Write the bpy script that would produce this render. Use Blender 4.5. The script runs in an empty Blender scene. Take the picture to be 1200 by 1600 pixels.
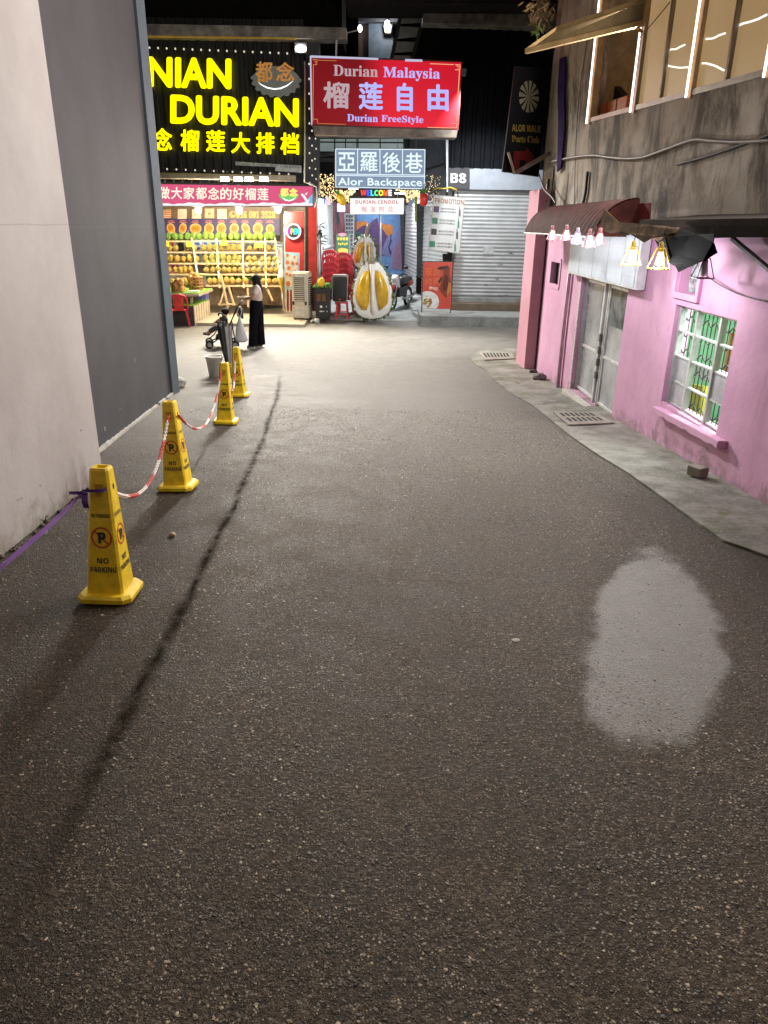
import bpy, math, random
from mathutils import Vector, Matrix
R = math.radians
SC = bpy.context.scene
COL = SC.collection
rnd = random.Random(7)

# ------------------------------------------------------------------ camera, world, exposure
FPX, PITCH, ROLL, CAMZ = 1130.0, R(21.7), R(0.9), 1.65
_f = Vector((0, math.cos(PITCH), -math.sin(PITCH)))
_r = Vector((1, 0, 0))
_u = _r.cross(_f)
RX = math.cos(ROLL) * _r + math.sin(ROLL) * _u
UX = math.cos(ROLL) * _u - math.sin(ROLL) * _r
CAM = Vector((0, 0, CAMZ))
cd = bpy.data.cameras.new('camera')
cam = bpy.data.objects.new('camera', cd)
COL.objects.link(cam)
cd.sensor_fit = 'VERTICAL'
cd.sensor_height = 36
cd.lens = 36 * FPX / 1600
cd.clip_start, cd.clip_end = 0.05, 400
m = Matrix((RX, UX, -_f)).transposed().to_4x4()
m.translation = CAM
cam.matrix_world = m
SC.camera = cam

world = bpy.data.worlds.new('World')
SC.world = world
world.use_nodes = True
wn = world.node_tree
wn.nodes.clear()
w_out = wn.nodes.new('ShaderNodeOutputWorld')
w_sky = wn.nodes.new('ShaderNodeTexSky')
w_sky.sky_type = 'NISHITA'
w_sky.sun_disc = False
w_sky.sun_elevation = R(-9)
w_sky.sun_rotation = R(200)
w_b1 = wn.nodes.new('ShaderNodeBackground')
w_b1.inputs[1].default_value = 0.05
wn.links.new(w_sky.outputs[0], w_b1.inputs[0])
w_b2 = wn.nodes.new('ShaderNodeBackground')          # glow of the city on a low night sky
w_b2.inputs[0].default_value = (1.0, 0.78, 0.58, 1)
w_b2.inputs[1].default_value = 0.032
w_add = wn.nodes.new('ShaderNodeAddShader')
wn.links.new(w_b1.outputs[0], w_add.inputs[0])
wn.links.new(w_b2.outputs[0], w_add.inputs[1])
wn.links.new(w_add.outputs[0], w_out.inputs[0])

SC.view_settings.view_transform = 'Standard'
SC.view_settings.look = 'None'
SC.view_settings.exposure = 0.58
SC.view_settings.gamma = 1.0
SC.render.engine = 'CYCLES'
SC.cycles.use_denoising = True
SC.cycles.max_bounces = 6
SC.cycles.sample_clamp_indirect = 4.0
SC.cycles.caustics_reflective = False
SC.cycles.caustics_refractive = False

# ------------------------------------------------------------------ pixel -> place helpers
SL = math.tan(R(4.2))
def gz(y):
    if y < 11: return -SL * y
    if y < 15:
        t = y - 11
        return -SL * 11 - SL * (t - t * t / 8)
    z = -SL * 11 - SL * 2
    if y > 16.5: z += 0.02 * (min(y, 21) - 16.5)
    return z
def ray(px, py):
    return _f + RX * ((px - 600) / FPX) + UX * ((800 - py) / FPX)
def at(px, py, Y):
    d = ray(px, py)
    return CAM + d * (Y / d.y)
def G(px, py, dz=0.0):
    d = ray(px, py)
    lo, hi = 0.1, 120.0
    for _ in range(50):
        mid = (lo + hi) / 2
        p = CAM + d * mid
        if p.z > gz(p.y) + dz: lo = mid
        else: hi = mid
    return CAM + d * lo
def wx(y): return 3.03 + (5.33 - y) * 0.017          # face of the pink wall
def W(px, py, off=0.0):
    d = ray(px, py)
    t = (3.03 - off + 5.33 * 0.017) / (d.x + 0.017 * d.y)
    return CAM + d * t
def ux(y): return 2.87 + (14.5 - y) * 0.10           # face of the upper storey
def U(px, py, off=0.0):
    d = ray(px, py)
    t = (2.87 - off + 1.45) / (d.x + 0.10 * d.y)
    return CAM + d * t
def lwx(y): return -2.37 - (y - 4.04) * 0.0556       # light wall
def dwx(y): return -2.88 - (y - 7.05) * 0.0959       # dark wall
def pxm(Y, py=450):                                   # metres per source pixel at depth Y
    return (at(601, py, Y) - at(600, py, Y)).length

# ------------------------------------------------------------------ materials
def s2l(c):
    c /= 255.0
    return c / 12.92 if c <= 0.04045 else ((c + 0.055) / 1.055) ** 2.4
def rgb(r, g, b): return (s2l(r), s2l(g), s2l(b), 1)
def _new(name):
    mt = bpy.data.materials.new(name)
    mt.use_nodes = True
    nt = mt.node_tree
    nt.nodes.clear()
    o = nt.nodes.new('ShaderNodeOutputMaterial')
    return mt, nt, o
class N:
    """tiny node-tree writer"""
    def __init__(s, nt): s.nt = nt
    def n(s, t, **k):
        nd = s.nt.nodes.new(t)
        for a, v in k.items(): setattr(nd, a, v)
        return nd
    def l(s, a, b): s.nt.links.new(a, b)
    def put(s, sock, v):
        if hasattr(v, 'is_output') or hasattr(v, 'links'): s.l(v, sock)
        else: sock.default_value = v
    def m(s, op, a, b=0.0, c=0.0, clamp=False):
        nd = s.n('ShaderNodeMath', operation=op, use_clamp=clamp)
        for i, v in enumerate((a, b, c)): s.put(nd.inputs[i], v)
        return nd.outputs[0]
    def mix(s, f, a, b, mode='MIX'):
        nd = s.n('ShaderNodeMix', data_type='RGBA', blend_type=mode)
        s.put(nd.inputs[0], f); s.put(nd.inputs[6], a); s.put(nd.inputs[7], b)
        return nd.outputs[2]
    def ramp(s, v, lo, hi):
        nd = s.n('ShaderNodeMapRange', interpolation_type='SMOOTHSTEP')
        s.put(nd.inputs[0], v); nd.inputs[1].default_value = lo; nd.inputs[2].default_value = hi
        return nd.outputs[0]
    def noise(s, vec, scale, detail=4, rough=0.6, dist=0.0):
        nd = s.n('ShaderNodeTexNoise')
        if vec is not None: s.l(vec, nd.inputs['Vector'])
        nd.inputs['Scale'].default_value = scale; nd.inputs['Detail'].default_value = detail
        nd.inputs['Roughness'].default_value = rough; nd.inputs['Distortion'].default_value = dist
        return nd.outputs[0]
    def vor(s, vec, scale, feature='F1'):
        nd = s.n('ShaderNodeTexVoronoi', feature=feature)
        s.l(vec, nd.inputs['Vector']); nd.inputs['Scale'].default_value = scale
        return nd
    def obj(s): return s.n('ShaderNodeTexCoord').outputs['Object']
    def scale(s, vec, x, y, z):
        nd = s.n('ShaderNodeVectorMath', operation='MULTIPLY')
        s.l(vec, nd.inputs[0]); nd.inputs[1].default_value = (x, y, z)
        return nd.outputs[0]
    def bump(s, h, strength, dist=0.01):
        nd = s.n('ShaderNodeBump'); s.put(nd.inputs['Height'], h)
        nd.inputs['Strength'].default_value = strength; nd.inputs['Distance'].default_value = dist
        return nd.outputs[0]
_mats = {}
def M(name, col, rough=0.6, metal=0.0, var=0.25, scale=6.0, bump=0.0, bscale=60.0, spec=0.5, coat=0.0, alpha=1.0, trans=0.0, emit=0.0, each=0.0):
    """painted / moulded surface: base colour with wear of its own, optional grain"""
    if name in _mats: return _mats[name]
    mt, nt, o = _new(name)
    q = N(nt)
    b = q.n('ShaderNodeBsdfPrincipled')
    v = q.obj()
    f = q.ramp(q.noise(v, scale, 5, 0.65), 0.3, 0.7)
    lo = tuple(c * (1 - var) for c in col[:3]) + (1,)
    hi = tuple(min(1, c * (1 + var * 0.5)) for c in col[:3]) + (1,)
    c_ = q.mix(f, lo, hi)
    if each:                                                  # every copy a little riper or greener than the next
        rn = q.n('ShaderNodeObjectInfo').outputs['Random']
        c_ = q.mix(q.m('MULTIPLY', rn, each), c_, (col[0] * 0.62, col[1] * 0.85, col[2] * 0.7, 1))
        r2 = q.m('FRACT', q.m('MULTIPLY', rn, 7.31))
        c_ = q.mix(q.m('MULTIPLY', r2, each * 0.6), c_, (min(1, col[0] * 1.3), min(1, col[1] * 1.12), col[2], 1))
    q.l(c_, b.inputs['Base Color'])
    b.inputs['Roughness'].default_value = rough
    b.inputs['Metallic'].default_value = metal
    b.inputs['Specular IOR Level'].default_value = spec
    b.inputs['Coat Weight'].default_value = coat
    b.inputs['Alpha'].default_value = alpha
    b.inputs['Transmission Weight'].default_value = trans
    if emit:
        b.inputs['Emission Color'].default_value = col
        b.inputs['Emission Strength'].default_value = emit
    if bump: q.l(q.bump(q.noise(v, bscale, 4), bump), b.inputs['Normal'])
    q.l(b.outputs[0], o.inputs[0])
    _mats[name] = mt
    return mt
def EM(name, col, strength, sample=False):
    """something that gives off light"""
    if name in _mats: return _mats[name]
    mt, nt, o = _new(name)
    q = N(nt)
    e = q.n('ShaderNodeEmission')
    v = q.obj()
    f = q.noise(v, 9.0, 2)
    lo = tuple(c * 0.92 for c in col[:3]) + (1,)
    q.l(q.mix(f, lo, col), e.inputs[0])
    e.inputs[1].default_value = strength
    q.l(e.outputs[0], o.inputs[0])
    mt.cycles.emission_sampling = 'AUTO' if sample else 'NONE'
    _mats[name] = mt
    return mt

# ------------------------------------------------------------------ mesh builder
class MB:
    def __init__(s): s.v = []; s.f = []; s.mi = []; s.cur = 0; s.smooth = []
    def add(s, vs, fs, smooth=False):
        k = len(s.v)
        s.v += [Vector(p) for p in vs]
        for f in fs:
            s.f.append([i + k for i in f]); s.mi.append(s.cur); s.smooth.append(smooth)
        return s
    def mat(s, i): s.cur = i; return s
    def quad(s, a, b, c, d): return s.add((a, b, c, d), ((0, 1, 2, 3),))
    def poly(s, pts): return s.add(pts, (tuple(range(len(pts))),))
    def hexa(s, a, b):
        """solid between two matching quads"""
        return s.add(list(a) + list(b), ((0, 1, 2, 3), (7, 6, 5, 4), (0, 4, 5, 1), (1, 5, 6, 2), (2, 6, 7, 3), (3, 7, 4, 0)))
    def box(s, c, sz, rz=0.0):
        x, y, z = (t / 2 for t in sz)
        cs, sn = math.cos(rz), math.sin(rz)
        p = lambda a, b, d: (c[0] + a * cs - b * sn, c[1] + a * sn + b * cs, c[2] + d)
        return s.hexa([p(-x, -y, -z), p(x, -y, -z), p(x, y, -z), p(-x, y, -z)], [p(-x, -y, z), p(x, -y, z), p(x, y, z), p(-x, y, z)])
    def prism(s, pts, off):
        n = len(pts); off = Vector(off)
        vs = [Vector(p) for p in pts] + [Vector(p) + off for p in pts]
        fs = [tuple(range(n)), tuple(range(2 * n - 1, n - 1, -1))] + [(i, i + n, (i + 1) % n + n, (i + 1) % n) for i in range(n)]
        return s.add(vs, fs)
    def cyl(s, p0, p1, r0, r1=None, n=10, cap=True):
        r1 = r0 if r1 is None else r1
        return s.tube([p0, p1], [r0, r1], n, cap, smooth=n > 6)
    def tube(s, pts, r, n=8, cap=True, smooth=True):
        pts = [Vector(p) for p in pts]
        rs = r if isinstance(r, (list, tuple)) else [r] * len(pts)
        vs, fs = [], []
        ref = None
        for i, p in enumerate(pts):
            t = (pts[min(i + 1, len(pts) - 1)] - pts[max(i - 1, 0)]).normalized()
            if ref is None:
                ref = t.cross(Vector((0, 0, 1)))
                if ref.length < 1e-3: ref = t.cross(Vector((0, 1, 0)))
            ref = (ref - t * ref.dot(t)).normalized()
            b = t.cross(ref)
            for k in range(n):
                a = 2 * math.pi * k / n
                vs.append(p + (ref * math.cos(a) + b * math.sin(a)) * rs[i])
        for i in range(len(pts) - 1):
            for k in range(n):
                fs.append((i * n + k, i * n + (k + 1) % n, (i + 1) * n + (k + 1) % n, (i + 1) * n + k))
        s.add(vs, fs, smooth)
        if cap:
            b0 = len(s.v) - len(vs)
            s.f.append(list(range(b0 + n - 1, b0 - 1, -1))); s.mi.append(s.cur); s.smooth.append(False)
            e = b0 + (len(pts) - 1) * n
            s.f.append(list(range(e, e + n))); s.mi.append(s.cur); s.smooth.append(False)
        return s
    def lathe(s, c, prof, n=16, smooth=True):
        """profile [(radius, z)] turned about a vertical axis at c"""
        vs, fs = [], []
        for r, z in prof:
            for k in range(n):
                a = 2 * math.pi * k / n
                vs.append((c[0] + r * math.cos(a), c[1] + r * math.sin(a), c[2] + z))
        for i in range(len(prof) - 1):
            for k in range(n):
                fs.append((i * n + k, i * n + (k + 1) % n, (i + 1) * n + (k + 1) % n, (i + 1) * n + k))
        return s.add(vs, fs, smooth)
    def ball(s, c, rx, ry=None, rz=None, n=10, m=7, jit=0.0, rg=None):
        ry = rx if ry is None else ry; rz = rx if rz is None else rz
        vs, fs = [], []
        for i in range(m + 1):
            ph = math.pi * i / m
            for k in range(n):
                a = 2 * math.pi * k / n
                j = 1 + (rg.uniform(-jit, jit) if rg and 0 < i < m else 0)
                vs.append((c[0] + rx * j * math.sin(ph) * math.cos(a), c[1] + ry * j * math.sin(ph) * math.sin(a), c[2] + rz * math.cos(ph) * j))
        for i in range(m):
            for k in range(n):
                fs.append((i * n + k, (i + 1) * n + k, (i + 1) * n + (k + 1) % n, i * n + (k + 1) % n))
        return s.add(vs, fs, True)
    def dome(s, ring, d, rings=4, p=0.5, edge=True):
        """ring of points raised along vector d into a cushion; closed at its apex"""
        ring = [Vector(q) for q in ring]; d = Vector(d); n = len(ring)
        c = sum(ring, Vector()) / n
        vs, fs = [], []
        for i in range(rings):
            t = i / rings
            k, h = math.cos(t * math.pi / 2), math.sin(t * math.pi / 2)
            for q in ring: vs.append(c + (q - c) * k + d * h)
        vs.append(c + d)
        for i in range(rings - 1):
            for j in range(n):
                fs.append((i * n + j, i * n + (j + 1) % n, (i + 1) * n + (j + 1) % n, (i + 1) * n + j))
        b = (rings - 1) * n
        for j in range(n): fs.append((b + j, b + (j + 1) % n, rings * n))
        return s.add(vs, fs, True)
    def build(s, name, mats, parent=None, label=None, bevel=0.0):
        if not isinstance(mats, (list, tuple)): mats = [mats]
        off = Vector()
        q = parent
        while q is not None: off += q.location; q = q.parent
        me = bpy.data.meshes.new(name)
        me.from_pydata([tuple(p - off) for p in s.v], [], s.f)
        for mt in mats: me.materials.append(mt)
        me.polygons.foreach_set('material_index', s.mi)
        me.polygons.foreach_set('use_smooth', s.smooth)
        me.update()
        o = bpy.data.objects.new(name, me)
        COL.objects.link(o)
        if parent is not None: o.parent = parent
        if label: o['label'] = label
        if bevel:
            bv = o.modifiers.new('bevel', 'BEVEL'); bv.width = bevel; bv.segments = 2; bv.limit_method = 'ANGLE'
        return o
def tag(o, label=None, cat=None, group=None, kind=None):
    if label: o['label'] = label
    if cat: o['category'] = cat
    if group: o['group'] = group
    if kind: o['kind'] = kind
    return o
def thing(name, loc, label, cat, group=None, rz=0.0):
    o = bpy.data.objects.new(name, None)
    COL.objects.link(o)
    o.location = loc; o.rotation_euler = (0, 0, rz)
    o.empty_display_size = 0.1
    return tag(o, label, cat, group)
def copy_tree(o, parent=None):
    c = o.copy(); COL.objects.link(c)
    if parent is not None: c.parent = parent
    for ch in list(o.children): copy_tree(ch, c)
    return c
def put(o, loc, rz=None, label=None, scale=None):
    o.location = loc
    if rz is not None: o.rotation_euler = (0, 0, rz)
    if label: o['label'] = label
    if scale: o.scale = scale
    return o
def lamp(name, kind, loc, energy, col, parent=None, size=0.05, target=None, spot=None, size_y=None, blend=0.5):
    d = bpy.data.lights.new(name, kind)
    d.energy = energy; d.color = col
    if kind in ('POINT', 'SPOT'): d.shadow_soft_size = size
    if kind == 'SPOT': d.spot_size = R(spot); d.spot_blend = blend
    if kind == 'AREA':
        d.size = size
        if size_y: d.shape = 'RECTANGLE'; d.size_y = size_y
    o = bpy.data.objects.new(name, d)
    COL.objects.link(o)
    off = Vector(); q = parent
    while q is not None: off += q.location; q = q.parent
    o.location = Vector(loc) - off
    if target is not None:
        o.rotation_euler = (Vector(target) - Vector(loc)).to_track_quat('-Z', 'Y').to_euler()
    if parent is not None: o.parent = parent
    return o
# ------------------------------------------------------------------ lettering
_tc = {}
def glyphs(body, bold=0.0, ext=0.0, res=3, space=1.0):
    """outline text as (verts normalised to its box, faces)"""
    key = (body, bold, ext > 0, res, space)
    if key in _tc: return _tc[key]
    cu = bpy.data.curves.new('lettering', 'FONT')
    cu.body = body; cu.offset = bold; cu.resolution_u = res; cu.space_character = space
    cu.space_line = 0.95
    cu.align_x = 'CENTER'
    if ext > 0: cu.extrude = 0.5
    o = bpy.data.objects.new('lettering', cu)
    COL.objects.link(o)
    dg = bpy.context.evaluated_depsgraph_get(); dg.update()
    me = bpy.data.meshes.new_from_object(o.evaluated_get(dg))
    vs = [v.co.copy() for v in me.vertices]
    fs = [tuple(p.vertices) for p in me.polygons]
    bpy.data.objects.remove(o); bpy.data.meshes.remove(me); bpy.data.curves.remove(cu)
    x0, x1 = min(v.x for v in vs), max(v.x for v in vs)
    y0, y1 = min(v.y for v in vs), max(v.y for v in vs)
    out = [((v.x - x0) / (x1 - x0), (v.y - y0) / (y1 - y0), v.z + 0.5 if ext > 0 else 0.0) for v in vs]
    _tc[key] = (out, fs)
    return out, fs
def txt(mb, body, box, Y, slope=0.0, bold=0.0, ext=0.0, lean=0.0, res=3, space=1.0, fn=None, fat=0.0):
    """lettering filling a box given in the photograph's pixels, standing at depth Y; fat thickens every stroke"""
    if fat:
        x0, y0, x1, y1 = box; box = (x0 + fat, y0 + fat, x1 - fat, y1 - fat)
        for i, (dx, dy) in enumerate(((1, 0), (-1, 0), (0, 1), (0, -1), (.7, .7), (-.7, .7), (.7, -.7), (-.7, -.7))):
            txt(mb, body, (box[0] + dx * fat, box[1] + dy * fat, box[2] + dx * fat, box[3] + dy * fat), Y - 0.0004 * (i + 1), slope, bold, ext, lean, res, space, fn)
    vs, fs = glyphs(body, bold, ext, res, space)
    x0, y0, x1, y1 = box
    fn = fn or at
    pts = []
    for u, v, w in vs:
        px = x0 + u * (x1 - x0); py = y1 - v * (y1 - y0) + slope * (px - x0)
        px += lean * (v - 0.5) * (y1 - y0)
        pts.append(fn(px, py, Y - ext * w))
    mb.add(pts, fs)
    return mb
def cjk(mb, chars, boxes, Y, **k):
    for c, b in zip(chars, boxes): txt(mb, c, b, Y, **k)
    return mb
def row(n, x0, y0, x1, y1, gap, slope):
    """n equal boxes side by side"""
    w = (x1 - x0 - gap * (n - 1)) / n
    return [(x0 + i * (w + gap), y0 + slope * i * (w + gap), x0 + i * (w + gap) + w, y1 + slope * i * (w + gap)) for i in range(n)]
def mathbold(s):
    o = ''
    for c in s:
        if 'A' <= c <= 'Z': o += chr(0x1D400 + ord(c) - 65)
        elif 'a' <= c <= 'z': o += chr(0x1D41A + ord(c) - 97)
        elif '0' <= c <= '9': o += chr(0x1D7CE + ord(c) - 48)
        else: o += c
    return o
def sansbold(s):
    o = ''
    for c in s:
        if 'A' <= c <= 'Z': o += chr(0x1D5D4 + ord(c) - 65)
        elif 'a' <= c <= 'z': o += chr(0x1D5EE + ord(c) - 97)
        elif '0' <= c <= '9': o += chr(0x1D7EC + ord(c) - 48)
        else: o += c
    return o
def P(pts, Y): return [at(x, y, Y) for x, y in pts]
def slab(mb, corners, Y, thick):
    """board whose face has these pixel corners at depth Y, with thickness behind"""
    mb.prism(P(corners, Y), (0, thick, 0))
    return mb
def disc(px, py, rx, ry, Y, n=24, a0=0.0, a1=2 * math.pi):
    return [at(px + rx * math.cos(a0 + (a1 - a0) * i / n), py + ry * math.sin(a0 + (a1 - a0) * i / n), Y) for i in range(n + (0 if a1 - a0 > 6.28 else 1))]
def ringband(mb, px, py, rx, ry, w, Y, n=28):
    o = disc(px, py, rx, ry, Y, n); i = disc(px, py, rx - w, ry - w, Y, n)
    mb.add(o + i, [(k, (k + 1) % n, n + (k + 1) % n, n + k) for k in range(n)])
    return mb

# ================================================================== ground
def asphalt():
    mt, nt, o = _new('asphalt')
    q = N(nt)
    b = q.n('ShaderNodeBsdfPrincipled')
    v = q.obj()
    sp = q.n('ShaderNodeSeparateXYZ'); q.l(v, sp.inputs[0])
    x, y = sp.outputs[0], sp.outputs[1]
    # dark repair seam running up the lane
    wob = q.m('MULTIPLY', q.m('SUBTRACT', q.noise(v, 0.9, 3, 0.6), 0.5), 0.09)
    fx = q.m('ADD', q.m('MULTIPLY', y, -0.024), q.m('MULTIPLY', q.m('MULTIPLY', y, y), -0.00395))
    d = q.m('ADD', q.m('SUBTRACT', q.m('SUBTRACT', x, fx), -0.930), wob)
    side = q.ramp(d, -0.12, 0.35)                                    # 0 on the old surface, 1 on the newer one
    wide = q.m('ADD', 0.024, q.m('MULTIPLY', q.ramp(q.noise(v, 2.1, 5, 0.7), 0.3, 0.75), 0.036))
    seam = q.m('SUBTRACT', 1.0, q.ramp(q.m('DIVIDE', q.m('ABSOLUTE', d), wide), 0.10, 1.70))
    seam = q.m('MULTIPLY', seam, q.ramp(q.noise(v, 9.0, 6, 0.8), 0.25, 0.55))
    seam = q.m('MULTIPLY', seam, q.m('MULTIPLY', q.m('SUBTRACT', 1.0, q.ramp(y, 11.5, 14.0)), q.ramp(y, 1.1, 2.3)))
    big = q.ramp(q.noise(v, 0.55, 5, 0.6, 0.4), 0.3, 0.72)
    med = q.ramp(q.noise(v, 3.5, 5, 0.7), 0.3, 0.72)
    fine = q.noise(v, 42.0, 4, 0.75)
    old = q.mix(med, (0.040, 0.028, 0.0185, 1), (0.072, 0.052, 0.036, 1))
    new = q.mix(med, (0.058, 0.0445, 0.033, 1), (0.115, 0.093, 0.072, 1))
    col = q.mix(side, old, new)
    col = q.mix(q.m('MULTIPLY', big, 0.75), col, q.mix(0.5, col, (0.026, 0.021, 0.017, 1)))
    jit = q.n('ShaderNodeTexNoise'); q.l(v, jit.inputs['Vector']); jit.inputs['Scale'].default_value = 160.0
    jv = q.n('ShaderNodeVectorMath', operation='MULTIPLY_ADD'); q.l(jit.outputs[1], jv.inputs[0]); jv.inputs[1].default_value = (0.010, 0.010, 0.010); q.l(v, jv.inputs[2])
    vA = q.vor(jv.outputs[0], 72.0); sA = q.n('ShaderNodeSeparateColor'); q.l(vA.outputs['Color'], sA.inputs[0]); cw0 = sA.outputs[0]
    trk = q.ramp(q.noise(q.scale(v, 2.6, 0.16, 1), 1.0, 5, 0.65, 0.3), 0.32, 0.68)      # worn wheel tracks along the lane
    col = q.mix(q.m('MULTIPLY', trk, 0.55), col, q.mix(1.0, col, (0.62, 0.60, 0.58, 1), 'MULTIPLY'))
    col = q.mix(0.85, col, q.mix(1.0, col, q.mix(q.m('POWER', cw0, 1.6), (0.52, 0.52, 0.52, 1), (1.9, 1.82, 1.7, 1)), 'MULTIPLY'))
    pits = q.ramp(q.noise(v, 75.0, 5, 0.8), 0.52, 0.66)
    col = q.mix(q.m('MULTIPLY', pits, 0.75), col, (0.012, 0.010, 0.008, 1))
    # the aggregate: every cell a stone of its own shade
    vo = q.vor(jv.outputs[0], 120.0); vs = q.vor(jv.outputs[0], 260.0)
    cw = q.n('ShaderNodeSeparateColor'); q.l(vo.outputs['Color'], cw.inputs[0])
    cs = q.n('ShaderNodeSeparateColor'); q.l(vs.outputs['Color'], cs.inputs[0])
    stone = q.m('MULTIPLY', q.ramp(cw.outputs[0], 0.62, 0.95), q.m('SUBTRACT', 1.0, q.ramp(vo.outputs['Distance'], 0.30, 0.55)))
    stone2 = q.m('MULTIPLY', q.ramp(cs.outputs[1], 0.52, 0.95), q.m('SUBTRACT', 1.0, q.ramp(vs.outputs['Distance'], 0.30, 0.55)))
    st = q.m('MAXIMUM', stone, q.m('MULTIPLY', stone2, 0.7))
    st = q.m('MULTIPLY', st, q.m('ADD', 0.42, q.m('MULTIPLY', side, 0.55)))
    col = q.mix(q.m('MULTIPLY', q.ramp(fine, 0.3, 0.75), 0.55), col, q.mix(1.0, col, (0.45, 0.43, 0.42, 1), 'MULTIPLY'))
    col = q.mix(q.ramp(q.m('ADD', y, q.m('MULTIPLY', q.m('SUBTRACT', q.noise(v, 0.8, 5), 0.5), 3.0)), 4.5, 15.5), col, q.mix(med, (0.14, 0.13, 0.112, 1), (0.225, 0.21, 0.18, 1)))  # paler with distance: dust, plus mid-lane brightness put into the colour
    col = q.mix(st, col, q.mix(cs.outputs[2], (0.12, 0.10, 0.08, 1), (0.42, 0.38, 0.32, 1)))
    # lighter dried-slurry patch
    L, Rr, Tt, Bt = G(900, 1000), G(1128, 1020), G(1040, 836), G(1035, 1138)
    c = (L + Rr + Tt + Bt) / 4; a = (Rr - L) / 2; bb = (Tt - Bt) / 2
    det = a.x * bb.y - a.y * bb.x
    dx = q.m('SUBTRACT', x, c.x); dy = q.m('SUBTRACT', y, c.y)
    s_ = q.m('DIVIDE', q.m('SUBTRACT', q.m('MULTIPLY', dx, bb.y), q.m('MULTIPLY', dy, bb.x)), det)
    t_ = q.m('DIVIDE', q.m('SUBTRACT', q.m('MULTIPLY', dy, a.x), q.m('MULTIPLY', dx, a.y)), det)
    rr = q.m('SQRT', q.m('ADD', q.m('MULTIPLY', s_, s_), q.m('MULTIPLY', t_, t_)))
    rr = q.m('ADD', rr, q.m('MULTIPLY', q.m('SUBTRACT', q.noise(v, 2.0, 6, 0.66), 0.5), 1.0))
    rr = q.m('ADD', rr, q.m('MULTIPLY', q.m('SUBTRACT', q.noise(v, 30.0, 2), 0.5), 0.12))
    patch = q.m('SUBTRACT', 1.0, q.ramp(rr, 0.82, 1.03))
    pc = q.mix(q.ramp(q.noise(v, 9, 4), 0.3, 0.7), (0.135, 0.138, 0.138, 1), (0.185, 0.188, 0.187, 1))
    pc = q.mix(q.m('MULTIPLY', st, 0.8), pc, (0.33, 0.32, 0.31, 1))
    col = q.mix(q.m('MULTIPLY', patch, 0.52), col, pc)
    col = q.mix(q.m('MULTIPLY', seam, 0.66), col, (0.008, 0.0065, 0.005, 1))
    # scattered pale grit
    gr = q.vor(v, 7.0); gc = q.n('ShaderNodeSeparateColor'); q.l(gr.outputs['Color'], gc.inputs[0])
    gm = q.m('MULTIPLY', q.m('GREATER_THAN', gc.outputs[2], 0.80), q.m('LESS_THAN', gr.outputs['Distance'], 0.055))
    col = q.mix(gm, col, (0.36, 0.33, 0.28, 1))
    q.l(col, b.inputs['Base Color'])
    rg = q.m('SUBTRACT', q.m('ADD', 0.55, q.m('MULTIPLY', med, 0.20)), q.m('MULTIPLY', patch, 0.20))
    q.l(rg, b.inputs['Roughness'])
    q.l(q.m('MULTIPLY', q.m('ADD', q.m('ADD', 0.18, q.m('MULTIPLY', q.ramp(y, 4.0, 11.0), 0.30)), q.m('MULTIPLY', patch, 0.30)), q.m('SUBTRACT', 1.0, seam)), b.inputs['Specular IOR Level'])
    h = q.m('ADD', q.m('MULTIPLY', q.m('SUBTRACT', 1.0, vo.outputs['Distance']), q.m('ADD', 0.35, q.m('MULTIPLY', cw.outputs[1], 0.65))), q.m('ADD', q.m('MULTIPLY', fine, 1.2), q.m('MULTIPLY', q.m('SUBTRACT', 1.0, vs.outputs['Distance']), 0.55)))
    h = q.m('ADD', h, q.m('ADD', q.m('MULTIPLY', st, 1.6), q.m('MULTIPLY', q.m('SUBTRACT', 0.7, vA.outputs['Distance']), q.m('MULTIPLY', cw0, 2.2))))
    h = q.m('SUBTRACT', h, q.m('MULTIPLY', q.ramp(q.noise(v, 26.0, 5, 0.8), 0.60, 0.72), 1.1))
    h = q.m('MULTIPLY', h, q.m('SUBTRACT', 1.0, q.m('MULTIPLY', patch, 0.55)))
    h = q.m('SUBTRACT', h, q.m('MULTIPLY', seam, 0.7))
    q.l(q.bump(h, 0.8, 0.006), b.inputs['Normal'])
    q.l(b.outputs[0], o.inputs[0])
    return mt
def rough_concrete(name, c0, c1, moss=0.0, stain=0.5):
    mt, nt, o = _new(name)
    q = N(nt)
    b = q.n('ShaderNodeBsdfPrincipled'); v = q.obj()
    col = q.mix(q.ramp(q.noise(v, 2.5, 6, 0.7), 0.3, 0.7), c0, c1)
    col = q.mix(q.m('MULTIPLY', q.ramp(q.noise(v, 1.1, 5, 0.7, 0.6), 0.5, 0.72), stain), col, (c0[0] * .35, c0[1] * .33, c0[2] * .3, 1))
    if moss: col = q.mix(q.m('MULTIPLY', q.ramp(q.noise(v, 1.7, 5, 0.75, 0.3), 0.52, 0.68), moss), col, (0.085, 0.10, 0.035, 1))
    sp = q.vor(v, 55.0); sc = q.n('ShaderNodeSeparateColor'); q.l(sp.outputs['Color'], sc.inputs[0])
    col = q.mix(q.m('MULTIPLY', q.ramp(sc.outputs[0], 0.75, 1.0), 0.35), col, (c1[0] * 1.3, c1[1] * 1.3, c1[2] * 1.3, 1))
    q.l(col, b.inputs['Base Color']); b.inputs['Roughness'].default_value = 0.82
    q.l(q.bump(q.m('ADD', q.noise(v, 24, 6, 0.7), q.m('MULTIPLY', q.noise(v, 3, 4), 1.5)), 0.5, 0.012), b.inputs['Normal'])
    q.l(b.outputs[0], o.inputs[0])
    return mt
A = asphalt()
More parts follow.
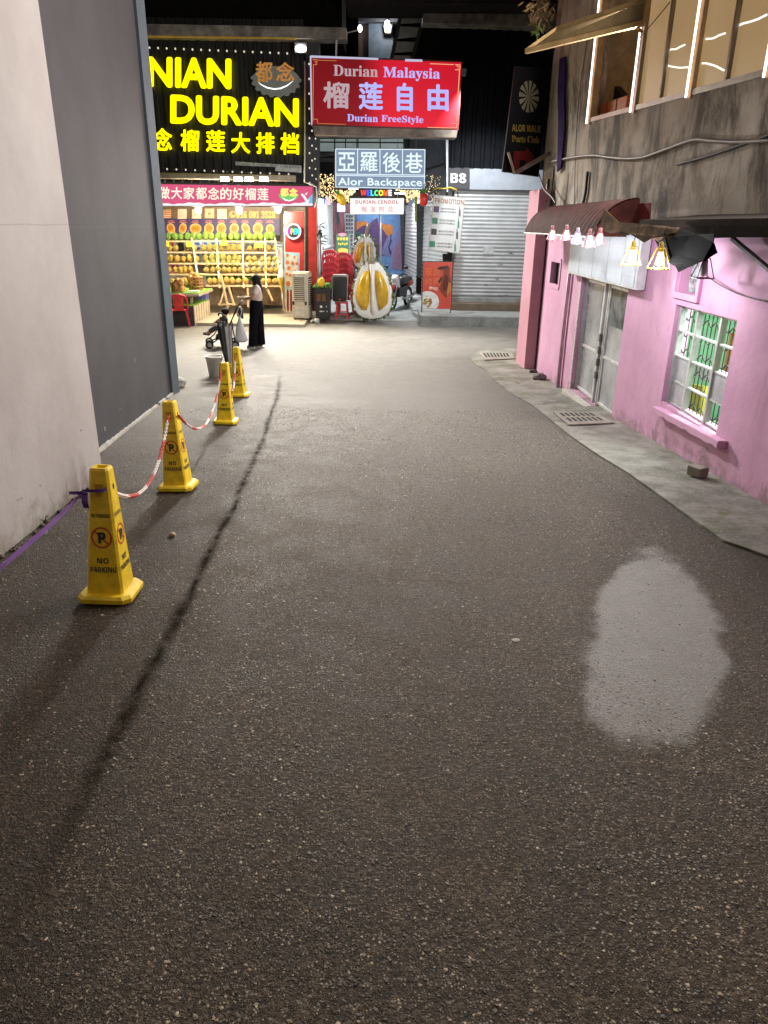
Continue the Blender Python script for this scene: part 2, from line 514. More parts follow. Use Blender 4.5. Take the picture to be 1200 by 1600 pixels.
def sheet(name, xs, ys, dz, mat, kind='structure'):
    b = MB()
    vs = [(x, y, gz(y) + dz) for y in ys for x in xs]
    n = len(xs)
    fs = [(j * n + i, j * n + i + 1, (j + 1) * n + i + 1, (j + 1) * n + i) for j in range(len(ys) - 1) for i in range(n - 1)]
    b.add(vs, fs, True)
    return tag(b.build(name, mat), kind=kind)
ysr = [-9 + i * 0.5 for i in range(64)]
sheet('ground', [-70, -20, 0, 20, 70], [-9, 0, 11, 12, 13, 14, 15, 16.5, 21, 40, 90], -0.012, M('bare_ground', (0.05, 0.045, 0.04, 1), 0.9, bump=0.3))
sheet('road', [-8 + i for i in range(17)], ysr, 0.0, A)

apc = rough_concrete('apron_concrete', (0.12, 0.116, 0.095, 1), (0.28, 0.27, 0.235, 1), 0.85, 0.85)
edge = [(1200, 872), (1128, 847), (1075, 808), (1023, 771), (980, 741), (939, 715), (910, 696), (887, 680), (858, 655), (831, 634), (799, 617), (782, 602), (768, 592), (760, 580), (742, 570), (735, 560), (748, 550), (772, 547), (803, 545)]
b = MB()
top, bot = [], []
for i, (x, y) in enumerate(edge):
    p = G(x, y)
    top.append(Vector((p.x + 0.008 * math.sin(i * 2.1), p.y, gz(p.y) + 0.018))); bot.append(Vector((p.x, p.y, gz(p.y) - 0.05)))
n = len(top)
far = [Vector((wx(p.y) + 0.15, max(p.y, 3.0), gz(p.y) + 0.03)) for p in top]
for i in range(n - 1):
    mid = [(top[k] * 0.5 + far[k] * 0.5) + Vector((0, 0, -0.006)) for k in (i, i + 1)]
    b.quad(top[i], top[i + 1], mid[1], mid[0]); b.quad(mid[0], mid[1], far[i + 1], far[i])
    b.quad(bot[i], bot[i + 1], top[i + 1], top[i])
tag(b.build('concrete_apron', apc), kind='structure')

def grate(label, c4, rows, cols):
    """cast slab with slots, its corners given in pixels (far, far, near, near)"""
    p = [G(x, y) + Vector((0, 0, 0.026)) for x, y in c4]
    o = thing('drain_grate', sum(p, Vector()) / 4, label, 'drain cover')
    f = lambda u, v: p[0] * (1 - u) * (1 - v) + p[1] * u * (1 - v) + p[2] * u * v + p[3] * (1 - u) * v
    b = MB(); b.prism(p, (0, 0, 0.014)); b.build('cover_slab', M('cast_slab', (0.30, 0.27, 0.23, 1), 0.85, bump=0.4), o)
    s = MB()
    for r in range(rows):
        for k in range(cols):
            u0, u1 = 0.10 + 0.8 * k / cols, 0.10 + 0.8 * (k + 0.55) / cols
            v0, v1 = 0.10 + 0.82 * r / rows, 0.10 + 0.82 * (r + 0.72) / rows
            q = [f(u0, v0), f(u1, v0), f(u1, v1), f(u0, v1)]
            s.add([t + Vector((0, 0, 0.0165)) for t in q], ((0, 1, 2, 3),))
    s.build('slots', M('slot_dark', (0.006, 0.006, 0.006, 1), 0.9), o)
    return o
grate('concrete drain cover with two rows of slots set in the apron by the door', [(864, 648), (929, 648), (960, 665), (888, 668)], 2, 7)
grate('slotted drain cover in the broken apron end at the lane mouth', [(748, 553), (800, 554), (804, 563), (757, 565)], 1, 8)

def stone(name, px, py, r, label, cat, col, mat=None, seed=1, flat=0.7, dz=0.0):
    p = G(px, py); g = random.Random(seed)
    b = MB(); b.ball((p.x, p.y, p.z + r * flat * 0.8 + dz), r, r * 0.85, r * flat, 9, 6, 0.16, g)
    for i in range(len(b.smooth)): b.smooth[i] = False
    return tag(b.build(name, mat or M(name + '_grain_' + str(seed), col, 0.85, bump=0.4)), label, cat)
# small brick on the apron, rubble, grit
p = G(1088, 748)
b = MB(); b.box((p.x, p.y, p.z + 0.075), (0.12, 0.15, 0.09), 0.5)
tag(b.build('broken_brick', M('brick_block', (0.30, 0.27, 0.23, 1), 0.9, bump=0.6), bevel=0.012), 'loose grey half brick lying on the apron below the window sill', 'brick')
stone('pebble', 269, 838, 0.024, 'small tan pebble on the asphalt beside the cone row', 'pebble', (0.42, 0.33, 0.22, 1), seed=3)
stone('paper_scrap', 806, 1001, 0.022, 'flattened pale scrap in the middle of the lane', 'litter', (0.40, 0.37, 0.32, 1), seed=5, flat=0.15)
stone('rubble_lump', 843, 595, 0.13, 'grey lump of broken pipe and rubble at the foot of the pink wall', 'rubble', (0.16, 0.15, 0.13, 1), seed=8, flat=0.6)
stone('rubble_lump', 833, 584, 0.08, 'smaller dark lump of rubble behind the grey one by the pink wall', 'rubble', (0.10, 0.09, 0.08, 1), seed=9, flat=0.6)
stone('rubble_lump', 279, 605, 0.13, 'pale crumbled plaster heap at the end of the dark wall', 'rubble', (0.42, 0.40, 0.37, 1), seed=11, flat=0.7)
stone('plastic_scrap', 783, 489, 0.10, 'small white crumpled plastic on the kerb by the shutter', 'litter', (0.75, 0.75, 0.74, 1), seed=13, flat=0.4, dz=0.12)

# exposed stone chips standing proud of the worn surface
import numpy as np
def chips():
    r_ = np.random.default_rng(5)
    n = 170000
    y = 0.75 + (r_.random(n) ** 1.7) * 9.0
    x = r_.uniform(-2.6, 2.6, n)
    sx = -0.93 - 0.024 * y - 0.00395 * y * y
    keep = (x > sx) | (r_.random(n) < 0.45)
    keep &= (x > -2.40 - (y - 4) * 0.055) & (x < 2.26 - 0.013 * (y - 4.5))
    keep &= np.abs(x - sx) > 0.03
    clump = np.sin(x * 3.1 + 1.7 * np.sin(y * 1.3)) * np.sin(y * 2.3 + 1.1 * np.sin(x * 2.1)) + 0.5 * np.sin(x * 7.7 + y * 5.1)
    keep &= r_.random(n) < 0.55 + 0.30 * clump
    keep &= ~((((x - 1.52) / .52) ** 2 + ((y - 3.2) / .95) ** 2 < 1.0) & (r_.random(n) < .75))
    x, y = x[keep], y[keep]; n = len(x)
    s = 0.0017 + 0.0056 * r_.random(n) ** 2.8 + 0.00055 * y
    z = np.where(y < 11, -SL * y, 0)
    k = 6; a = np.arange(k) * (2 * np.pi / k)
    ang = a[None, :] + r_.uniform(0, 6.28, n)[:, None] + r_.uniform(-.35, .35, (n, k))
    rad = s[:, None] * r_.uniform(.65, 1.2, (n, k)); el = r_.uniform(.6, 1.25, n)[:, None]
    bx, by = x[:, None] + rad * np.cos(ang) * el, y[:, None] + rad * np.sin(ang)
    bz = (z[:, None] + SL * (y[:, None] - by)) - .0006 + 0 * bx
    h = s * r_.uniform(.18, .5, n)
    tx, ty = x[:, None] + (bx - x[:, None]) * .55 + (r_.uniform(-.25, .25, n) * s)[:, None], y[:, None] + (by - y[:, None]) * .55 + (r_.uniform(-.25, .25, n) * s)[:, None]
    tz = bz + h[:, None] * r_.uniform(.7, 1.0, (n, k))
    v = np.stack([np.concatenate([bx, tx], 1), np.concatenate([by, ty], 1), np.concatenate([bz, tz], 1)], 2).reshape(-1, 3)
    base = (np.arange(n) * 2 * k)[:, None]
    i = np.arange(k)
    side = np.stack([i, (i + 1) % k, (i + 1) % k + k, i + k], 1)[None] + base[:, :, None]
    top_f = (np.arange(k) + k)[None] + base
    me = bpy.data.meshes.new('stone_chips')
    me.vertices.add(len(v)); me.vertices.foreach_set('co', v.astype(np.float32).ravel())
    loops = np.concatenate([side.reshape(n, -1), top_f], 1).ravel()
    me.loops.add(len(loops)); me.loops.foreach_set('vertex_index', loops.astype(np.int32))
    tot = np.tile(np.array([4] * k + [k]), n); st = np.concatenate([[0], np.cumsum(tot)[:-1]])
    me.polygons.add(len(tot)); me.polygons.foreach_set('loop_start', st.astype(np.int32)); me.polygons.foreach_set('loop_total', tot.astype(np.int32))
    mi = r_.choice(4, n, p=[.26, .40, .29, .05]); me.polygons.foreach_set('material_index', np.repeat(mi, k + 1).astype(np.int32))
    me.polygons.foreach_set('use_smooth', np.zeros(len(tot), dtype=bool))
    me.update(calc_edges=True)
    for nm, c in (('chip_dark', (.030, .025, .021, 1)), ('chip_brown', (.10, .082, .064, 1)), ('chip_tan', (.26, .205, .14, 1)), ('chip_pale', (.46, .39, .29, 1))): me.materials.append(M(nm, c, .55, var=.3, scale=40))
    o = bpy.data.objects.new('stone_chips', me); COL.objects.link(o)
    tag(o, 'worn stone chips standing out of the asphalt along the whole lane', 'stone chips', kind='stuff')
chips()

# ================================================================== the building behind the cones
def plaster(name, c0, c1, streak=0.4, sc=0.9, stain=(0.06, 0.055, 0.05, 1), lines=(), rough=0.75, stain_lo=0.52, b_=0.25, patch=None, splash=False, chips=False):
    mt, nt, o = _new(name)
    q = N(nt)
    b = q.n('ShaderNodeBsdfPrincipled'); v = q.obj()
    col = q.mix(q.ramp(q.noise(v, 1.3, 6, 0.65), 0.3, 0.7), c0, c1)
    if patch:
        col = q.mix(q.m('MULTIPLY', q.ramp(q.noise(v, 1.15, 6, 0.62, 0.5), 0.50, 0.60), 0.8), col, patch)
    st = q.ramp(q.noise(q.scale(v, 1.7 * sc, 1.7 * sc, 0.62 * sc), 1.3, 8, 0.74, 0.5), stain_lo, stain_lo + 0.2)
    col = q.mix(q.m('MULTIPLY', st, streak), col, stain)
    sc2 = q.ramp(q.noise(v, 17.0, 5, 0.75), 0.62, 0.75)
    col = q.mix(q.m('MULTIPLY', sc2, streak * 0.5), col, stain)
    if lines:
        sp = q.n('ShaderNodeSeparateXYZ'); q.l(v, sp.inputs[0])
        wv = q.m('MULTIPLY', q.m('SUBTRACT', q.noise(v, 1.5, 3), 0.5), 0.02)
        for z0 in lines:
            dd = q.m('ABSOLUTE', q.m('ADD', q.m('SUBTRACT', sp.outputs[2], z0), wv))
            col = q.mix(q.m('MULTIPLY', q.m('SUBTRACT', 1.0, q.ramp(dd, 0.002, 0.007)), 0.25), col, stain)
    if chips:                                                 # flakes where the paint has gone
        ck = q.ramp(q.noise(v, 8.0, 6, 0.75, 0.8), 0.665, 0.69)
        col = q.mix(q.m('MULTIPLY', ck, 0.8), col, (0.42, 0.36, 0.36, 1))
        ck2 = q.ramp(q.noise(v, 3.1, 6, 0.7, 0.5), 0.60, 0.72)
        col = q.mix(q.m('MULTIPLY', ck2, 0.45), col, (0.42, 0.17, 0.27, 1))
    if splash:
        oz, oy = splash
    if splash:                                                # mud thrown up from the gutter, and green slime in it
        s3 = q.n('ShaderNodeSeparateXYZ'); q.l(v, s3.inputs[0])
        hg = q.m('ADD', q.m('ADD', s3.outputs[2], oz), q.m('MULTIPLY', q.m('ADD', s3.outputs[1], oy), SL))
        hg = q.m('ADD', hg, q.m('MULTIPLY', q.m('SUBTRACT', q.noise(v, 3.5, 6, 0.75), 0.5), 1.1))
        col = q.mix(q.m('MULTIPLY', q.m('SUBTRACT', 1.0, q.ramp(hg, -0.12, 0.22)), 0.75), col, q.mix(q.ramp(q.noise(v, 2.4, 3), 0.45, 0.6), (0.16, 0.10, 0.08, 1), (0.09, 0.095, 0.045, 1)))
    q.l(col, b.inputs['Base Color']); b.inputs['Roughness'].default_value = rough
    h = q.m('ADD', q.noise(v, 30, 5, 0.7), q.m('MULTIPLY', q.noise(v, 4, 5, 0.65), 2.0))
    q.l(q.bump(h, b_, 0.012), b.inputs['Normal'])
    q.l(b.outputs[0], o.inputs[0])
    return mt
lw_mat = plaster('white_plaster', (0.295, 0.272, 0.266, 1), (0.355, 0.332, 0.328, 1), 0.26, splash=(-0.4, 5.0), lines=(2.012,), b_=0.16, stain_lo=0.58)
dk_mat = plaster('charcoal_paint', (0.028, 0.027, 0.031, 1), (0.038, 0.037, 0.042, 1), 0.25, stain=(0.075, 0.072, 0.07, 1), lines=(1.98,), b_=0.12, stain_lo=0.6)
bld = thing('plastered_building', (-3.0, 5, -0.4), 'tall white and charcoal rendered building wall behind the cone row', 'building')
b = MB()
ys = [-9, 0, 2, 4, 5, 6.02]
for y0, y1 in zip(ys, ys[1:]):
    b.quad((lwx(y0), y0, -0.9), (lwx(y1), y1, -0.9), (lwx(y1), y1, 10), (lwx(y0), y0, 10))
b.quad((lwx(6.02), 6.02, -0.9), (-6, 6.02, -0.9), (-6, 6.02, 10), (lwx(6.02), 6.02, 10))
b.build('white_wall', lw_mat, bld)
b = MB()
b.quad((dwx(6.0), 6.0, -0.95), (dwx(10.72), 10.72, -0.95), (dwx(10.72), 10.72, 10), (dwx(6.0), 6.0, 10))
b.build('charcoal_wall', dk_mat, bld)
b = MB()
x = dwx(10.9)
b.box((x - 2.0, 10.92, 4.5), (4.10, 0.36, 11.0))
b.build('corner_trim', M('blue_grey_trim', (0.06, 0.085, 0.105, 1), 0.6, var=0.15), bld)
b = MB()                                              # thin broken line of mortar along the foot of the dark wall
for i in range(26):
    y0 = 6.05 + i * 0.18
    if rnd.random() < 0.85:
        b.box((dwx(y0 + 0.09) + 0.012, y0 + 0.09, gz(y0) + 0.012), (0.035 + rnd.random() * 0.02, 0.175, 0.022 + rnd.random() * 0.016))
b.build('mortar_fillet', M('mortar', (0.42, 0.40, 0.37, 1), 0.9), bld)
def WL(px, py, off=0.004):                            # a point on the white wall
    d = ray(px, py); t = (-2.37 + 4.04 * 0.0556 + off) / (d.x + 0.0556 * d.y); return CAM + d * t
def WD(px, py, off=0.004):                            # a point on the charcoal wall
    d = ray(px, py); t = (-2.88 + 7.05 * 0.0959 + off) / (d.x + 0.0959 * d.y); return CAM + d * t
b = MB()
for pts in ([(126, 671), (128, 671), (128.5, 673), (127, 674), (125.8, 673)], [(26, 781), (35, 777), (36, 778.5), (27, 782.5)], [(62, 758), (64, 756), (65, 760)], [(104, 610), (105, 610.6), (104.4, 611.6)], [(90, 690), (96, 687.6), (96.2, 688.2), (91, 691)]): b.poly([WL(x, y) for x, y in pts])
b.build('scuff_mark', M('wall_scuff', (0.24, 0.23, 0.225, 1), 0.9), bld)
b = MB()
for pts in ([(163, 667), (164.6, 666), (164.8, 673), (163.6, 674)], [(210, 560), (211, 559), (211.4, 566), (210.4, 566)], [(186, 640), (189, 638.6), (189.2, 639.2), (186.3, 640.8)]): b.poly([WD(x, y) for x, y in pts])
b.build('scuff_mark', M('pale_scuff', (0.22, 0.215, 0.215, 1), 0.9), bld)
b = MB(); b.tube([WL(71, 812, 0.01), WL(72, 806, 0.035), WL(74.5, 807, 0.03)], 0.004, 6); b.build('wire_hook', M('rusty_wire', (0.10, 0.07, 0.05, 1), 0.7, .5), bld)
b = MB()                                              # crumbs and weeds along the white wall's foot
g = random.Random(4)
for i in range(60):
    y0 = 1.5 + 4.4 * g.random(); r = 0.008 + 0.012 * g.random()
    b.ball((lwx(y0) + 0.01 + abs(g.gauss(0, 0.03)), y0, gz(y0) + r * 0.5), r, r, r * 0.7, 6, 4, 0.2, g)
tag(b.build('grit', M('wall_grit', (0.10, 0.085, 0.065, 1), 0.95)), 'dark grit and crumbs gathered along the foot of the white wall', 'grit', kind='stuff')

# ================================================================== pink building
def grid_wall(mb, ys, zs, holes, X, back=0.18):
    """wall face x=X(y) with rectangular holes [(y0,y1,z0,z1)], reveals as deep as back"""
    ys = sorted(set(ys + [t for h in holes for t in h[:2]])); zs = sorted(set(zs + [t for h in holes for t in h[2:]]))
    for y0, y1 in zip(ys, ys[1:]):
        for z0, z1 in zip(zs, zs[1:]):
            cy, cz = (y0 + y1) / 2, (z0 + z1) / 2
            if any(h[0] < cy < h[1] and h[2] < cz < h[3] for h in holes): continue
            mb.quad((X(y0), y0, z0), (X(y0), y0, z1), (X(y1), y1, z1), (X(y1), y1, z0))
            mb.quad((X(y0) + back, y0, z0), (X(y1) + back, y1, z0), (X(y1) + back, y1, z1), (X(y0) + back, y0, z1))
    for y0, y1, z0, z1 in holes:
        a, c = X(y0), X(y1)
        mb.quad((a, y0, z0), (c, y1, z0), (c + back, y1, z0), (a + back, y0, z0))
        mb.quad((a, y0, z1), (a + back, y0, z1), (c + back, y1, z1), (c, y1, z1))
        mb.quad((a, y0, z0), (a + back, y0, z0), (a + back, y0, z1), (a, y0, z1))
        mb.quad((c, y1, z0), (c, y1, z1), (c + back, y1, z1), (c + back, y1, z0))
    return mb
pink_mat = plaster('pink_paint', (0.56, 0.275, 0.435, 1), (0.66, 0.36, 0.525, 1), 0.42, splash=(-0.7, 9.0), chips=True, stain=(0.30, 0.17, 0.20, 1), stain_lo=0.52, b_=0.22)
grime = plaster('grimy_plaster', (0.38, 0.315, 0.25, 1), (0.52, 0.44, 0.36, 1), 0.88, sc=0.8, stain=(0.045, 0.036, 0.028, 1), rough=0.85, stain_lo=0.42, b_=0.45, patch=(0.56, 0.50, 0.44, 1))
pk = thing('pink_building', (3.0, 9, -0.7), 'old pink and grimy two storey shop house with torn awning', 'building')
WIN = (6.40, 7.76, -0.095, 0.925); DOOR = (9.30, 11.40, -0.72, 1.0); TRAN = (7.30, 7.77, 1.05, 1.40); VENT = (12.80, 13.50, 0.69, 1.12)
b = grid_wall(MB(), [-8, 0, 3, 5, 14.0], [-1.3, 1.66], [WIN, DOOR, TRAN, VENT], wx)
b.build('pink_wall', pink_mat, pk)
b = MB()
b.hexa([(wx(14.05) - 0.02, 14.05, -1.2), (wx(14.05) - 0.20, 14.12, -1.2), (wx(14.9) - 0.22, 14.9, -1.2), (wx(14.9) + 0.3, 14.9, -1.2)],
       [(wx(14.05) - 0.02, 14.05, 2.27), (wx(14.05) - 0.20, 14.12, 2.27), (wx(14.9) - 0.22, 14.9, 2.27), (wx(14.9) + 0.3, 14.9, 2.27)])
b.build('corner_pilaster', plaster('faded_pink', (0.46, 0.21, 0.27, 1), (0.56, 0.27, 0.335, 1), 0.35, stain=(0.22, 0.11, 0.11, 1), stain_lo=0.56), pk)
b = MB(); b.quad((wx(14.9), 14.9, -1.3), (9, 14.9, -1.3), (9, 14.9, 8), (wx(14.9), 14.9, 8))
b.quad((9, 14.9, 8), (9, -8, 8), (wx(-8) + 1.2, -8, 8), (wx(14.9), 14.9, 8))
b.build('rear_wall', grime, pk)
# upper storey: pier, band below the windows, lintel
NY = [12.59, 10.93, 9.38, 7.85, 6.30, 4.75, 3.20, 1.65, 0.10, -1.45]
def sill(y): return 3.15 - (12.59 - y) * 0.0316
TOPZ = 5.35
b = MB()
ub = 0.22
def uq(y0, y1, z00, z01, z10, z11):
    """upper wall strip from y0 to y1, z from z00/z10 up to z01/z11, with thickness"""
    b.hexa([(ux(y0), y0, z00), (ux(y1), y1, z10), (ux(y1) + ub, y1, z10), (ux(y0) + ub, y0, z00)],
           [(ux(y0), y0, z01), (ux(y1), y1, z11), (ux(y1) + ub, y1, z11), (ux(y0) + ub, y0, z01)])
uq(14.72, 12.66, 1.6, 6.6, 1.6, 6.6)
uq(12.66, -6.0, 1.6, sill(12.66), 1.6, sill(-6))
uq(12.66, -6.0, TOPZ, 6.6, TOPZ, 6.6)
b.build('upper_wall', grime, pk)
b = MB(); b.hexa([(wx(8.75) - 0.16, 8.75, 1.665), (wx(-6) - 0.16, -6, 1.665), (ux(-6) + 0.05, -6, 1.665), (ux(8.75) + 0.05, 8.75, 1.665)],
                 [(wx(8.75) - 0.16, 8.75, 1.735), (wx(-6) - 0.16, -6, 1.735), (ux(-6) + 0.05, -6, 1.80), (ux(8.75) + 0.05, 8.75, 1.80)])
b.build('lean_to_roof', M('sooty_roof_sheet', (0.022, 0.015, 0.011, 1), 0.95, spec=0.08, bump=0.5, bscale=14), pk)
# room upstairs
b = MB()
b.quad((ux(14) + 2.2, 14, 2.6), (ux(-6) + 2.2, -6, 2.6), (ux(-6) + 2.2, -6, 5.8), (ux(14) + 2.2, 14, 5.8))
b.quad((ux(14) + ub, 14, 2.7), (ux(-6) + ub, -6, 2.7), (ux(-6) + 2.2, -6, 2.7), (ux(14) + 2.2, 14, 2.7))
b.quad((ux(14) + ub, 14, 5.75), (ux(-6) + ub, -6, 5.75), (ux(-6) + 2.2, -6, 5.75), (ux(14) + 2.2, 14, 5.75))
b.quad((ux(12.9) + .08, 12.9, 2.6), (ux(14) + 2.2, 12.9, 2.6), (ux(14) + 2.2, 12.9, 5.8), (ux(12.9) + .08, 12.9, 5.8))
b.build('upper_room', M('tan_room_wall', (0.42, 0.32, 0.20, 1), 0.8), pk)
b = MB()
b.prism([U(938, 106, -0.45), U(988, 170, -0.45), U(935, 184, -0.45)], (0.10, 0, 0))
b.build('slanted_board', M('dark_brown_board', (0.035, 0.025, 0.018, 1), 0.7), pk)
def pane_mat():
    mt, nt, o = _new('tinted_pane')
    q = N(nt); v = q.obj()
    pb = q.n('ShaderNodeBsdfPrincipled')
    pb.inputs['Roughness'].default_value = 0.35; pb.inputs['Specular IOR Level'].default_value = 0.1
    q.l(q.mix(q.ramp(q.noise(v, 1.1, 3), 0.3, 0.7), (0.11, 0.08, 0.045, 1), (0.14, 0.105, 0.062, 1)), pb.inputs['Base Color'])
    pb.inputs['Emission Color'].default_value = (0.36, 0.235, 0.11, 1); pb.inputs['Emission Strength'].default_value = 0.70
    tr = q.n('ShaderNodeBsdfTransparent'); mx = q.n('ShaderNodeMixShader'); mx.inputs[0].default_value = 0.78
    q.l(tr.outputs[0], mx.inputs[1]); q.l(pb.outputs[0], mx.inputs[2]); q.l(mx.outputs[0], o.inputs[0])
    mt.cycles.emission_sampling = 'NONE'
    return mt
PANE = pane_mat()
alu = M('window_alloy', (0.20, 0.165, 0.125, 1), 0.4, 0.3)
alu_d = M('window_seal', (0.10, 0.08, 0.06, 1), 0.5)
neon = EM('pale_pink_tube', (1.0, 0.78, 0.70, 1), 2.6)
woodtrim = M('tan_timber_trim', (0.42, 0.28, 0.13, 1), 0.6)
def ubar(mb, y0, z0, y1, z1, w, off, d):
    """bar on the face of the upper wall between two (y, z) points"""
    a, c = Vector((ux(y0) - off, y0, z0)), Vector((ux(y1) - off, y1, z1))
    t = (c - a).normalized(); nrm = Vector((-1, -0.1, 0)).normalized(); sd = t.cross(nrm)
    mb.hexa([a - sd * w, a + sd * w, c + sd * w, c - sd * w], [p + nrm * -d for p in (a - sd * w, a + sd * w, c + sd * w, c - sd * w)])
for k in range(len(NY) - 1):
    y0, y1 = NY[k], NY[k + 1]; ym = (y0 + y1) / 2
    fr = MB()
    ubar(fr, y0, sill(y0) + 0.03, y1, sill(y1) + 0.03, 0.03, 0.012, 0.10)
    if k > 0: ubar(fr, ym, sill(ym) + 0.07, ym, TOPZ, 0.022, 0.008, 0.05)
    wf = fr.build('window', alu, pk)
    if k > 0:
        for ya, yb in ((y0 - 0.06, ym + 0.03), (ym - 0.03, y1 + 0.06)):
            pn = MB(); pn.quad((ux(ya) + 0.03, ya, sill(ya) + 0.06), (ux(yb) + 0.03, yb, sill(yb) + 0.06), (ux(yb) + 0.03, yb, TOPZ), (ux(ya) + 0.03, ya, TOPZ))
            pn.build('pane', PANE, wf)
for k, y0 in enumerate(NY):
    b = MB(); ubar(b, y0 - 0.05, sill(y0) - 0.03, y0 - 0.05, TOPZ, 0.035, 0.02, 0.10)
    post = b.build('window_post', woodtrim if k != 1 else alu, pk)
    b = MB(); b.cyl((ux(y0) - 0.045, y0 - 0.03, sill(y0) - 0.02), (ux(y0) - 0.045, y0 - 0.03, TOPZ), 0.013, n=8)
    b.build('light_tube', neon, post)
    lamp('tube_light', 'AREA', (ux(y0) - 0.09, y0 - 0.03, sill(y0) + 1.0), (95, 150, 160, 160, 130)[k] if k < 5 else 15, (1.0, 0.93, 0.86) if k < 5 else (1.0, 0.80, 0.60), pk, 0.04, (ux(y0) - 1.2, y0 - 0.17, sill(y0) + 1.0), size_y=1.9)
for y0 in (10.2, 8.0, 5.0, 2.0):
    lamp('room_light', 'POINT', (ux(y0) + 1.5, y0, 5.3), 6, (1.0, 0.74, 0.42), pk, 0.12)
# glowing tubes imitating streaks of light reflected in the panes
strip = EM('streak_glow', (1.0, 0.97, 0.88, 1), 3.5)
def reflection_streak(pts):
    b = MB(); b.tube([U(x, y, -0.06) for x, y in pts], 0.010, 6); b.build('reflection_streak', strip, pk)
reflection_streak([(1041, 81), (1049, 77), (1056, 77), (1063, 73), (1070, 70)])
reflection_streak([(1038, 101), (1049, 104), (1062, 106), (1075, 105)])
reflection_streak([(1092, 67), (1102, 61), (1114, 60), (1124, 55), (1133, 52)])
reflection_streak([(1089, 99), (1104, 99), (1118, 103), (1131, 110)])
reflection_streak([(1148, 43), (1160, 37), (1172, 34), (1184, 30), (1198, 23)])
# orange box on the sill of the open window
a0, a1 = U(935, 186, -0.18), U(977, 174, -0.18)
bx = thing('orange_crate', (a0 + a1) / 2, 'orange cardboard box standing inside the open upstairs window', 'box')
b = MB(); h = 0.20
b.hexa([a0, a1, a1 + Vector((.3, .03, 0)), a0 + Vector((.3, .03, 0))], [p + Vector((0, 0, h)) for p in (a0, a1, a1 + Vector((.3, .03, 0)), a0 + Vector((.3, .03, 0)))])
b.build('carton', M('orange_card', (0.62, 0.17, 0.05, 1), 0.6), bx, bevel=0.006)
b = MB()
for t in (0.3, 0.65):
    q0 = a0.lerp(a1, t)
    b.box((q0.x - 0.006, q0.y, q0.z + h / 2), (0.008, 0.03, h * 0.98))
b.build('straps', M('dark_red_strap', (0.25, 0.05, 0.03, 1), 0.6), bx)
# sash that swings out
A_, B_, C_, D_ = at(822, 80, 11.9), at(870, 46, 11.9), U(1012, 0, 0.05), U(1006, 36, 0.05)
b = MB()
def bar3(mb, p, q, w, h):
    t = (q - p).normalized(); s1 = t.cross(Vector((0, 0, 1))).normalized(); s2 = t.cross(s1)
    mb.hexa([p - s1 * w - s2 * h, p + s1 * w - s2 * h, p + s1 * w + s2 * h, p - s1 * w + s2 * h], [q - s1 * w - s2 * h, q + s1 * w - s2 * h, q + s1 * w + s2 * h, q - s1 * w + s2 * h])
for p_, q_ in ((A_, B_), (B_, C_), (C_, D_), (D_, A_)): bar3(b, p_, q_, 0.03, 0.03)
sash = b.build('window_sash', M('sash_timber', (0.30, 0.20, 0.09, 1), 0.7, spec=.1), pk, 'tan framed sash swung out over the lane')
b = MB(); b.quad(A_, B_, C_, D_); b.build('sash_panel', M('sash_board', (0.17, 0.12, 0.06, 1), 0.7, spec=.1), sash)
b = MB(); bar3(b, at(970, 18, 11.2), U(1003, 50, 0.06), 0.025, 0.012); b.build('stay', M('sash_timber', (0.5, 0.36, 0.17, 1)), sash)

# --- window with grille
al = M('silver_alloy', (0.62, 0.62, 0.62, 1), 0.42, 0.35)
def wp(y, z, off): return Vector((wx(y) - off, y, z))
def wbar(mb, y0, z0, y1, z1, w, off, d):
    a, c = wp(y0, z0, off), wp(y1, z1, off)
    t = (c - a).normalized(); nr = Vector((-1, 0, 0)); sd = t.cross(nr)
    q = [a - sd * w, a + sd * w, c + sd * w, c - sd * w]
    mb.hexa(q, [p + Vector((d, 0, 0)) for p in q])
y0, y1, z0, z1 = WIN
wn_ = MB()
for ya in (y1 - 0.03, y1 - 0.44, y0 + 0.40, y0 + 0.03): wbar(wn_, ya, z0 + 0.002, ya, z1 - 0.002, 0.016 if ya < y1 - 0.1 else 0.024, -0.045, 0.06)
zz = [z0 + 0.02, z0 + 0.25, z0 + 0.51, z0 + 0.76, z1 - 0.02]
for i, z in enumerate(zz):
    for ya, yb in ((y1 - 0.055, y1 - 0.415), (y1 - 0.465, y0 + 0.425), (y0 + 0.375, y0 + 0.055)): wbar(wn_, ya, z, yb, z, 0.008, -0.055, 0.04)
win = wn_.build('window', al, pk)
b = MB()
iron = M('grille_iron', (0.035, 0.033, 0.03, 1), 0.6, 0.5)
for k in range(14):
    ya = y0 + 0.06 + (y1 - y0 - 0.12) * (k + 0.5) / 14
    b.cyl(wp(ya, z0, -0.12), wp(ya, z1, -0.12), 0.0055, n=6)
for j in range(6):
    zc = z0 + 0.07 + j * 0.165
    b.tube([wp(y0 + 0.04 + (y1 - y0 - 0.08) * i / 84, zc + 0.026 * math.sin(i * 2 * math.pi / 12), -0.112) for i in range(85)], 0.0065, 5)
b.build('grille', iron, win)
board = M('grey_window_board', (0.42, 0.42, 0.44, 1), 0.55)
for ya, yb, za, zb in ((y1 - 0.055, y1 - 0.415, zz[0], zz[1]), (y1 - 0.055, y1 - 0.415, zz[1], zz[2]), (y0 + 0.375, y0 + 0.055, zz[1], zz[2])):
    b = MB(); b.prism([wp(ya, za + 0.012, -0.065), wp(yb, za + 0.012, -0.065), wp(yb, zb - 0.012, -0.065), wp(ya, zb - 0.012, -0.065)], (0.01, 0, 0))
    b.build('board_pane', board, win)
gl, glnt, glo = _new('clear_glass')
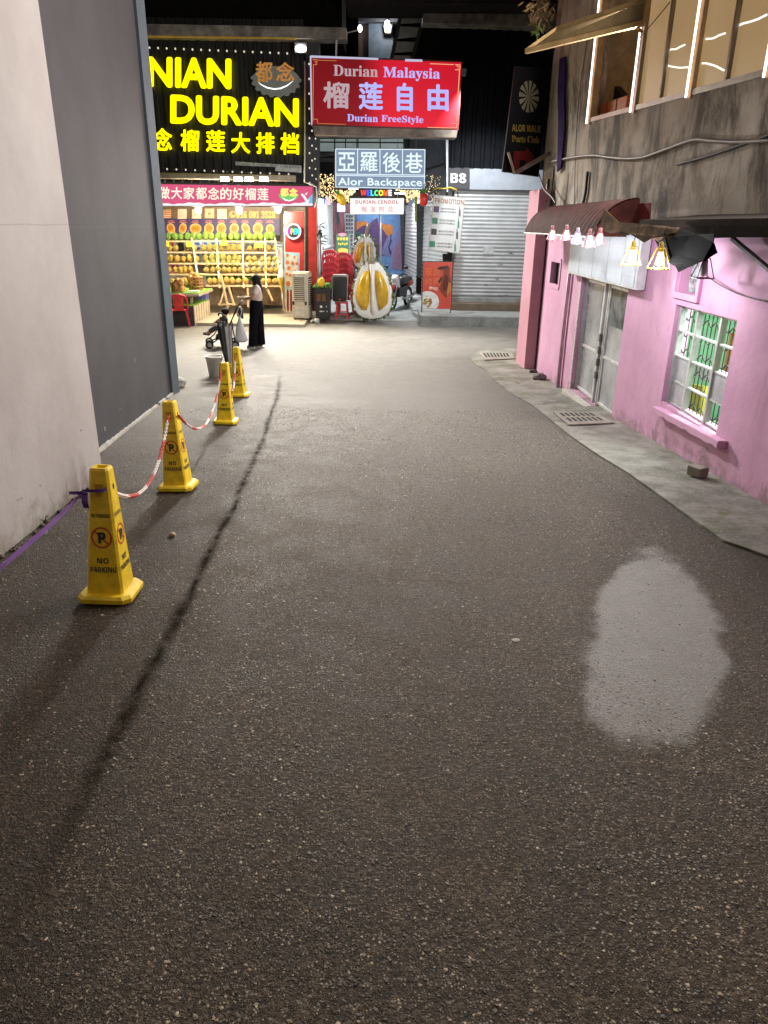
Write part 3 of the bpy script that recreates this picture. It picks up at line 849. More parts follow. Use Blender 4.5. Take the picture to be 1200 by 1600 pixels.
_q = N(glnt); _g = _q.n('ShaderNodeBsdfGlossy'); _g.inputs['Roughness'].default_value = 0.05; _t = _q.n('ShaderNodeBsdfTransparent'); _m = _q.n('ShaderNodeMixShader')
_t.inputs[0].default_value = (0.86, 0.92, 0.88, 1); _m.inputs[0].default_value = 0.07
_q.l(_t.outputs[0], _m.inputs[1]); _q.l(_g.outputs[0], _m.inputs[2]); _q.l(_m.outputs[0], glo.inputs[0])
b = MB(); b.quad(wp(y1 - 0.05, z0, -0.072), wp(y0 + 0.05, z0, -0.072), wp(y0 + 0.05, z1, -0.072), wp(y1 - 0.05, z1, -0.072)); b.build('pane', gl, win)
# what stands inside the window: a lit room with coloured walls, a counter and tiles
room = MB()
dz = 1.5
room.mat(0).quad(wp(9.2, -0.9, -dz), wp(5.2, -0.9, -dz), wp(5.2, 1.5, -dz), wp(9.2, 1.5, -dz))
room.mat(0).quad(wp(9.2, -0.9, -0.2), wp(9.2, -0.9, -dz), wp(9.2, 1.5, -dz), wp(9.2, 1.5, -0.2))
room.mat(1).quad(wp(5.2, -0.9, -0.2), wp(5.2, 1.5, -0.2), wp(5.2, 1.5, -dz), wp(5.2, -0.9, -dz))
room.mat(0).quad(wp(9.2, 1.5, -0.2), wp(9.2, 1.5, -dz), wp(5.2, 1.5, -dz), wp(5.2, 1.5, -0.2))
room.mat(2).quad(wp(9.2, -0.9, -0.2), wp(5.2, -0.9, -0.2), wp(5.2, -0.9, -dz), wp(9.2, -0.9, -dz))
room.build('shop_interior', [M('mint_wall', (0.17, 0.42, 0.26, 1), 0.6), M('lime_wall', (0.45, 0.62, 0.16, 1), 0.6), M('tile_floor', (0.35, 0.35, 0.33, 1), 0.4)], pk)
def inside(name, mat, pts, off, d=0.06):
    b = MB(); b.prism([W(x, y, -off) for x, y in pts], (d, 0, 0)); b.build(name, mat, pk)
inside('orange_panel', M('orange_paint', (0.62, 0.20, 0.05, 1), 0.6), [(1098, 511), (1160, 524), (1150, 592), (1118, 577), (1122, 548), (1094, 533)], 1.30)
inside('lime_curtain', M('lime_cloth', (0.42, 0.62, 0.06, 1), 0.8), [(1059, 470), (1071, 473), (1060, 560), (1049, 556)], 0.55)
inside('yellow_panel', M('yellow_paint', (0.75, 0.62, 0.08, 1), 0.6), [(1071, 598), (1100, 604), (1092, 650), (1064, 640)], 0.9)
inside('green_panel', M('leaf_green_paint', (0.12, 0.45, 0.14, 1), 0.6), [(1060, 640), (1130, 664), (1122, 690), (1056, 664)], 0.8)
inside('pale_counter', M('pale_mint', (0.55, 0.75, 0.62, 1), 0.5), [(1085, 566), (1150, 590), (1142, 610), (1082, 586)], 0.7)
lamp('shop_light', 'AREA', (wx(7.2) + 0.85, 7.2, 1.42), 100, (0.93, 1.0, 0.93), pk, 0.9, (wx(7.2) + 0.85, 7.2, 0))
# sill, lintel chips
b = MB()
lo_s, hi_s = W(1019, 634, 0.09), W(1122, 689, 0.09)
n_s = 14; up_s = [(lo_s.y + (hi_s.y - lo_s.y) * i / n_s, lo_s.z + (hi_s.z - lo_s.z) * i / n_s) for i in range(n_s + 1)]
pts = up_s[::-1] + [(y, z - 0.058 - 0.022 * abs(math.sin(i * 1.9 + 0.6))) for i, (y, z) in enumerate(up_s)]
b.prism([wp(y, z, 0.09) for y, z in pts], (0.09, 0, 0))
b.build('window_sill', pink_mat, pk, bevel=0.008)
b = MB()
y0, y1, z0, z1 = TRAN
for ya, za, yb, zb in ((y1 + .05, z0 - .03, y0 - .05, z0 - .03), (y1 + .05, z0 - .06, y1 + .05, z1), (y0 - .05, z0 - .06, y0 - .05, z1)): wbar(b, ya, za, yb, zb, 0.03, 0.03, 0.03)
tr = b.build('transom_window', pink_mat, pk)
b = MB(); b.quad(wp(y1, z0, -0.10), wp(y0, z0, -0.10), wp(y0, z1, -0.10), wp(y1, z1, -0.10)); b.build('pane', M('milky_broken_glass', (0.40, 0.46, 0.45, 1), 0.2, var=0.85, scale=9), tr)
b = MB()
y0, y1, z0, z1 = VENT
for ya, za, yb, zb in ((y1, z0, y0, z0), (y1, z1, y0, z1), (y1, z0, y1, z1), (y0, z0, y0, z1)): wbar(b, ya, za, yb, zb, 0.035, 0.015, 0.06)
vt = b.build('vent_window', pink_mat, pk)
b = MB(); b.quad(wp(y1, z0, -0.09), wp(y0, z0, -0.09), wp(y0, z1, -0.09), wp(y1, z1, -0.09)); b.build('pane', M('sooty_mesh', (0.03, 0.027, 0.025, 1), 0.7), vt)
# --- double door
y0, y1, z0, z1 = DOOR
b = MB()
for ya in (y1 - 0.03, y0 + 0.03): wbar(b, ya, z0 + .002, ya, z1 - .002, 0.03, -0.05, 0.09)
wbar(b, y1 - .06, z1 - .03, y0 + .06, z1 - .03, 0.028, -0.05, 0.09)
for ya in (10.42, 10.25): wbar(b, ya, z0 + .002, ya, z1 - .06, 0.02, -0.06, 0.05)
dr = b.build('door', al, pk)
leafm = M('brushed_door_panel', (0.50, 0.53, 0.56, 1), 0.24, 0.6, var=0.3, scale=2.5)
for ya, yb in ((y1 - 0.065, 10.445), (10.225, y0 + 0.065)):
    b = MB(); b.prism([wp(ya, z0 + .01, -0.085), wp(yb, z0 + .01, -0.085), wp(yb, z1 - .06, -0.085), wp(ya, z1 - .06, -0.085)], (0.03, 0, 0))
    lf = b.build('leaf', leafm, dr)
    b = MB()
    for yy in (ya - .022, yb + .022): wbar(b, yy, z0 + .012, yy, z1 - .062, 0.02, -0.068, 0.02)
    for zz_ in (z0 + .05, -0.02, z1 - .085): wbar(b, ya - .043, zz_, yb + .043, zz_, 0.016, -0.070, 0.018)
    b.build('leaf_frame', al, lf)
b = MB(); b.prism([wp(10.20, 0.42, -0.082), wp(9.40, 0.42, -0.082), wp(9.40, 0.92, -0.082), wp(10.20, 0.92, -0.082)], (0.02, 0, 0)); b.build('door_glass', M('dim_glass', (0.16, 0.18, 0.18, 1), 0.15, var=0.6, scale=4), dr)
b = MB()
for zc in (-0.30, -0.12, 0.05, 0.22):
    b = MB(); b.box((wx(10.33) + 0.05, 10.33, zc), (0.05, 0.06, 0.10)); b.build('lock', M('tarnished_steel', (0.20, 0.19, 0.18, 1), 0.5, 0.7), dr)
b = MB()
b.hexa([wp(11.45, -0.93, 0.12), wp(9.22, -0.80, 0.12), wp(9.22, -0.80, -0.1), wp(11.45, -0.93, -0.1)], [wp(11.45, -0.745, 0.12), wp(9.22, -0.705, 0.12), wp(9.22, -0.705, -0.1), wp(11.45, -0.745, -0.1)])
b.build('door_step', rough_concrete('step_cement', (0.42, 0.39, 0.36, 1), (0.58, 0.55, 0.50, 1), 0.1, 0.3), pk, bevel=0.01)
b = MB(); wbar(b, y1 + 0.03, z0 - .2, y1 + 0.03, 1.35, 0.03, 0.012, 0.012); b.build('door_edge_strip', M('chipped_white', (0.6, 0.55, 0.55, 1), 0.8, var=0.5, scale=25), pk)
# --- awning over the door
mar = M('maroon_sheet', (0.062, 0.016, 0.012, 1), 0.8, 0.0, var=0.5, scale=5, spec=0.12)
b = MB()
NYS = 84
prof = []
for i in range(11):
    t = i / 10
    prof.append((0.02 + 0.50 * math.sin(t * 1.35) / math.sin(1.35), 1.97 - 0.42 * (1 - math.cos(t * 1.35)) / (1 - math.cos(1.35))))
vs, fs = [], []
for k in range(NYS + 1):
    y = 13.45 - (13.45 - 9.25) * k / NYS
    w = 0.020 * math.cos(k * 2 * math.pi / 4.0)
    for (o_, z_) in prof:
        vs.append((wx(y) - o_ - w * 0.5, y, z_ + w * 0.7))
n = len(prof)
for k in range(NYS):
    for i in range(n - 1): fs.append((k * n + i, k * n + i + 1, (k + 1) * n + i + 1, (k + 1) * n + i))
b.add(vs, fs, True)
aw = b.build('awning', mar, pk)
b = MB(); b.prism([wp(9.24, z_, o_) for o_, z_ in prof] + [wp(9.24, 1.55, 0.02)], (0, 0.012, 0)); b.build('awning_end', mar, aw)
b = MB(); b.prism([W(942, 321, 0.03), W(1015, 317, 0.03), W(1013, 354, 0.03), W(950, 352, 0.03)], (0.02, 0, 0)); b.build('backing_sheet', M('dull_red_sheet', (0.085, 0.014, 0.012, 1), 0.8, spec=0.1, var=0.35), aw)
b = MB(); b.tube([wp(13.5, 1.545, 0.53), wp(9.2, 1.545, 0.53)], 0.012, 6); b.build('awning_rail', M('pale_rail', (0.5, 0.47, 0.45, 1), 0.5), aw)
# torn tarpaulin
def torn(name, pts, off0, off1, mat, par):
    """hanging ragged sheet: pixel outline, spread between two distances from the wall"""
    ring = []
    for i, (x, y) in enumerate(pts): ring.append(W(x, y, off0 + (off1 - off0) * (0.5 + 0.5 * math.sin(i * 1.9))))
    b = MB(); b.prism(ring, (0.012, 0.01, 0)); return b.build(name, mat, par)
black = M('black_tarpaulin', (0.003, 0.003, 0.003, 1), 0.95, spec=0.05, bump=0.4, bscale=20)
brown = M('brown_rag', (0.075, 0.045, 0.024, 1), 0.95, spec=0.05, var=0.6, scale=7, bump=0.4)
torn('torn_edge', [(938, 357), (944, 326), (966, 347), (1000, 350), (1035, 353), (1060, 357), (1052, 366), (1046, 376), (1037, 370), (1029, 378), (1018, 372), (1006, 379), (996, 371), (985, 366), (972, 369), (963, 363), (952, 365)], 0.46, 0.52, brown, aw)
torn('hanging_rag', [(1022, 374), (1036, 366), (1060, 357), (1088, 366), (1116, 365), (1114, 378), (1120, 395), (1098, 408), (1082, 414), (1060, 425), (1055, 416), (1047, 412), (1040, 396), (1030, 388)], 0.40, 0.50, black, aw)
torn('sagging_sheet', [(1060, 356), (1120, 352), (1205, 354), (1205, 371), (1150, 371), (1118, 372), (1090, 372)], 0.20, 0.24, M('sooty_fabric', (0.018, 0.013, 0.009, 1), 0.95, spec=0.05, bump=0.5, bscale=10), aw)
b = MB(); bar3(b, W(1145, 373, 0.12), W(1215, 432, 0.04), 0.022, 0.012); b.build('bracket', M('grey_bracket', (0.14, 0.12, 0.12, 1), 0.6), pk)
# blank light box over the door
sbx = thing('blank_lightbox', W(940, 410, 0.1), 'blank white shop light box mounted on the pink wall above the door', 'sign box')
a, c = W(887, 425, 0.12), W(994, 441, 0.12)
b = MB()
top = 1.60
lo = [Vector((wx(a.y) - .12, a.y, 0.985)), Vector((wx(c.y) - .12, c.y, 0.985)), Vector((wx(c.y) - .01, c.y, 0.985)), Vector((wx(a.y) - .01, a.y, 0.985))]
b.hexa(lo, [Vector((p.x, p.y, top)) for p in lo]); b.build('casing', M('white_casing', (0.70, 0.72, 0.74, 1), 0.45), sbx, bevel=0.008)
b = MB(); f_ = lambda u, z: Vector((wx(a.y + (c.y - a.y) * u) - .126, a.y + (c.y - a.y) * u, z))
b.quad(f_(.02, 1.01), f_(.98, 1.01), f_(.98, 1.58), f_(.02, 1.58)); b.build('face_sheet', M('white_acrylic', (0.58, 0.65, 0.72, 1), 0.45, var=0.06, spec=0.2), sbx)
b = MB()
seamm = M('grey_seam', (0.52, 0.55, 0.58, 1), 0.5)
for u in (0.2, 0.42, 0.63, 0.83): b.hexa([f_(u, 1.012), f_(u + .006, 1.012), f_(u + .006, 1.578), f_(u, 1.578)], [p + Vector((-.003, 0, 0)) for p in (f_(u, 1.012), f_(u + .006, 1.012), f_(u + .006, 1.578), f_(u, 1.578))])
for z in (1.12, 1.26, 1.42): b.hexa([f_(.02, z), f_(.98, z), f_(.98, z + .005), f_(.02, z + .005)], [p + Vector((-.0035, 0, 0)) for p in (f_(.02, z), f_(.98, z), f_(.98, z + .005), f_(.02, z + .005))])
b.build('seams', seamm, sbx)
# pendant lamps: four sided wire cage, cap, bulb
bulb_em = EM('white_bulb_glow', (1.0, 0.92, 0.84, 1), 2.6)
def pendant(px, py, h, wire, label, lit, power, off=0.60, pos=None):
    p = pos or W(px, py, off)
    o = thing('pendant_lamp', p, label, 'lamp', 'caged lamps hanging under the awning')
    b = MB(); t, s = h * 0.16, h * 0.40
    tp = [Vector((p.x + a * t, p.y + c * t, p.z + h * 0.42)) for a, c in ((1, 1), (1, -1), (-1, -1), (-1, 1))]
    lo_ = [Vector((p.x + a * s, p.y + c * s, p.z - h * 0.48)) for a, c in ((1, 1), (1, -1), (-1, -1), (-1, 1))]
    r = 0.0045
    for i in range(4):
        b.cyl(tp[i], lo_[i], r, n=5); b.cyl(lo_[i], lo_[(i + 1) % 4], r, n=5); b.cyl(tp[i], tp[(i + 1) % 4], r, n=5)
        mid = lambda k: tp[k].lerp(lo_[k], 0.5)
    b.build('cage', wire, o)
    b = MB(); b.lathe((p.x, p.y, p.z + h * 0.42), [(0.0, 0.055), (0.02, 0.05), (0.022, 0.0), (0.018, -0.05), (0.0, -0.055)], 10); b.build('lamp_holder', wire, o)
    b = MB(); b.lathe((p.x, p.y, p.z), [(0.0, -0.075), (0.028, -0.06), (0.038, -0.03), (0.03, 0.02), (0.016, 0.06), (0.0, 0.07)], 10); b.build('bulb', bulb_em if lit else M('grey_bulb', (0.5, 0.5, 0.5, 1), 0.1), o)
    b = MB(); b.cyl((p.x, p.y, p.z + h * 0.42 + 0.05), (p.x + 0.02, p.y, max(p.z + h * 0.55, 1.66)), 0.004, n=5); b.build('flex', M('black_flex', (0.02, 0.02, 0.02, 1), 0.6), o)
    if lit: lamp('bulb_light', 'POINT', (p.x - 0.01, p.y, p.z - 0.09), power, (0.95, 0.95, 1.0), o, 0.05)
    return o
rose = M('rose_wire', (0.50, 0.20, 0.23, 1), 0.5); lil = M('lilac_wire', (0.60, 0.50, 0.72, 1), 0.5); yel = M('yellow_wire', (0.62, 0.40, 0.02, 1), 0.5); blk = M('black_wire', (0.05, 0.045, 0.04, 1), 0.5)
pendant(863, 366, 0.15, rose, 'lit rose wire lamp hanging at the far tip of the awning', True, 4.6, 0.62)
pendant(885, 366, 0.15, rose, 'lit rose wire lamp next to the one at the awning tip', True, 4.6, 0.62)
pendant(902, 371, 0.15, lil, 'lit lilac wire lamp hanging in front of the blank light box corner', True, 4.6, 0.62)
pendant(921, 375, 0.165, rose, 'lit rose wire lamp hanging lowest before the blank light box', True, 4.6, 0.62)
pendant(937, 372, 0.13, rose, 'smaller rose wire lamp tucked against the torn brown edge', True, 4.6, 0.62)
pendant(988, 399, 0.19, yel, 'lit yellow wire lamp hanging before the end of the blank light box', True, 24)
pendant(1031, 403, 0.19, yel, 'lit yellow wire lamp hanging beside the black rag', True, 24)
pendant(1100, 418, 0.18, blk, 'unlit black wire lamp hanging behind the black rag', False, 0, 0.30)
# pipes, cables on the building
dkp = M('dark_pipe', (0.07, 0.05, 0.045, 1), 0.55)
b = MB(); b.tube([W(857, 280, 0.06), W(854, 315, 0.06), W(826, 584, 0.06)], 0.028, 8)
for t in (0.3, 0.65): b.box(W(854, 315, 0.05).lerp(W(826, 584, 0.05), t), (0.09, 0.08, 0.03))
b.build('downpipe', dkp, pk)
b = MB(); b.tube([W(893, 400, 0.04), W(880, 520, 0.04), W(871, 612, 0.04)], 0.030, 8); b.build('waste_pipe', M('pink_pipe', (0.55, 0.33, 0.42, 1), 0.5), pk)
def cable(name, pts, r, label, mat=None, fn=U, off=0.03, cat='cable'):
    b = MB(); P3 = [fn(x, y, off) for x, y in pts]
    fine = []
    for i in range(len(P3) - 1):
        p0, p1, p2, p3 = P3[max(i - 1, 0)], P3[i], P3[i + 1], P3[min(i + 2, len(P3) - 1)]
        for k in range(5):
            t = k / 5
            fine.append(0.5 * ((2 * p1) + (p2 - p0) * t + (2 * p0 - 5 * p1 + 4 * p2 - p3) * t * t + (3 * p1 - p0 - 3 * p2 + p3) * t ** 3))
    fine.append(P3[-1])
    b.tube(fine, r, 7)
    return tag(b.build(name, mat or M('black_cable', (0.025, 0.022, 0.02, 1), 0.6)), label, cat)
cable('wall_cable', [(862, 253), (890, 247), (926, 243), (960, 247), (1000, 247), (1040, 234), (1082, 219), (1110, 220), (1150, 222), (1210, 219)], 0.022, 'thick grey cable swagged along the grimy upper wall', M('grey_conduit', (0.16, 0.13, 0.11, 1), 0.5))
cable('iron_bar', [(1059, 257), (1110, 243), (1160, 226), (1215, 206)], 0.018, 'black iron bar sticking out from the grimy upper wall', cat='bar')
cable('thin_wire', [(920, 46), (905, 150), (899, 250), (898, 318)], 0.006, 'thin black wire running down the wall above the awning')
cable('wall_bracket', [(918, 268), (915, 300), (911, 318)], 0.022, 'short dark pipe stub standing above the maroon awning', cat='pipe')
cable('sagging_wire', [(1100, 428), (1130, 448), (1165, 463), (1212, 472)], 0.005, 'thin sagging wire crossing the pink wall above the grille window', fn=W, off=0.05)
cable('drop_wire', [(866, 260), (862, 300), (856, 340), (852, 370)], 0.016, 'bundle of black wires dropping beside the corner downpipe', fn=W, off=0.10)
cable('drop_wire', [(842, 272), (850, 295), (862, 308), (868, 318)], 0.014, 'short black cable looping under the darts sign', fn=W, off=0.18)
cable('window_wire', [(1047, 3), (1012, 45), (978, 80), (955, 100)], 0.006, 'thin dark wire slanting across the open upstairs window', off=0.05)
# purple sheet at the corner
b = MB(); b.prism([U(874, 92, 0.05), U(883, 88, 0.04), U(881, 150, 0.06), U(882, 200, 0.05), U(876, 262, 0.06), U(870, 268, 0.06), U(872, 190, 0.07), U(871, 140, 0.05)], (0.03, 0.03, 0))
tag(b.build('purple_tarp', M('violet_cloth', (0.035, 0.014, 0.11, 1), 0.9, spec=0.08, var=0.6, scale=5, bump=0.5, bscale=9)), 'narrow violet cloth hanging down the corner of the upper storey', 'cloth')
# withered plant hanging by the roof corner
pl = thing('hanging_plant', at(850, 20, 14.3), 'withered brown plant trailing from the roof corner above the darts sign', 'plant')
b = MB(); g = random.Random(12)
for i in range(150):
    cx_, cy_ = 846 + g.gauss(0, 12), 14 + g.gauss(0, 10)
    if i > 118: cx_, cy_ = 840 + g.gauss(0, 2.5), 36 + g.random() * 18
    p = at(cx_, cy_, 14.3 + g.uniform(-0.2, 0.2))
    t = Vector((g.gauss(0, 1), g.gauss(0, 1), g.gauss(-0.6, 0.8))).normalized() * g.uniform(0.08, 0.2); s_ = t.cross(Vector((g.random(), g.random(), g.random()))).normalized() * 0.018
    b.mat(1 if i > 118 else 0); b.add([p, p + t * 0.5 + s_, p + t, p + t * 0.5 - s_], ((0, 1, 2, 3),))
b.build('leaves', [M('dry_leaf', (0.20, 0.12, 0.05, 1), 0.8), M('green_leaf', (0.10, 0.15, 0.03, 1), 0.7)], pl)
b = MB()
for i in range(7): b.tube([at(838 + 4 * i, -8, 14.35), at(842 + 2 * i, 12, 14.3), at(838 + 3 * i, 30, 14.28)], 0.008, 5)
b.build('stems', M('dry_stem', (0.12, 0.08, 0.04, 1), 0.9), pl)
# darts sign
ds = thing('darts_sign', at(822, 190, 14.95), 'tall black hanging sign with a dartboard and a red arrow', 'sign')
b = MB(); slab(b, [(805, 103), (856, 106), (842, 276), (785, 268)], 14.95, 0.12); b.build('board', M('black_board', (0.005, 0.005, 0.006, 1), 0.8, spec=0.1), ds)
b = MB(); Yd = 14.944
for k in range(12):
    a0 = k * math.pi / 6
    if k % 1 == 0: b.poly([at(826.5, 151, Yd)] + [at(826.5 + 15.5 * math.cos(a0 + t), 151 + 25 * math.sin(a0 + t), Yd) for t in (0.0, 0.12, 0.24, 0.34)])
b.build('dartboard', M('cream_paint', (0.20, 0.18, 0.12, 1), 0.8, spec=.1), ds)
b = MB(); txt(b, sansbold('ALOR WALK'), (800, 194, 845, 205), Yd, 0.05, res=1); b.build('name_lettering', M('gold_paint', (0.24, 0.17, 0.03, 1), 0.8, spec=.1), ds)
b = MB(); txt(b, mathbold('Darts Club'), (800, 211, 842, 222), Yd, 0.05, res=1); b.build('lettering', M('gold_paint', (0.24, 0.17, 0.03, 1), 0.8, spec=.1), ds)
b = MB(); b.poly(P([(803, 236), (822, 236), (822, 229), (836, 246), (820, 262), (821, 250), (812, 250), (811, 266), (802, 265)], Yd)); b.build('arrow', M('dull_red_paint', (0.12, 0.012, 0.010, 1), 0.8, spec=.1), ds)
b = MB(); bar3(b, at(794, 238, 14.85), at(804, 272, 14.85), 0.025, 0.02); bar3(b, at(806, 270, 14.9), at(858, 240, 14.4), 0.03, 0.03); b.build('bracket', M('rusty_steel', (0.20, 0.15, 0.12, 1), 0.7), ds)
b = MB(); b.cyl(at(796, 240, 15.12), at(804, 270, 15.12), 0.03, n=8); b.build('added_tube_lamp', EM('white_tube_glow', (1, .95, .86, 1), 2.0), ds)  # glowing tube added as a source for the junction's front light
lamp('tube_light', 'SPOT', at(800, 255, 15.3), 480, (0.97, 0.98, 1.0), ds, 0.25, (-0.4, 20.6, -0.6), 120, blend=0.7)  # added spot behind the sign, brightens statues and shutter from the front

# ================================================================== durian shop (far left)
YS = 20.5
dkm = M('black_cladding', (0.016, 0.017, 0.018, 1), 0.45, 0.3, var=0.3)
shop = thing('durian_shop', at(350, 505, YS), 'dark clad durian shop with an open stall under a pink banner', 'shop')
zc0, zc1 = at(350, 286, YS).z, at(350, 52, YS).z
def corrugated(mb, x0, x1, z0, z1, Y, pitch=0.22, d=0.05):
    n = int(abs(x1 - x0) / pitch); st = (x1 - x0) / n
    xs = []
    for k in range(n):
        a = x0 + k * st
        xs += [(a, 0), (a + st * 0.55, 0), (a + st * 0.65, -d), (a + st * 0.9, -d)]
    xs.append((x1, 0))
    vs = [(x, Y + o_, z) for x, o_ in xs for z in (z0, z1)]
    mb.add(vs, [(2 * i, 2 * i + 2, 2 * i + 3, 2 * i + 1) for i in range(len(xs) - 1)])
    return mb
b = corrugated(MB(), at(150, 180, YS).x, at(478, 180, YS).x, zc0, zc1 + 0.3, YS); b.build('cladding', dkm, shop)
b = MB(); slab(b, [(477, 62), (498, 63), (497, 300), (477, 300)], YS - 0.08, 0.5); b.build('corner_column', M('dark_grey_column', (0.03, 0.032, 0.035, 1), 0.5), shop)
b = MB(); slab(b, [(160, 36), (541, 43), (541, 61), (160, 54)], YS - 0.45, 0.5); b.build('gutter', M('weathered_gutter', (0.20, 0.185, 0.16, 1), 0.7, var=0.6, scale=3), shop)
b = MB(); b.box((-5.65, 22.4, 9.5), (8.8, 2.0, 7.0)); b.build('sky_mask', M('sky_mask_black', (0.006, 0.0055, 0.005, 1), 0.95, spec=0.05), shop)  # added black block that hides the sky glow above the shop
b = MB(); slab(b, [(160, 54.3), (463, 58.5), (463, 61), (160, 57)], YS - 0.47, 0.04); b.build('gutter_edge', M('ochre_edge', (0.55, 0.36, 0.05, 1), 0.5), shop)
b = MB(); b.tube([at(170, 273, YS - 0.3), at(462, 279, YS - 0.3)], 0.075, 10); b.build('lamp_rail', M('tan_rail', (0.36, 0.31, 0.22, 1), 0.6), shop)
b = MB(); slab(b, [(482, 318), (494.5, 318), (494.5, 486), (482, 486)], 20.75, 0.16); b.build('red_post', M('red_post_paint', (0.42, 0.03, 0.022, 1), 0.4), shop)
b = MB(); slab(b, [(477, 318), (482, 318), (482, 486), (477, 486)], 20.85, 0.16); b.build('black_post', dkm, shop)
b = MB(); b.tube([at(476, 95, YS - 0.12), at(476.5, 150, YS - 0.12), at(476, 285, YS - 0.12), at(484, 287, YS - 0.2), at(494, 292, YS - 0.3), at(496, 310, YS - 0.3), at(492, 325, YS - 0.3)], 0.018, 7); b.build('conduit', M('pale_conduit', (0.5, 0.5, 0.48, 1), 0.5), shop)
b = MB(); xl, xr = at(150, 400, 20.3).x, at(478, 400, 20.3).x; zt = at(350, 316, 20.6).z
b.box(((xl + xr) / 2, 22.4, zt + 0.06), (xr - xl, 3.6, 0.08)); b.build('stall_ceiling', M('cream_ceiling', (0.55, 0.50, 0.42, 1), 0.7), shop)
b = MB(); b.box(((xl + xr) / 2, 24.0, 0.6), (xr - xl, 0.1, 4.0)); b.build('back_wall', M('beige_wall', (0.45, 0.41, 0.36, 1), 0.7), shop)
b = MB(); b.box((xl, 22.2, 0.6), (0.1, 3.7, 4.0)); b.build('side_wall', M('beige_wall', (0.45, 0.41, 0.36, 1), 0.7), shop)
b = MB(); b.box(((xl + xr) / 2, 21.75, gz(20) + 0.01), (xr - xl, 4.7, 0.12)); b.build('platform', M('cream_floor_tile', (0.46, 0.40, 0.30, 1), 0.45, var=0.15, scale=2), shop, bevel=0.01)
b = MB(); slab(b, [(321, 447), (441, 447), (441, 476), (321, 476)], 22.0, 0.06)
for x in (344, 362, 375, 400, 420): slab(b.mat(1), [(x, 447), (x + .6, 447), (x + .6, 476), (x, 476)], 21.992, 0.01)
b.build('plinth_boards', [M('tan_boards', (0.36, 0.28, 0.18, 1), 0.6), M('board_joint', (0.14, 0.10, 0.06, 1), 0.8)], shop)
for px in (351, 372, 389, 412):
    o = thing('banner_floodlight', at(px, 279.5, YS - 0.38), {351: 'small white floodlight on the rail, first beside the cone side of the row', 372: 'small warm floodlight on the rail above the phrase on the pink banner', 389: 'small warm floodlight on the rail between two others', 412: 'small white floodlight on the rail closest to the round banner logo'}[px], 'floodlight', 'floodlights on the rail above the pink banner')
    b = MB(); b.box(at(px, 279.5, YS - 0.36), (0.24, 0.08, 0.12)); b.build('housing', M('lamp_housing', (0.25, 0.25, 0.25, 1), 0.5), o)
    b = MB(); b.box(at(px, 280, YS - 0.41), (0.21, 0.012, 0.095)); b.build('lens', EM('flood_white' if px in (351, 412) else 'flood_warm', (1, 0.98, 0.94, 1) if px in (351, 412) else (1, 0.86, 0.66, 1), 10), o)
    p = at(px, 283, YS - 0.47)
    lamp('flood_beam', 'SPOT', p, 260, (1, 0.93, 0.82), o, 0.06, (p.x + 0.5, p.y - 3.0, -1), 120, blend=0.8)
fl = thing('floodlight', at(470, 76, YS - 0.35), 'bright white floodlight at the top corner of the yellow lettered wall', 'floodlight')
b = MB(); b.box(at(470, 75, YS - 0.30), (0.28, 0.10, 0.20)); b.build('housing', M('lamp_housing', (0.25, 0.25, 0.25, 1)), fl)
b = MB(); b.ball(at(470, 76, YS - 0.37), 0.13, 0.02, 0.075, 12, 6); b.build('lens', EM('flood_cool', (1, 1, 1, 1), 14), fl)
b = MB(); bar3(b, at(470, 72, YS - 0.25), at(463, 62, YS - 0.1), 0.02, 0.02); b.build('arm', M('lamp_housing', (0.25, 0.25, 0.25, 1)), fl)
lamp('flood_beam', 'SPOT', at(470, 79, YS - 0.50), 5600, (1.0, 0.97, 0.92), fl, 0.45, (-0.6, 14.6, -1.0), 82, blend=0.6)

# big yellow lettering
yl = EM('yellow_letter_glow', (1.0, 0.86, 0.0, 1), 1.35)
yl2 = M('yellow_letter_side', (0.75, 0.60, 0.02, 1), 0.4, emit=0.5)
sg = thing('letter_sign', at(350, 150, YS - 0.1), 'glowing yellow block letters NIAN DURIAN over a row of characters', 'sign')
def word(name, w, box, slope, bold=0.0):
    n = len(w)
    b = MB(); txt(b, w, box, YS - 0.10, slope, bold, ext=0.10, res=4, fat=2.1); b.build(name, [yl], sg)
word('nian_lettering', 'NIAN', (231, 88, 361.5, 136), 0.027)
word('durian_lettering', 'DURIAN', (266, 147.5, 467, 193.5), 0.030)
b = MB()
for c, bx_ in zip('念榴莲大排档', [(238.5, 200, 269, 235), (282, 202, 311.5, 236.5), (322, 203, 352, 237), (361, 206, 391, 239.5), (400, 206.5, 429, 240.5), (438, 207, 467.5, 241.5)]):
    txt(b, c, bx_, YS - 0.10, 0.02, 0.0, ext=0.08, res=3, fat=0.9)
b.build('character_lettering', [yl], sg)
bl = EM('bulb_cream', (1.0, 0.90, 0.72, 1), 0.55)
bmesh_ = None
def bulb(px, py, Y, par, r=0.022):
    global bmesh_
    p = at(px, py, Y)
    if bmesh_ is None:
        q = MB(); q.ball((0, 0, 0), 1, 1, 1.15, 8, 5); o0 = q.build('bulb', bl); bmesh_ = o0.data; bpy.data.objects.remove(o0)
    o = bpy.data.objects.new('bulb', bmesh_); COL.objects.link(o); o.parent = par
    o.location = p - par.location; o.scale = (r, r, r)
marq = thing('bulb_border', at(350, 180, YS - 0.1), 'border of small round bulbs framing the yellow lettered wall', 'light string')
for k in range(17): bulb(233.5 + k * 13.45, 74.5 + k * 0.56, YS - 0.09, marq)
for k in range(15): bulb(246.5 + k * 14.6, 263.5 + k * 0.62, YS - 0.09, marq)
for k in range(17):
    bulb(483 + (k % 2) * 4 + k * 0.05, 100 + k * 11.6, YS - 0.12, marq)
for k in range(12): bulb(492 + (k % 3), 106 + k * 15.8, YS - 0.12, marq, 0.020)
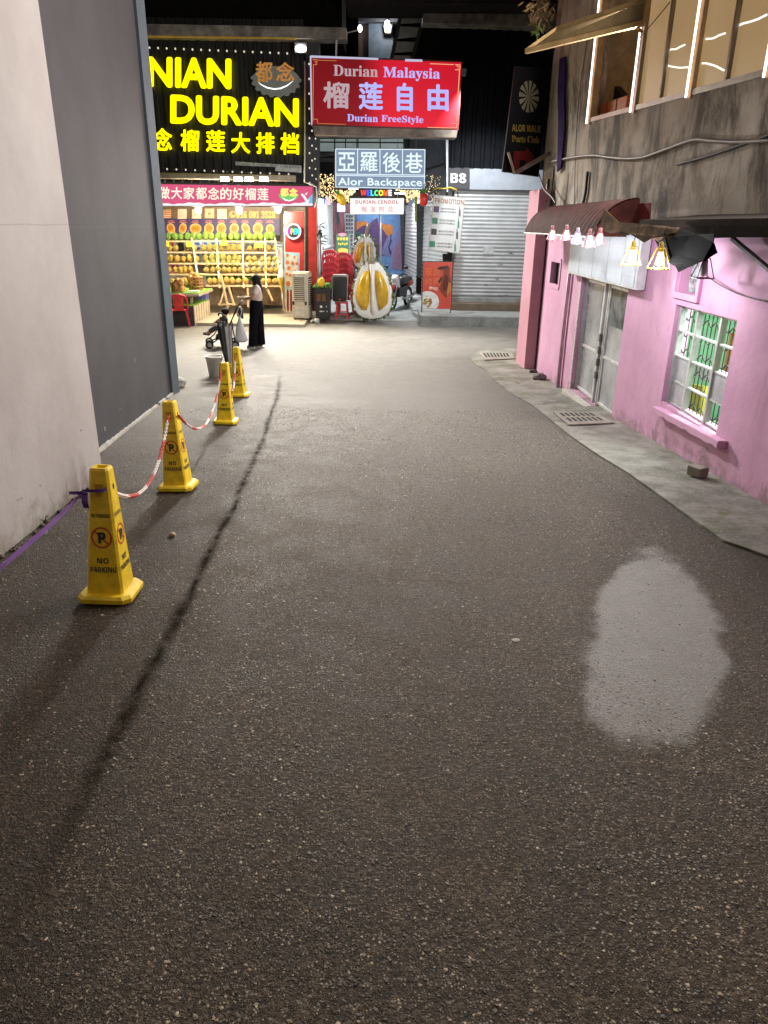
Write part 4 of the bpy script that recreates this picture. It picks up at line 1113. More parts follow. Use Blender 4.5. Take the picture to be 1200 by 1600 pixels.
b = MB(); b.tube([at(228, 73, YS - 0.075), at(452, 83, YS - 0.075)], 0.006, 5); b.tube([at(242, 263, YS - 0.075), at(455, 272.5, YS - 0.075)], 0.006, 5); b.tube([at(486, 98, YS - 0.09), at(489, 290, YS - 0.09)], 0.006, 5)
b.build('bulb_wire', M('black_cable', (0.025, 0.022, 0.02, 1)), marq)
# round scalloped sign
lg = thing('scalloped_sign', at(431, 122, YS - 0.12), 'round grey scalloped sign with two orange characters and a smile', 'sign')
ring = []
for k in range(72):
    a = 2 * math.pi * k / 72
    rx_, ry_ = 37, 27
    s_ = 1.0
    if math.sin(a) > -0.15: s_ = 1.0 + (0.07 if k % 4 < 2 else -0.02)
    if math.sin(a) < -0.15: s_ = 0.98 - 0.28 * max(0, -math.sin(a) - 0.15)
    ring.append((431 + rx_ * s_ * math.cos(a), 123 + ry_ * s_ * math.sin(a) + 0.02 * 37 * math.cos(a)))
b = MB(); slab(b, ring, YS - 0.14, 0.10); b.build('plate', M('grey_sign_plate', (0.09, 0.10, 0.09, 1), 0.4, emit=0.4), lg)
b = MB(); txt(b, '都', (399, 96, 426, 129), YS - 0.15, 0, 0, ext=0.02, fat=.7); txt(b, '念', (431, 97, 460, 127), YS - 0.15, 0, 0, ext=0.02, fat=.7); b.build('lettering', M('orange_letter', (0.52, 0.24, 0.05, 1), 0.5, emit=0.25), lg)
up = [(402, 127), (409, 132), (418, 136), (428, 138), (438, 137), (448, 133), (458, 126)]
lw_ = [(458, 126.6), (449, 134.6), (439, 139.2), (428, 140.2), (417, 138), (408, 133)]
b = MB(); b.poly(P(up + lw_, YS - 0.146)); b.build('smile', EM('smile_white', (1, 1, 1, 1), 1.1), lg)
pt = thing('name_plate', at(420, 262, YS - 0.1), 'narrow grey company name plate below the yellow characters', 'sign')
b = MB(); slab(b, [(368, 252.5), (471, 259), (471, 270), (430, 267), (430, 261), (368, 258)], YS - 0.08, 0.02); b.build('plate', M('plate_grey', (0.42, 0.44, 0.44, 1), 0.5), pt)
b = MB(); txt(b, 'DU NIAN DURI DURIAN CONCEPT STORE SDN BHD', (370, 253.5, 469.5, 257.5), YS - 0.083, 0.06, res=1); b.build('lettering', M('plate_black', (0.03, 0.03, 0.03, 1), 0.6), pt)

# pink banner
YB = 20.0
bn = thing('pink_banner', at(367, 305, YB), 'long pink lit banner with white characters over the durian stall', 'sign')
b = MB(); slab(b, [(150, 285), (489.5, 290.5), (489.5, 323.5), (150, 322)], YB, 0.14); b.build('box', M('dark_frame', (0.05, 0.045, 0.05, 1), 0.5), bn)
b = MB(); b.poly(P([(151, 286), (488.5, 291.5), (488.5, 322), (151, 320.8)], YB - 0.006)); b.build('face', EM('banner_pink', (0.80, 0.12, 0.25, 1), 0.66), bn)
wave = [(151, 321)]
for k in range(100): wave.append((151 + k * 3.41, 317.6 + 0.6 * math.sin(k * 1.3) + 1.2 * math.sin(k * 0.37 + 1)))
b = MB(); top_ = P(wave[1:], YB - 0.010); bt = P([(x, 321.6) for x, y in wave[1:]], YB - 0.010)
for k in range(len(top_) - 1): b.quad(top_[k], top_[k + 1], bt[k + 1], bt[k])
b.build('cloud_edge', EM('banner_white', (0.95, 0.95, 1.0, 1), 0.7), bn)
b = MB()
for c, bx_ in zip('做大家都念的好榴莲', row(9, 248, 291.8, 419.5, 310.8, 1.8, 0.013)): txt(b, c, bx_, YB - 0.012, 0.012, 0, fat=.35)
b.build('lettering', EM('banner_cream', (1.0, 0.92, 0.72, 1), 0.8), bn)
b = MB(); b.poly(disc(451, 303.5, 15.5, 11, YB - 0.010, 20, 0, math.pi)); b.build('emblem_bowl', EM('emblem_green', (0.16, 0.50, 0.14, 1), 0.9), bn)
b = MB(); txt(b, '都', (438, 294, 451, 307), YB - 0.014, 0, fat=.4); txt(b, '念', (452, 294, 465, 307), YB - 0.014, 0, fat=.4); b.build('emblem_lettering', EM('emblem_yellow', (1.0, 0.80, 0.15, 1), 1.0), bn)
b = MB(); b.poly(P([(440, 307), (446, 311.5), (452, 312.8), (460, 310.5), (463, 307.5), (458, 312.5), (452, 314.4), (445, 312.8)], YB - 0.014)); b.build('emblem_smile', EM('smile_white', (1, 1, 1, 1), 1.1), bn)
b = MB(); b.poly(P([(470, 321), (488.5, 303), (488.5, 321.8)], YB - 0.009)); b.build('blue_corner', EM('banner_blue', (0.30, 0.62, 0.85, 1), 0.6), bn)
b = MB(); b.poly(P([(472, 302), (476, 305), (479, 310), (481, 316), (477, 314), (474, 309), (470, 304)], YB - 0.013)); b.poly(P([(476, 303), (481, 300), (479, 305)], YB - 0.0132)); b.poly(P([(479, 313), (484, 311), (481, 318), (475, 320)], YB - 0.0134)); b.build('koi_mark', EM('banner_white', (0.95, 0.95, 1.0, 1), 0.7), bn)
# bare bulbs of the stall
for px, py, lab in ((310, 328, 'bare glowing bulb hanging before the second tan card'), (374, 328.5, 'bare glowing bulb hanging before the phone number'), (434, 327, 'bare glowing bulb hanging at the red panel end of the stall')):
    p = at(px, py, 20.6)
    o = thing('stall_bulb', p, lab, 'bulb', 'bare bulbs under the pink banner')
    b = MB(); b.ball(p, 0.085, 0.085, 0.10, 12, 8); b.build('globe', EM('warm_bulb_glow', (1.0, 0.86, 0.62, 1), 12), o)
    b = MB(); b.cyl((p.x, p.y, p.z + 0.09), (p.x, p.y, zt + 0.02), 0.02, n=6); b.build('flex', M('black_flex', (0.02, 0.02, 0.02, 1)), o)
    lamp('bulb_light', 'POINT', (p.x, p.y, p.z - 0.12), 200, (1.0, 0.87, 0.64), o, 0.09)
# menu board
YM = 23.0
mb_ = thing('menu_board', at(340, 345, YM), 'dark stall menu board with a row of cut durians and a phone number', 'menu board')
b = MB(); slab(b, [(200, 322), (437, 323), (437, 368), (200, 367)], YM, 0.05); b.build('backing', M('brown_backing', (0.16, 0.10, 0.055, 1), 0.5), mb_)
b = MB(); b.poly(P([(200, 341), (437, 342), (437, 367.5), (200, 366.5)], YM - 0.006)); b.build('indigo_band', M('indigo_print', (0.05, 0.035, 0.13, 1), 0.5), mb_)
gold = M('gold_print', (0.75, 0.42, 0.06, 1), 0.5, emit=0.35)
b = MB(); txt(b, mathbold('016 601 3528'), (369.5, 330, 430, 340.5), YM - 0.010, 0.0, 0.004, res=2); b.build('phone_number', gold, mb_)
b = MB(); ringband(b, 363.3, 334.8, 5, 5, 0.9, YM - 0.010); b.poly(P([(361, 331.5), (362.5, 331.5), (363, 333.5), (362.2, 334.5), (364, 337), (365.2, 336.4), (366.5, 337.8), (365, 339), (362.5, 338), (360.5, 335)], YM - 0.0105)); b.build('phone_symbol', gold, mb_)
def cutdurian(mb, px, py, rx_, ry_, tilt, Y):
    f = lambda k, a, m0: at(px + (rx_ * k * math.cos(a)) * math.cos(tilt) - (ry_ * k * math.sin(a)) * math.sin(tilt), py + (rx_ * k * math.cos(a)) * math.sin(tilt) + (ry_ * k * math.sin(a)) * math.cos(tilt), Y - m0)
    mb.mat(0).poly([f(1, 2 * math.pi * k / 18, 0.010) for k in range(18)])
    mb.mat(1).poly([f(0.78, 2 * math.pi * k / 18, 0.014) for k in range(18)])
    for s_ in (-0.36, 0.0, 0.36):
        pts = []
        for k in range(10):
            a = 2 * math.pi * k / 10
            x_, y_ = s_ * rx_ + 0.15 * rx_ * math.cos(a), 0.55 * ry_ * math.sin(a)
            pts.append(at(px + x_ * math.cos(tilt) - y_ * math.sin(tilt), py + x_ * math.sin(tilt) + y_ * math.cos(tilt), Y - 0.018))
        mb.mat(2).poly(pts)
dm = [M('rind_cream', (0.62, 0.44, 0.18, 1), 0.5), M('flesh_yellow', (0.66, 0.32, 0.03, 1), 0.5), M('flesh_orange', (0.46, 0.16, 0.01, 1), 0.5)]
for (x, y, rx_, ry_, t) in [(251, 357, 5.5, 8, -.3), (267, 357, 6.5, 8.6, -.25), (285.5, 357, 6, 8.6, .2), (305.5, 357, 9.4, 8, .1), (326.5, 357, 7.7, 8.6, 0), (346, 357, 7.6, 9.2, 0), (366, 357, 7.2, 8.3, .1), (384, 357, 6, 9, -.45), (403, 357, 8, 9, .15), (422, 358, 6.7, 8, 0)]:
    b = MB(); cutdurian(b, x, y, rx_, ry_, t, YM); b.build('durian_picture', dm, mb_)
b = MB()
for x in (268, 286, 305.5, 326.5, 346, 365, 383, 405, 422):
    for j, wd in ((0, 9), (1, 12)):
        for k in range(4): b.poly(P([(x - wd / 2 + k * wd / 4, 344.3 + j * 2.3), (x - wd / 2 + k * wd / 4 + wd / 5.5, 344.3 + j * 2.3), (x - wd / 2 + k * wd / 4 + wd / 5.5, 345.9 + j * 2.3), (x - wd / 2 + k * wd / 4, 345.9 + j * 2.3)], YM - 0.010))
b.build('caption_marks', M('salmon_print', (0.60, 0.20, 0.10, 1), 0.5), mb_)
card = M('tan_card', (0.72, 0.47, 0.28, 1), 0.6)
for (x0, y0, x1, y1) in ((249, 327.5, 267, 340.5), (320, 326, 334.5, 341), (277.5, 326.5, 291.5, 342), (300, 327, 314, 341.5), (339.5, 326.5, 354, 342)):
    b = MB(); slab(b, [(x0, y0), (x1, y0), (x1, y1), (x0, y1)], YM - 0.02, 0.012); b.build('card', card if x0 in (249, 320) else M('pale_card', (0.74, 0.60, 0.46, 1), 0.6), mb_)
b = MB(); b.poly(P([(327, 336.5), (324.5, 334), (325, 332.4), (326.3, 332), (327, 333), (328, 332), (329.2, 332.6), (329.4, 334)], YM - 0.026)); b.poly(P([(250, 328.5), (255, 328.5), (255, 333), (250, 333)], YM - 0.026))
for k in range(4): b.poly(P([(256, 328.6 + k * 3), (266.5, 328.6 + k * 3), (266.5, 330 + k * 3), (256, 330 + k * 3)], YM - 0.026))
b.build('card_mark', M('brick_print', (0.50, 0.14, 0.07, 1), 0.6), mb_)

# rack
wood = M('pale_pine', (0.62, 0.46, 0.26, 1), 0.6, var=0.3, scale=12)
rk = thing('durian_rack', at(345, 446, 21.3), 'stepped pale wooden rack of five shelves at the durian stall', 'rack')
SHELF = [(376.0, 21.90), (393.5, 21.75), (411.0, 21.60), (428.0, 21.45), (446.0, 21.30)]
for k, (py, Y) in enumerate(SHELF):
    x0 = 253 + k * 2.0 if k < 4 else 321
    b = MB(); p0, p1 = at(x0, py, Y), at(433 + k * 1.5, py + 0.4, Y)
    b.hexa([p0, p1, p1 + Vector((0, .34, 0)), p0 + Vector((0, .34, 0))], [q_ - Vector((0, 0, .035)) for q_ in (p0, p1, p1 + Vector((0, .34, 0)), p0 + Vector((0, .34, 0)))])
    b.build('shelf', wood, rk)
for xt, xb in ((255, 262), (299.5, 309), (338, 343), (379, 381), (414, 416), (429.5, 439)):
    b = MB(); bar3(b, at(xt, 372, 21.95), at(xb, 450 if xb > 320 else 432, 21.28), 0.022, 0.018); b.build('post', wood, rk)
b = MB()
for q0, q1 in (((352, 448), (343, 477)), ((357, 448), (366, 477)), ((345.5, 430), (356, 480)), ((341, 475.5), (367.5, 475.5)), ((387, 450), (388, 480)), ((418, 452), (426, 470))): bar3(b, at(*q0, 21.2), at(*q1, 21.15), 0.022, 0.02)
b.build('trestle', wood, rk)
b = MB(); slab(b, [(322, 429.5), (435, 430), (435, 437), (322, 437)], 21.62, 0.03); b.build('turf_strip', M('turf_green', (0.07, 0.22, 0.03, 1), 0.9, var=0.5, scale=30), rk)

# durians: three shapes, each copy a fruit of its own
def durian_mesh(seed, tall, cols, spike=0.05, n=26, m=18):
    g = random.Random(seed); vs, fs = [], []
    for i in range(m + 1):
        ph = math.pi * i / m
        for k in range(n):
            a = 2 * math.pi * k / n
            lob = 1 + 0.05 * math.cos(5 * a)
            bump_ = spike * (1 if (i + k) % 2 else -0.5) * math.sin(ph)
            pear = 1 - 0.18 * max(0.0, math.cos(ph)) ** 1.5
            r = math.sin(ph) * (lob + bump_) * pear
            vs.append((r * math.cos(a), r * math.sin(a), (1 - math.cos(ph)) * tall if False else (math.cos(ph) + 1) * tall * 0.5 * 2 * 0.5))
    for i in range(m):
        for k in range(n):
            fs.append((i * n + k, (i + 1) * n + k, (i + 1) * n + (k + 1) % n, i * n + (k + 1) % n))
    b = MB(); b.add(vs, fs); b.mat(1)
    b.tube([(0, 0, tall * 0.97), (0.03, 0, tall * 1.08), (0.07, 0.02, tall * 1.22)], [0.11, 0.09, 0.10], 6)
    return b.build('durian', cols)
stalk = M('stalk_brown', (0.32, 0.22, 0.10, 1), 0.8)
kinds = {
    'green': durian_mesh(1, 2.5, [M('rind_green', (0.151, 0.238, 0.036, 1), 0.7, var=0.55, scale=3, each=0.8), stalk]),
    'olive': durian_mesh(2, 2.6, [M('rind_olive', (0.194, 0.155, 0.029, 1), 0.7, var=0.55, scale=3, each=0.8), stalk]),
    'gold': durian_mesh(3, 2.4, [M('rind_gold', (0.302, 0.194, 0.036, 1), 0.7, var=0.5, scale=3, each=0.8), stalk]),
    'round': durian_mesh(4, 2.0, [M('rind_round', (0.209, 0.148, 0.032, 1), 0.7, var=0.55, scale=3, each=0.8), stalk]),
}
gd = random.Random(31)
first = {}
def durians(xs, py, Y, kind, w, label, group, dy=0.14):
    for x in xs:
        src = kinds[kind]
        if kind not in first: first[kind] = o = src
        else: o = src.copy(); COL.objects.link(o)
        p = at(x + gd.uniform(-0.6, 0.6), py, Y)
        s_ = w * 0.5 * pxm(Y) * gd.uniform(0.94, 1.10)
        o.location = (p.x, p.y + dy + gd.uniform(-0.02, 0.02), p.z + 0.002)
        o.scale = (s_, s_, s_ * gd.uniform(0.92, 1.12)); o.rotation_euler = (gd.uniform(-.12, .12), gd.uniform(-.14, .14), gd.uniform(0, 6.28))
        tag(o, label, 'durian', group)
s = SHELF
durians([254, 262, 271.5, 281, 290.5, 300, 309.5, 319.5, 329.5, 339, 349, 359.5, 368.5, 379, 389, 398, 406.5, 415.5, 424.5], s[0][0] - .3, s[0][1], 'green', 9.2, 'green durian standing in the row along the top shelf', 'green durians on the top shelf')
durians([316.5, 326, 335.5, 345, 355, 364.5, 374], s[1][0] - .3, s[1][1], 'olive', 9.0, 'tall olive durian among those in the middle of the second shelf', 'durians in the middle of the second shelf')
durians([257, 264, 272.5, 291, 301], s[1][0] - .3, s[1][1], 'gold', 8.2, 'golden durian at the wall end of the second shelf', 'golden durians at the wall end of the second shelf')
durians([390, 399.5, 410, 419, 428.5], s[1][0] - .3, s[1][1], 'round', 8.6, 'squat brown durian at the red panel end of the second shelf', 'squat durians at the end of the second shelf')
durians([258, 266.5, 275, 286, 296, 305], s[2][0] - .3, s[2][1], 'gold', 8.8, 'golden durian at the wall end of the third shelf', 'golden durians at the wall end of the third shelf')
durians([320, 329.5, 339, 348.5, 357, 366, 374.5], s[2][0] - .3, s[2][1], 'olive', 9.4, 'tall olive durian in the middle of the third shelf', 'durians in the middle of the third shelf')
durians([387.5, 397.5, 408.5, 419, 430], s[2][0] - .3, s[2][1], 'round', 9.8, 'squat brown durian at the red panel end of the third shelf', 'squat durians at the end of the third shelf')
durians([263, 272, 280.5, 288.5, 297], s[3][0] - .3, s[3][1], 'gold', 8.4, 'golden durian at the wall end of the fourth shelf', 'golden durians at the wall end of the fourth shelf')
durians([321, 330, 339.5, 349, 357.5, 366, 375], s[3][0] - .3, s[3][1], 'round', 9.2, 'brown durian in the lower layer in the middle of the fourth shelf', 'lower layer in the middle of the fourth shelf')
durians([385.5, 395, 404.5, 414.5, 423.5, 432.5], s[3][0] - .3, s[3][1], 'round', 9.4, 'brown durian in the lower layer at the end of the fourth shelf', 'lower layer at the end of the fourth shelf')
durians([322, 330, 338, 346.5, 354, 361.5, 370], s[3][0] - 9.2, s[3][1], 'olive', 8.8, 'tall olive durian stacked on the lower layer of the fourth shelf', 'upper layer in the middle of the fourth shelf', 0.22)
durians([390, 400, 410, 419.5, 429], s[3][0] - 9.2, s[3][1], 'round', 9.2, 'squat brown durian stacked on the end of the fourth shelf', 'upper layer at the end of the fourth shelf', 0.22)
durians([327, 335.5, 344.5, 354, 362.5, 371, 383.5, 397, 411, 420, 428.5, 435.5], s[4][0] - .3, s[4][1], 'gold', 8.8, 'golden durian in the spaced row on the lowest shelf', 'durians on the lowest shelf', 0.10)
# price cards clipped under the top shelf
pc_ = M('yellow_card', (0.85, 0.68, 0.04, 1), 0.6)
for (x0, y0, x1, y1, lab) in ((254, 376.5, 264, 385.5, 'yellow price card hanging over the wall end of the rack'), (291, 377.5, 301, 385.5, 'yellow price card hanging by the blue poster'), (345, 375, 354.5, 383, 'yellow price card hanging above the tall olive durians'), (398, 378.5, 410.5, 387, 'larger yellow price card above the squat brown durians')):
    o = thing('price_card', at((x0 + x1) / 2, y1, 21.7), lab, 'price card', 'yellow price cards on the rack')
    b = MB(); slab(b, [(x0, y0), (x1, y0), (x1, y1), (x0, y1)], 21.70, 0.012); b.build('card', pc_, o)
    b = MB()
    for k in range(3): b.poly(P([(x0 + 1.5 + 2.4 * k, y0 + 3), (x0 + 3 + 2.4 * k, y0 + 3), (x0 + 3 + 2.4 * k, y0 + 5), (x0 + 1.5 + 2.4 * k, y0 + 5)], 21.694))
    b.build('marks', M('brown_ink', (0.25, 0.12, 0.02, 1), 0.6), o)
# things behind the rack
o = thing('freezer', at(413, 440, 22.9), 'white chest freezer standing behind the end of the durian rack', 'freezer')
b = MB(); slab(b, [(383, 385), (442, 385), (442, 476), (383, 476)], 22.9, 0.6); b.build('cabinet', M('white_enamel', (0.70, 0.73, 0.76, 1), 0.3), o, bevel=0.03)
b = MB(); slab(b, [(383, 381), (442, 381), (442, 385), (383, 385)], 22.86, 0.66); b.build('lid', M('pale_blue_lid', (0.50, 0.62, 0.72, 1), 0.3), o)
o = thing('blue_poster', at(322, 390, 23.6), 'white poster with blue blocks on the back wall behind the rack', 'poster')
b = MB(); slab(b, [(302, 374), (345, 374), (345, 410), (302, 410)], 23.6, 0.02); b.build('sheet', M('white_poster', (0.75, 0.80, 0.85, 1), 0.5), o)
b = MB()
for (x0, y0, x1, y1) in ((304, 377, 312, 383), (316, 377, 324, 382), (304, 386, 312, 390), (317, 395, 326, 400), (305, 395, 311, 401), (329, 378, 342, 384)): b.poly(P([(x0, y0), (x1, y0), (x1, y1), (x0, y1)], 23.594))
b.build('blocks', M('cobalt_print', (0.05, 0.20, 0.62, 1), 0.5), o)
o = thing('dark_apron', at(284, 385, 23.7), 'dark apron and red cloth hanging behind the second shelf', 'apron')
b = MB(); slab(b, [(279, 376), (286, 376), (288, 394), (277, 394)], 23.7, 0.05); b.build('cloth', M('black_cloth', (0.015, 0.015, 0.017, 1), 0.8), o)
b = MB(); slab(b, [(266, 376), (271, 376), (270, 384), (267, 384)], 23.7, 0.04); b.build('red_cloth', M('red_cloth', (0.45, 0.04, 0.03, 1), 0.8), o)
o = thing('pink_bag', at(265, 415, 22.6), 'bright pink bag resting behind the fourth shelf', 'bag')
b = MB(); slab(b, [(257, 412), (274, 413), (279, 419), (272, 428), (256, 428), (254, 418)], 22.3, 0.2); b.build('sack', M('pink_bag_plastic', (0.75, 0.20, 0.45, 1), 0.4), o, bevel=0.03)
b = MB(); b.tube([at(262, 412, 22.3), at(264, 408, 22.3), at(268, 408, 22.3), at(270, 413, 22.3)], 0.012, 6); b.build('handle', M('pink_bag_plastic', (0.75, 0.20, 0.45, 1)), o)

# counter at the left of the stall
YC = 19.35
turf = M('turf_bright', (0.17, 0.40, 0.04, 1), 0.9, var=0.5, scale=40, bump=0.6)
ct = thing('stall_counter', at(280, 505, YC), 'two tier stall counter topped with bright artificial turf', 'counter')
x0, x1 = at(215, 480, YC).x, at(302, 480, YC).x
zb = gz(YC) - 0.02; zt1 = at(280, 478, YC).z
b = MB(); b.box(((x0 + x1) / 2, YC + 0.85, (zb + zt1) / 2), (x1 - x0, 1.7, zt1 - zb)); b.build('base_cabinet', M('dark_front', (0.06, 0.045, 0.045, 1), 0.6), ct)
b = MB(); b.box((x1 + 0.012, YC + 0.85, (zb + zt1) / 2), (0.024, 1.7, zt1 - zb - 0.01))
for k in range(6): b.mat(1).box((x1 + 0.026, YC + 0.2 + k * 0.27, (zb + zt1) / 2), (0.006, 0.012, zt1 - zb - 0.02))
b.build('side_boards', [M('whitewashed_board', (0.58, 0.48, 0.34, 1), 0.7), M('board_joint', (0.14, 0.10, 0.06, 1))], ct)
b = MB(); b.box(((x0 + x1) / 2, YC + 0.83, zt1 + 0.015), (x1 - x0 + 0.03, 1.72, 0.03)); b.build('lower_turf', turf, ct)
zt2 = at(280, 459, YC + 0.15).z; x2 = at(311, 460, YC + 0.15).x
b = MB(); b.box(((x0 + x2) / 2, YC + 0.95, zt2 - 0.03), (x2 - x0, 1.6, 0.06)); b.build('upper_top', M('grey_slab_edge', (0.40, 0.34, 0.27, 1), 0.5), ct)
b = MB(); b.box(((x0 + x2) / 2 + 0.0, YC + 0.97, zt2 + 0.010), (x2 - x0 - 0.02, 1.52, 0.02)); b.build('upper_turf', turf, ct)
for x in (x0 + 0.3, (x0 + x1) / 2 + 0.35, x1 - 0.12):
    b = MB(); b.box((x, YC + 0.35, (zt1 + 0.03 + zt2 - 0.06) / 2), (0.06, 0.06, zt2 - zt1 - 0.09)); b.build('strut', M('whitewashed_board', (0.58, 0.48, 0.34, 1)), ct)
ZT = zt2 + 0.02
def on_top(px, py):
    d = ray(px, py); t = (ZT - CAMZ) / d.z; return CAM + d * t
p = at(303, 454, YC + 0.5); b = MB(); b.box((p.x, YC + 0.5, ZT + 0.02), (0.28, 0.18, 0.035)); tag(b.build('foam_tray', M('white_foam', (0.80, 0.78, 0.72, 1), 0.6), bevel=0.01), 'white foam tray lying on the bright turf counter', 'tray')
net = M('net_orange', (0.52, 0.26, 0.07, 1), 0.7, var=0.6, scale=9)
def basket(px0, px1, py, h, dy, lab):
    a, c = at(px0, py, YC + dy), at(px1, py, YC + dy); w = (c.x - a.x)
    o = thing('durian_basket', ((a.x + c.x) / 2, YC + dy, ZT), lab, 'basket')
    b = MB(); n = 14
    for j in range(5):
        z = ZT + 0.03 + h * 0.75 * j / 4
        b.tube([((a.x + c.x) / 2 + w * .5 * math.cos(2 * math.pi * k / n), YC + dy + w * .38 * math.sin(2 * math.pi * k / n), z) for k in range(n + 1)], 0.016, 5)
    for k in range(n): b.cyl(((a.x + c.x) / 2 + w * .5 * math.cos(2 * math.pi * k / n), YC + dy + w * .38 * math.sin(2 * math.pi * k / n), ZT + 0.002), ((a.x + c.x) / 2 + w * .5 * math.cos(2 * math.pi * k / n), YC + dy + w * .38 * math.sin(2 * math.pi * k / n), ZT + h * .8), 0.012, n=5)
    b.build('weave', M('cane', (0.50, 0.27, 0.09, 1), 0.7), o)
    b = MB(); g = random.Random(int(px0))
    for k in range(14): b.ball(((a.x + c.x) / 2 + g.uniform(-.36, .36) * w, YC + dy + g.uniform(-.25, .25) * w, ZT + h * (0.25 + 0.16 * (k % 5))), 0.085, 0.085, 0.10, 9, 6, 0.10, g)
    b.build('fruit_fill', net, o)
basket(269, 288, 456, 0.28, 0.45, 'low cane basket of netted fruit on the front of the turf counter')
basket(296, 317, 451, 0.42, 1.0, 'tall cane basket heaped with netted fruit at the back of the turf counter')
durians([262, 270.5, 279.5, 288.5], 447, YC + 1.35, 'gold', 9.4, 'golden durian standing at the back of the turf counter', 'durians at the back of the turf counter', 0.0)
# violet bin
o = thing('violet_bin', G(318, 488), 'violet rubbish bin with a white mark beside the turf counter', 'bin')
p = at(318, 489, 20.9); zb_ = gz(20.5) + 0.07; zt_ = at(318, 459, 20.9).z
b = MB(); b.hexa([(p.x - .10, 20.8, zb_), (p.x + .10, 20.8, zb_), (p.x + .10, 21.1, zb_), (p.x - .10, 21.1, zb_)], [(p.x - .125, 20.75, zt_), (p.x + .13, 20.75, zt_), (p.x + .13, 21.15, zt_), (p.x - .125, 21.15, zt_)]); b.build('body', M('violet_plastic', (0.22, 0.22, 0.62, 1), 0.4), o)
b = MB(); b.box((p.x, 20.95, zt_ + 0.02), (0.29, 0.46, 0.05)); b.build('lid', M('grey_violet_lid', (0.40, 0.40, 0.52, 1), 0.4), o, bevel=0.015)
b = MB(); b.poly(P([(315.5, 467), (317, 467), (317.5, 473), (320, 473), (320.5, 468), (322, 468), (321, 476), (318, 477), (316, 475)], 20.74)); b.build('mark', M('white_mark', (0.8, 0.8, 0.82, 1), 0.5), o)

# ---- plastic chairs
redp = M('red_plastic', (0.56, 0.022, 0.03, 1), 0.32, var=0.12, coat=0.3)
def make_chair(loc, label, mat=redp, group=None):
    """moulded chair facing +y, its back towards -y"""
    o = thing('plastic_chair', (0, 0, 0), label, 'chair', group)
    b = MB()
    b.hexa([(-.20, -.19, .41), (.20, -.19, .41), (.22, .22, .43), (-.22, .22, .43)], [(-.20, -.19, .435), (.20, -.19, .435), (.22, .22, .455), (-.22, .22, .455)])
    b.build('seat', mat, o, bevel=0.012)
    for sx, sy in ((-1, -1), (1, -1), (-1, 1), (1, 1)):
        b = MB(); b.hexa([(sx * .24 - .022, sy * .24 - .022, 0), (sx * .24 + .022, sy * .24 - .022, 0), (sx * .24 + .022, sy * .24 + .022, 0), (sx * .24 - .022, sy * .24 + .022, 0)],
                         [(sx * .185 - .03, sy * .18 - .03, .415), (sx * .185 + .03, sy * .18 - .03, .415), (sx * .185 + .03, sy * .18 + .03, .415), (sx * .185 - .03, sy * .18 + .03, .415)])
        b.build('leg', mat, o)
    arch = [(-.21, -.19, .42), (-.215, -.23, .58), (-.205, -.265, .70), (-.16, -.285, .785), (-.08, -.295, .82), (0, -.297, .828), (.08, -.295, .82), (.16, -.285, .785), (.205, -.265, .70), (.215, -.23, .58), (.21, -.19, .42)]
    b = MB(); b.tube(arch, 0.026, 8); b.build('back_rim', mat, o)
    b = MB(); arc = [(-.20, -.262, .69), (-.17, -.280, .735), (-.09, -.292, .76), (0, -.295, .768), (.09, -.292, .76), (.17, -.280, .735), (.20, -.262, .69)]
    up2 = [(-.205, -.266, .71), (-.165, -.285, .78), (-.085, -.296, .815), (0, -.299, .824), (.085, -.296, .815), (.165, -.285, .78), (.205, -.266, .71)]
    b.add(arc + up2 + [(x, y + .02, z) for x, y, z in arc] + [(x, y + .02, z) for x, y, z in up2], [(i, i + 1, i + 8, i + 7) for i in range(6)] + [(i + 21, i + 22, i + 15, i + 14) for i in range(6)] + [(i + 1, i, i + 14, i + 15) for i in range(6)], True); b.build('top_rail', mat, o)
    for x in (-.13, -.065, 0, .065, .13):
        zt__ = .81 - abs(x) * 0.35
        b = MB(); b.hexa([(x * .7 - .022, -.195, .43), (x * .7 + .022, -.195, .43), (x * .7 + .022, -.18, .43), (x * .7 - .022, -.18, .43)], [(x - .024, -.295, zt__), (x + .024, -.295, zt__), (x + .024, -.28, zt__), (x - .024, -.28, zt__)])
        b.build('back_slat', mat, o)
    return put(o, loc)
cp = G(281, 510)
ch0 = make_chair((cp.x, cp.y + 0.05, gz(cp.y)), 'red plastic chair with a slatted back in front of the turf counter')
ch0.rotation_euler.z = 0.30; ch0.scale = (0.98, 0.98, 0.98)
PF = lambda y: gz(21) + 0.004 + max(0.0, y - 20.9) * 0.07     # floor of the side passage
pinkp = M('coral_plastic', (0.80, 0.075, 0.10, 1), 0.32, var=0.12, coat=0.3)
proto = make_chair((0, 0, 0), 'coral red plastic chair, one of the stack beside the plant', pinkp, 'chairs stacked beside the plant')
for si, (px, n, lab, grp) in enumerate(((516.5, 7, 'coral red plastic chair in the stack beside the potted plant', 'chairs stacked beside the potted plant'), (538, 7, 'coral red plastic chair in the stack beside the big durian', 'chairs stacked beside the big durian'))):
    xb = at(px, 430, 21.55).x
    for k in range(n):
        o = proto if si == 0 and k == 0 else copy_tree(proto)
        tag(o, lab, 'chair', grp); o.location = (xb + 0.008 * math.sin(k * 2.3 + si), 21.85 - 0.012 * k, PF(21.6) + 0.155 * k - (0.10 if si else 0)); o.rotation_euler.z = 0.05 * math.sin(k * 1.7 + si)
        if si: o.location.z = PF(21.6) + 0.145 * k

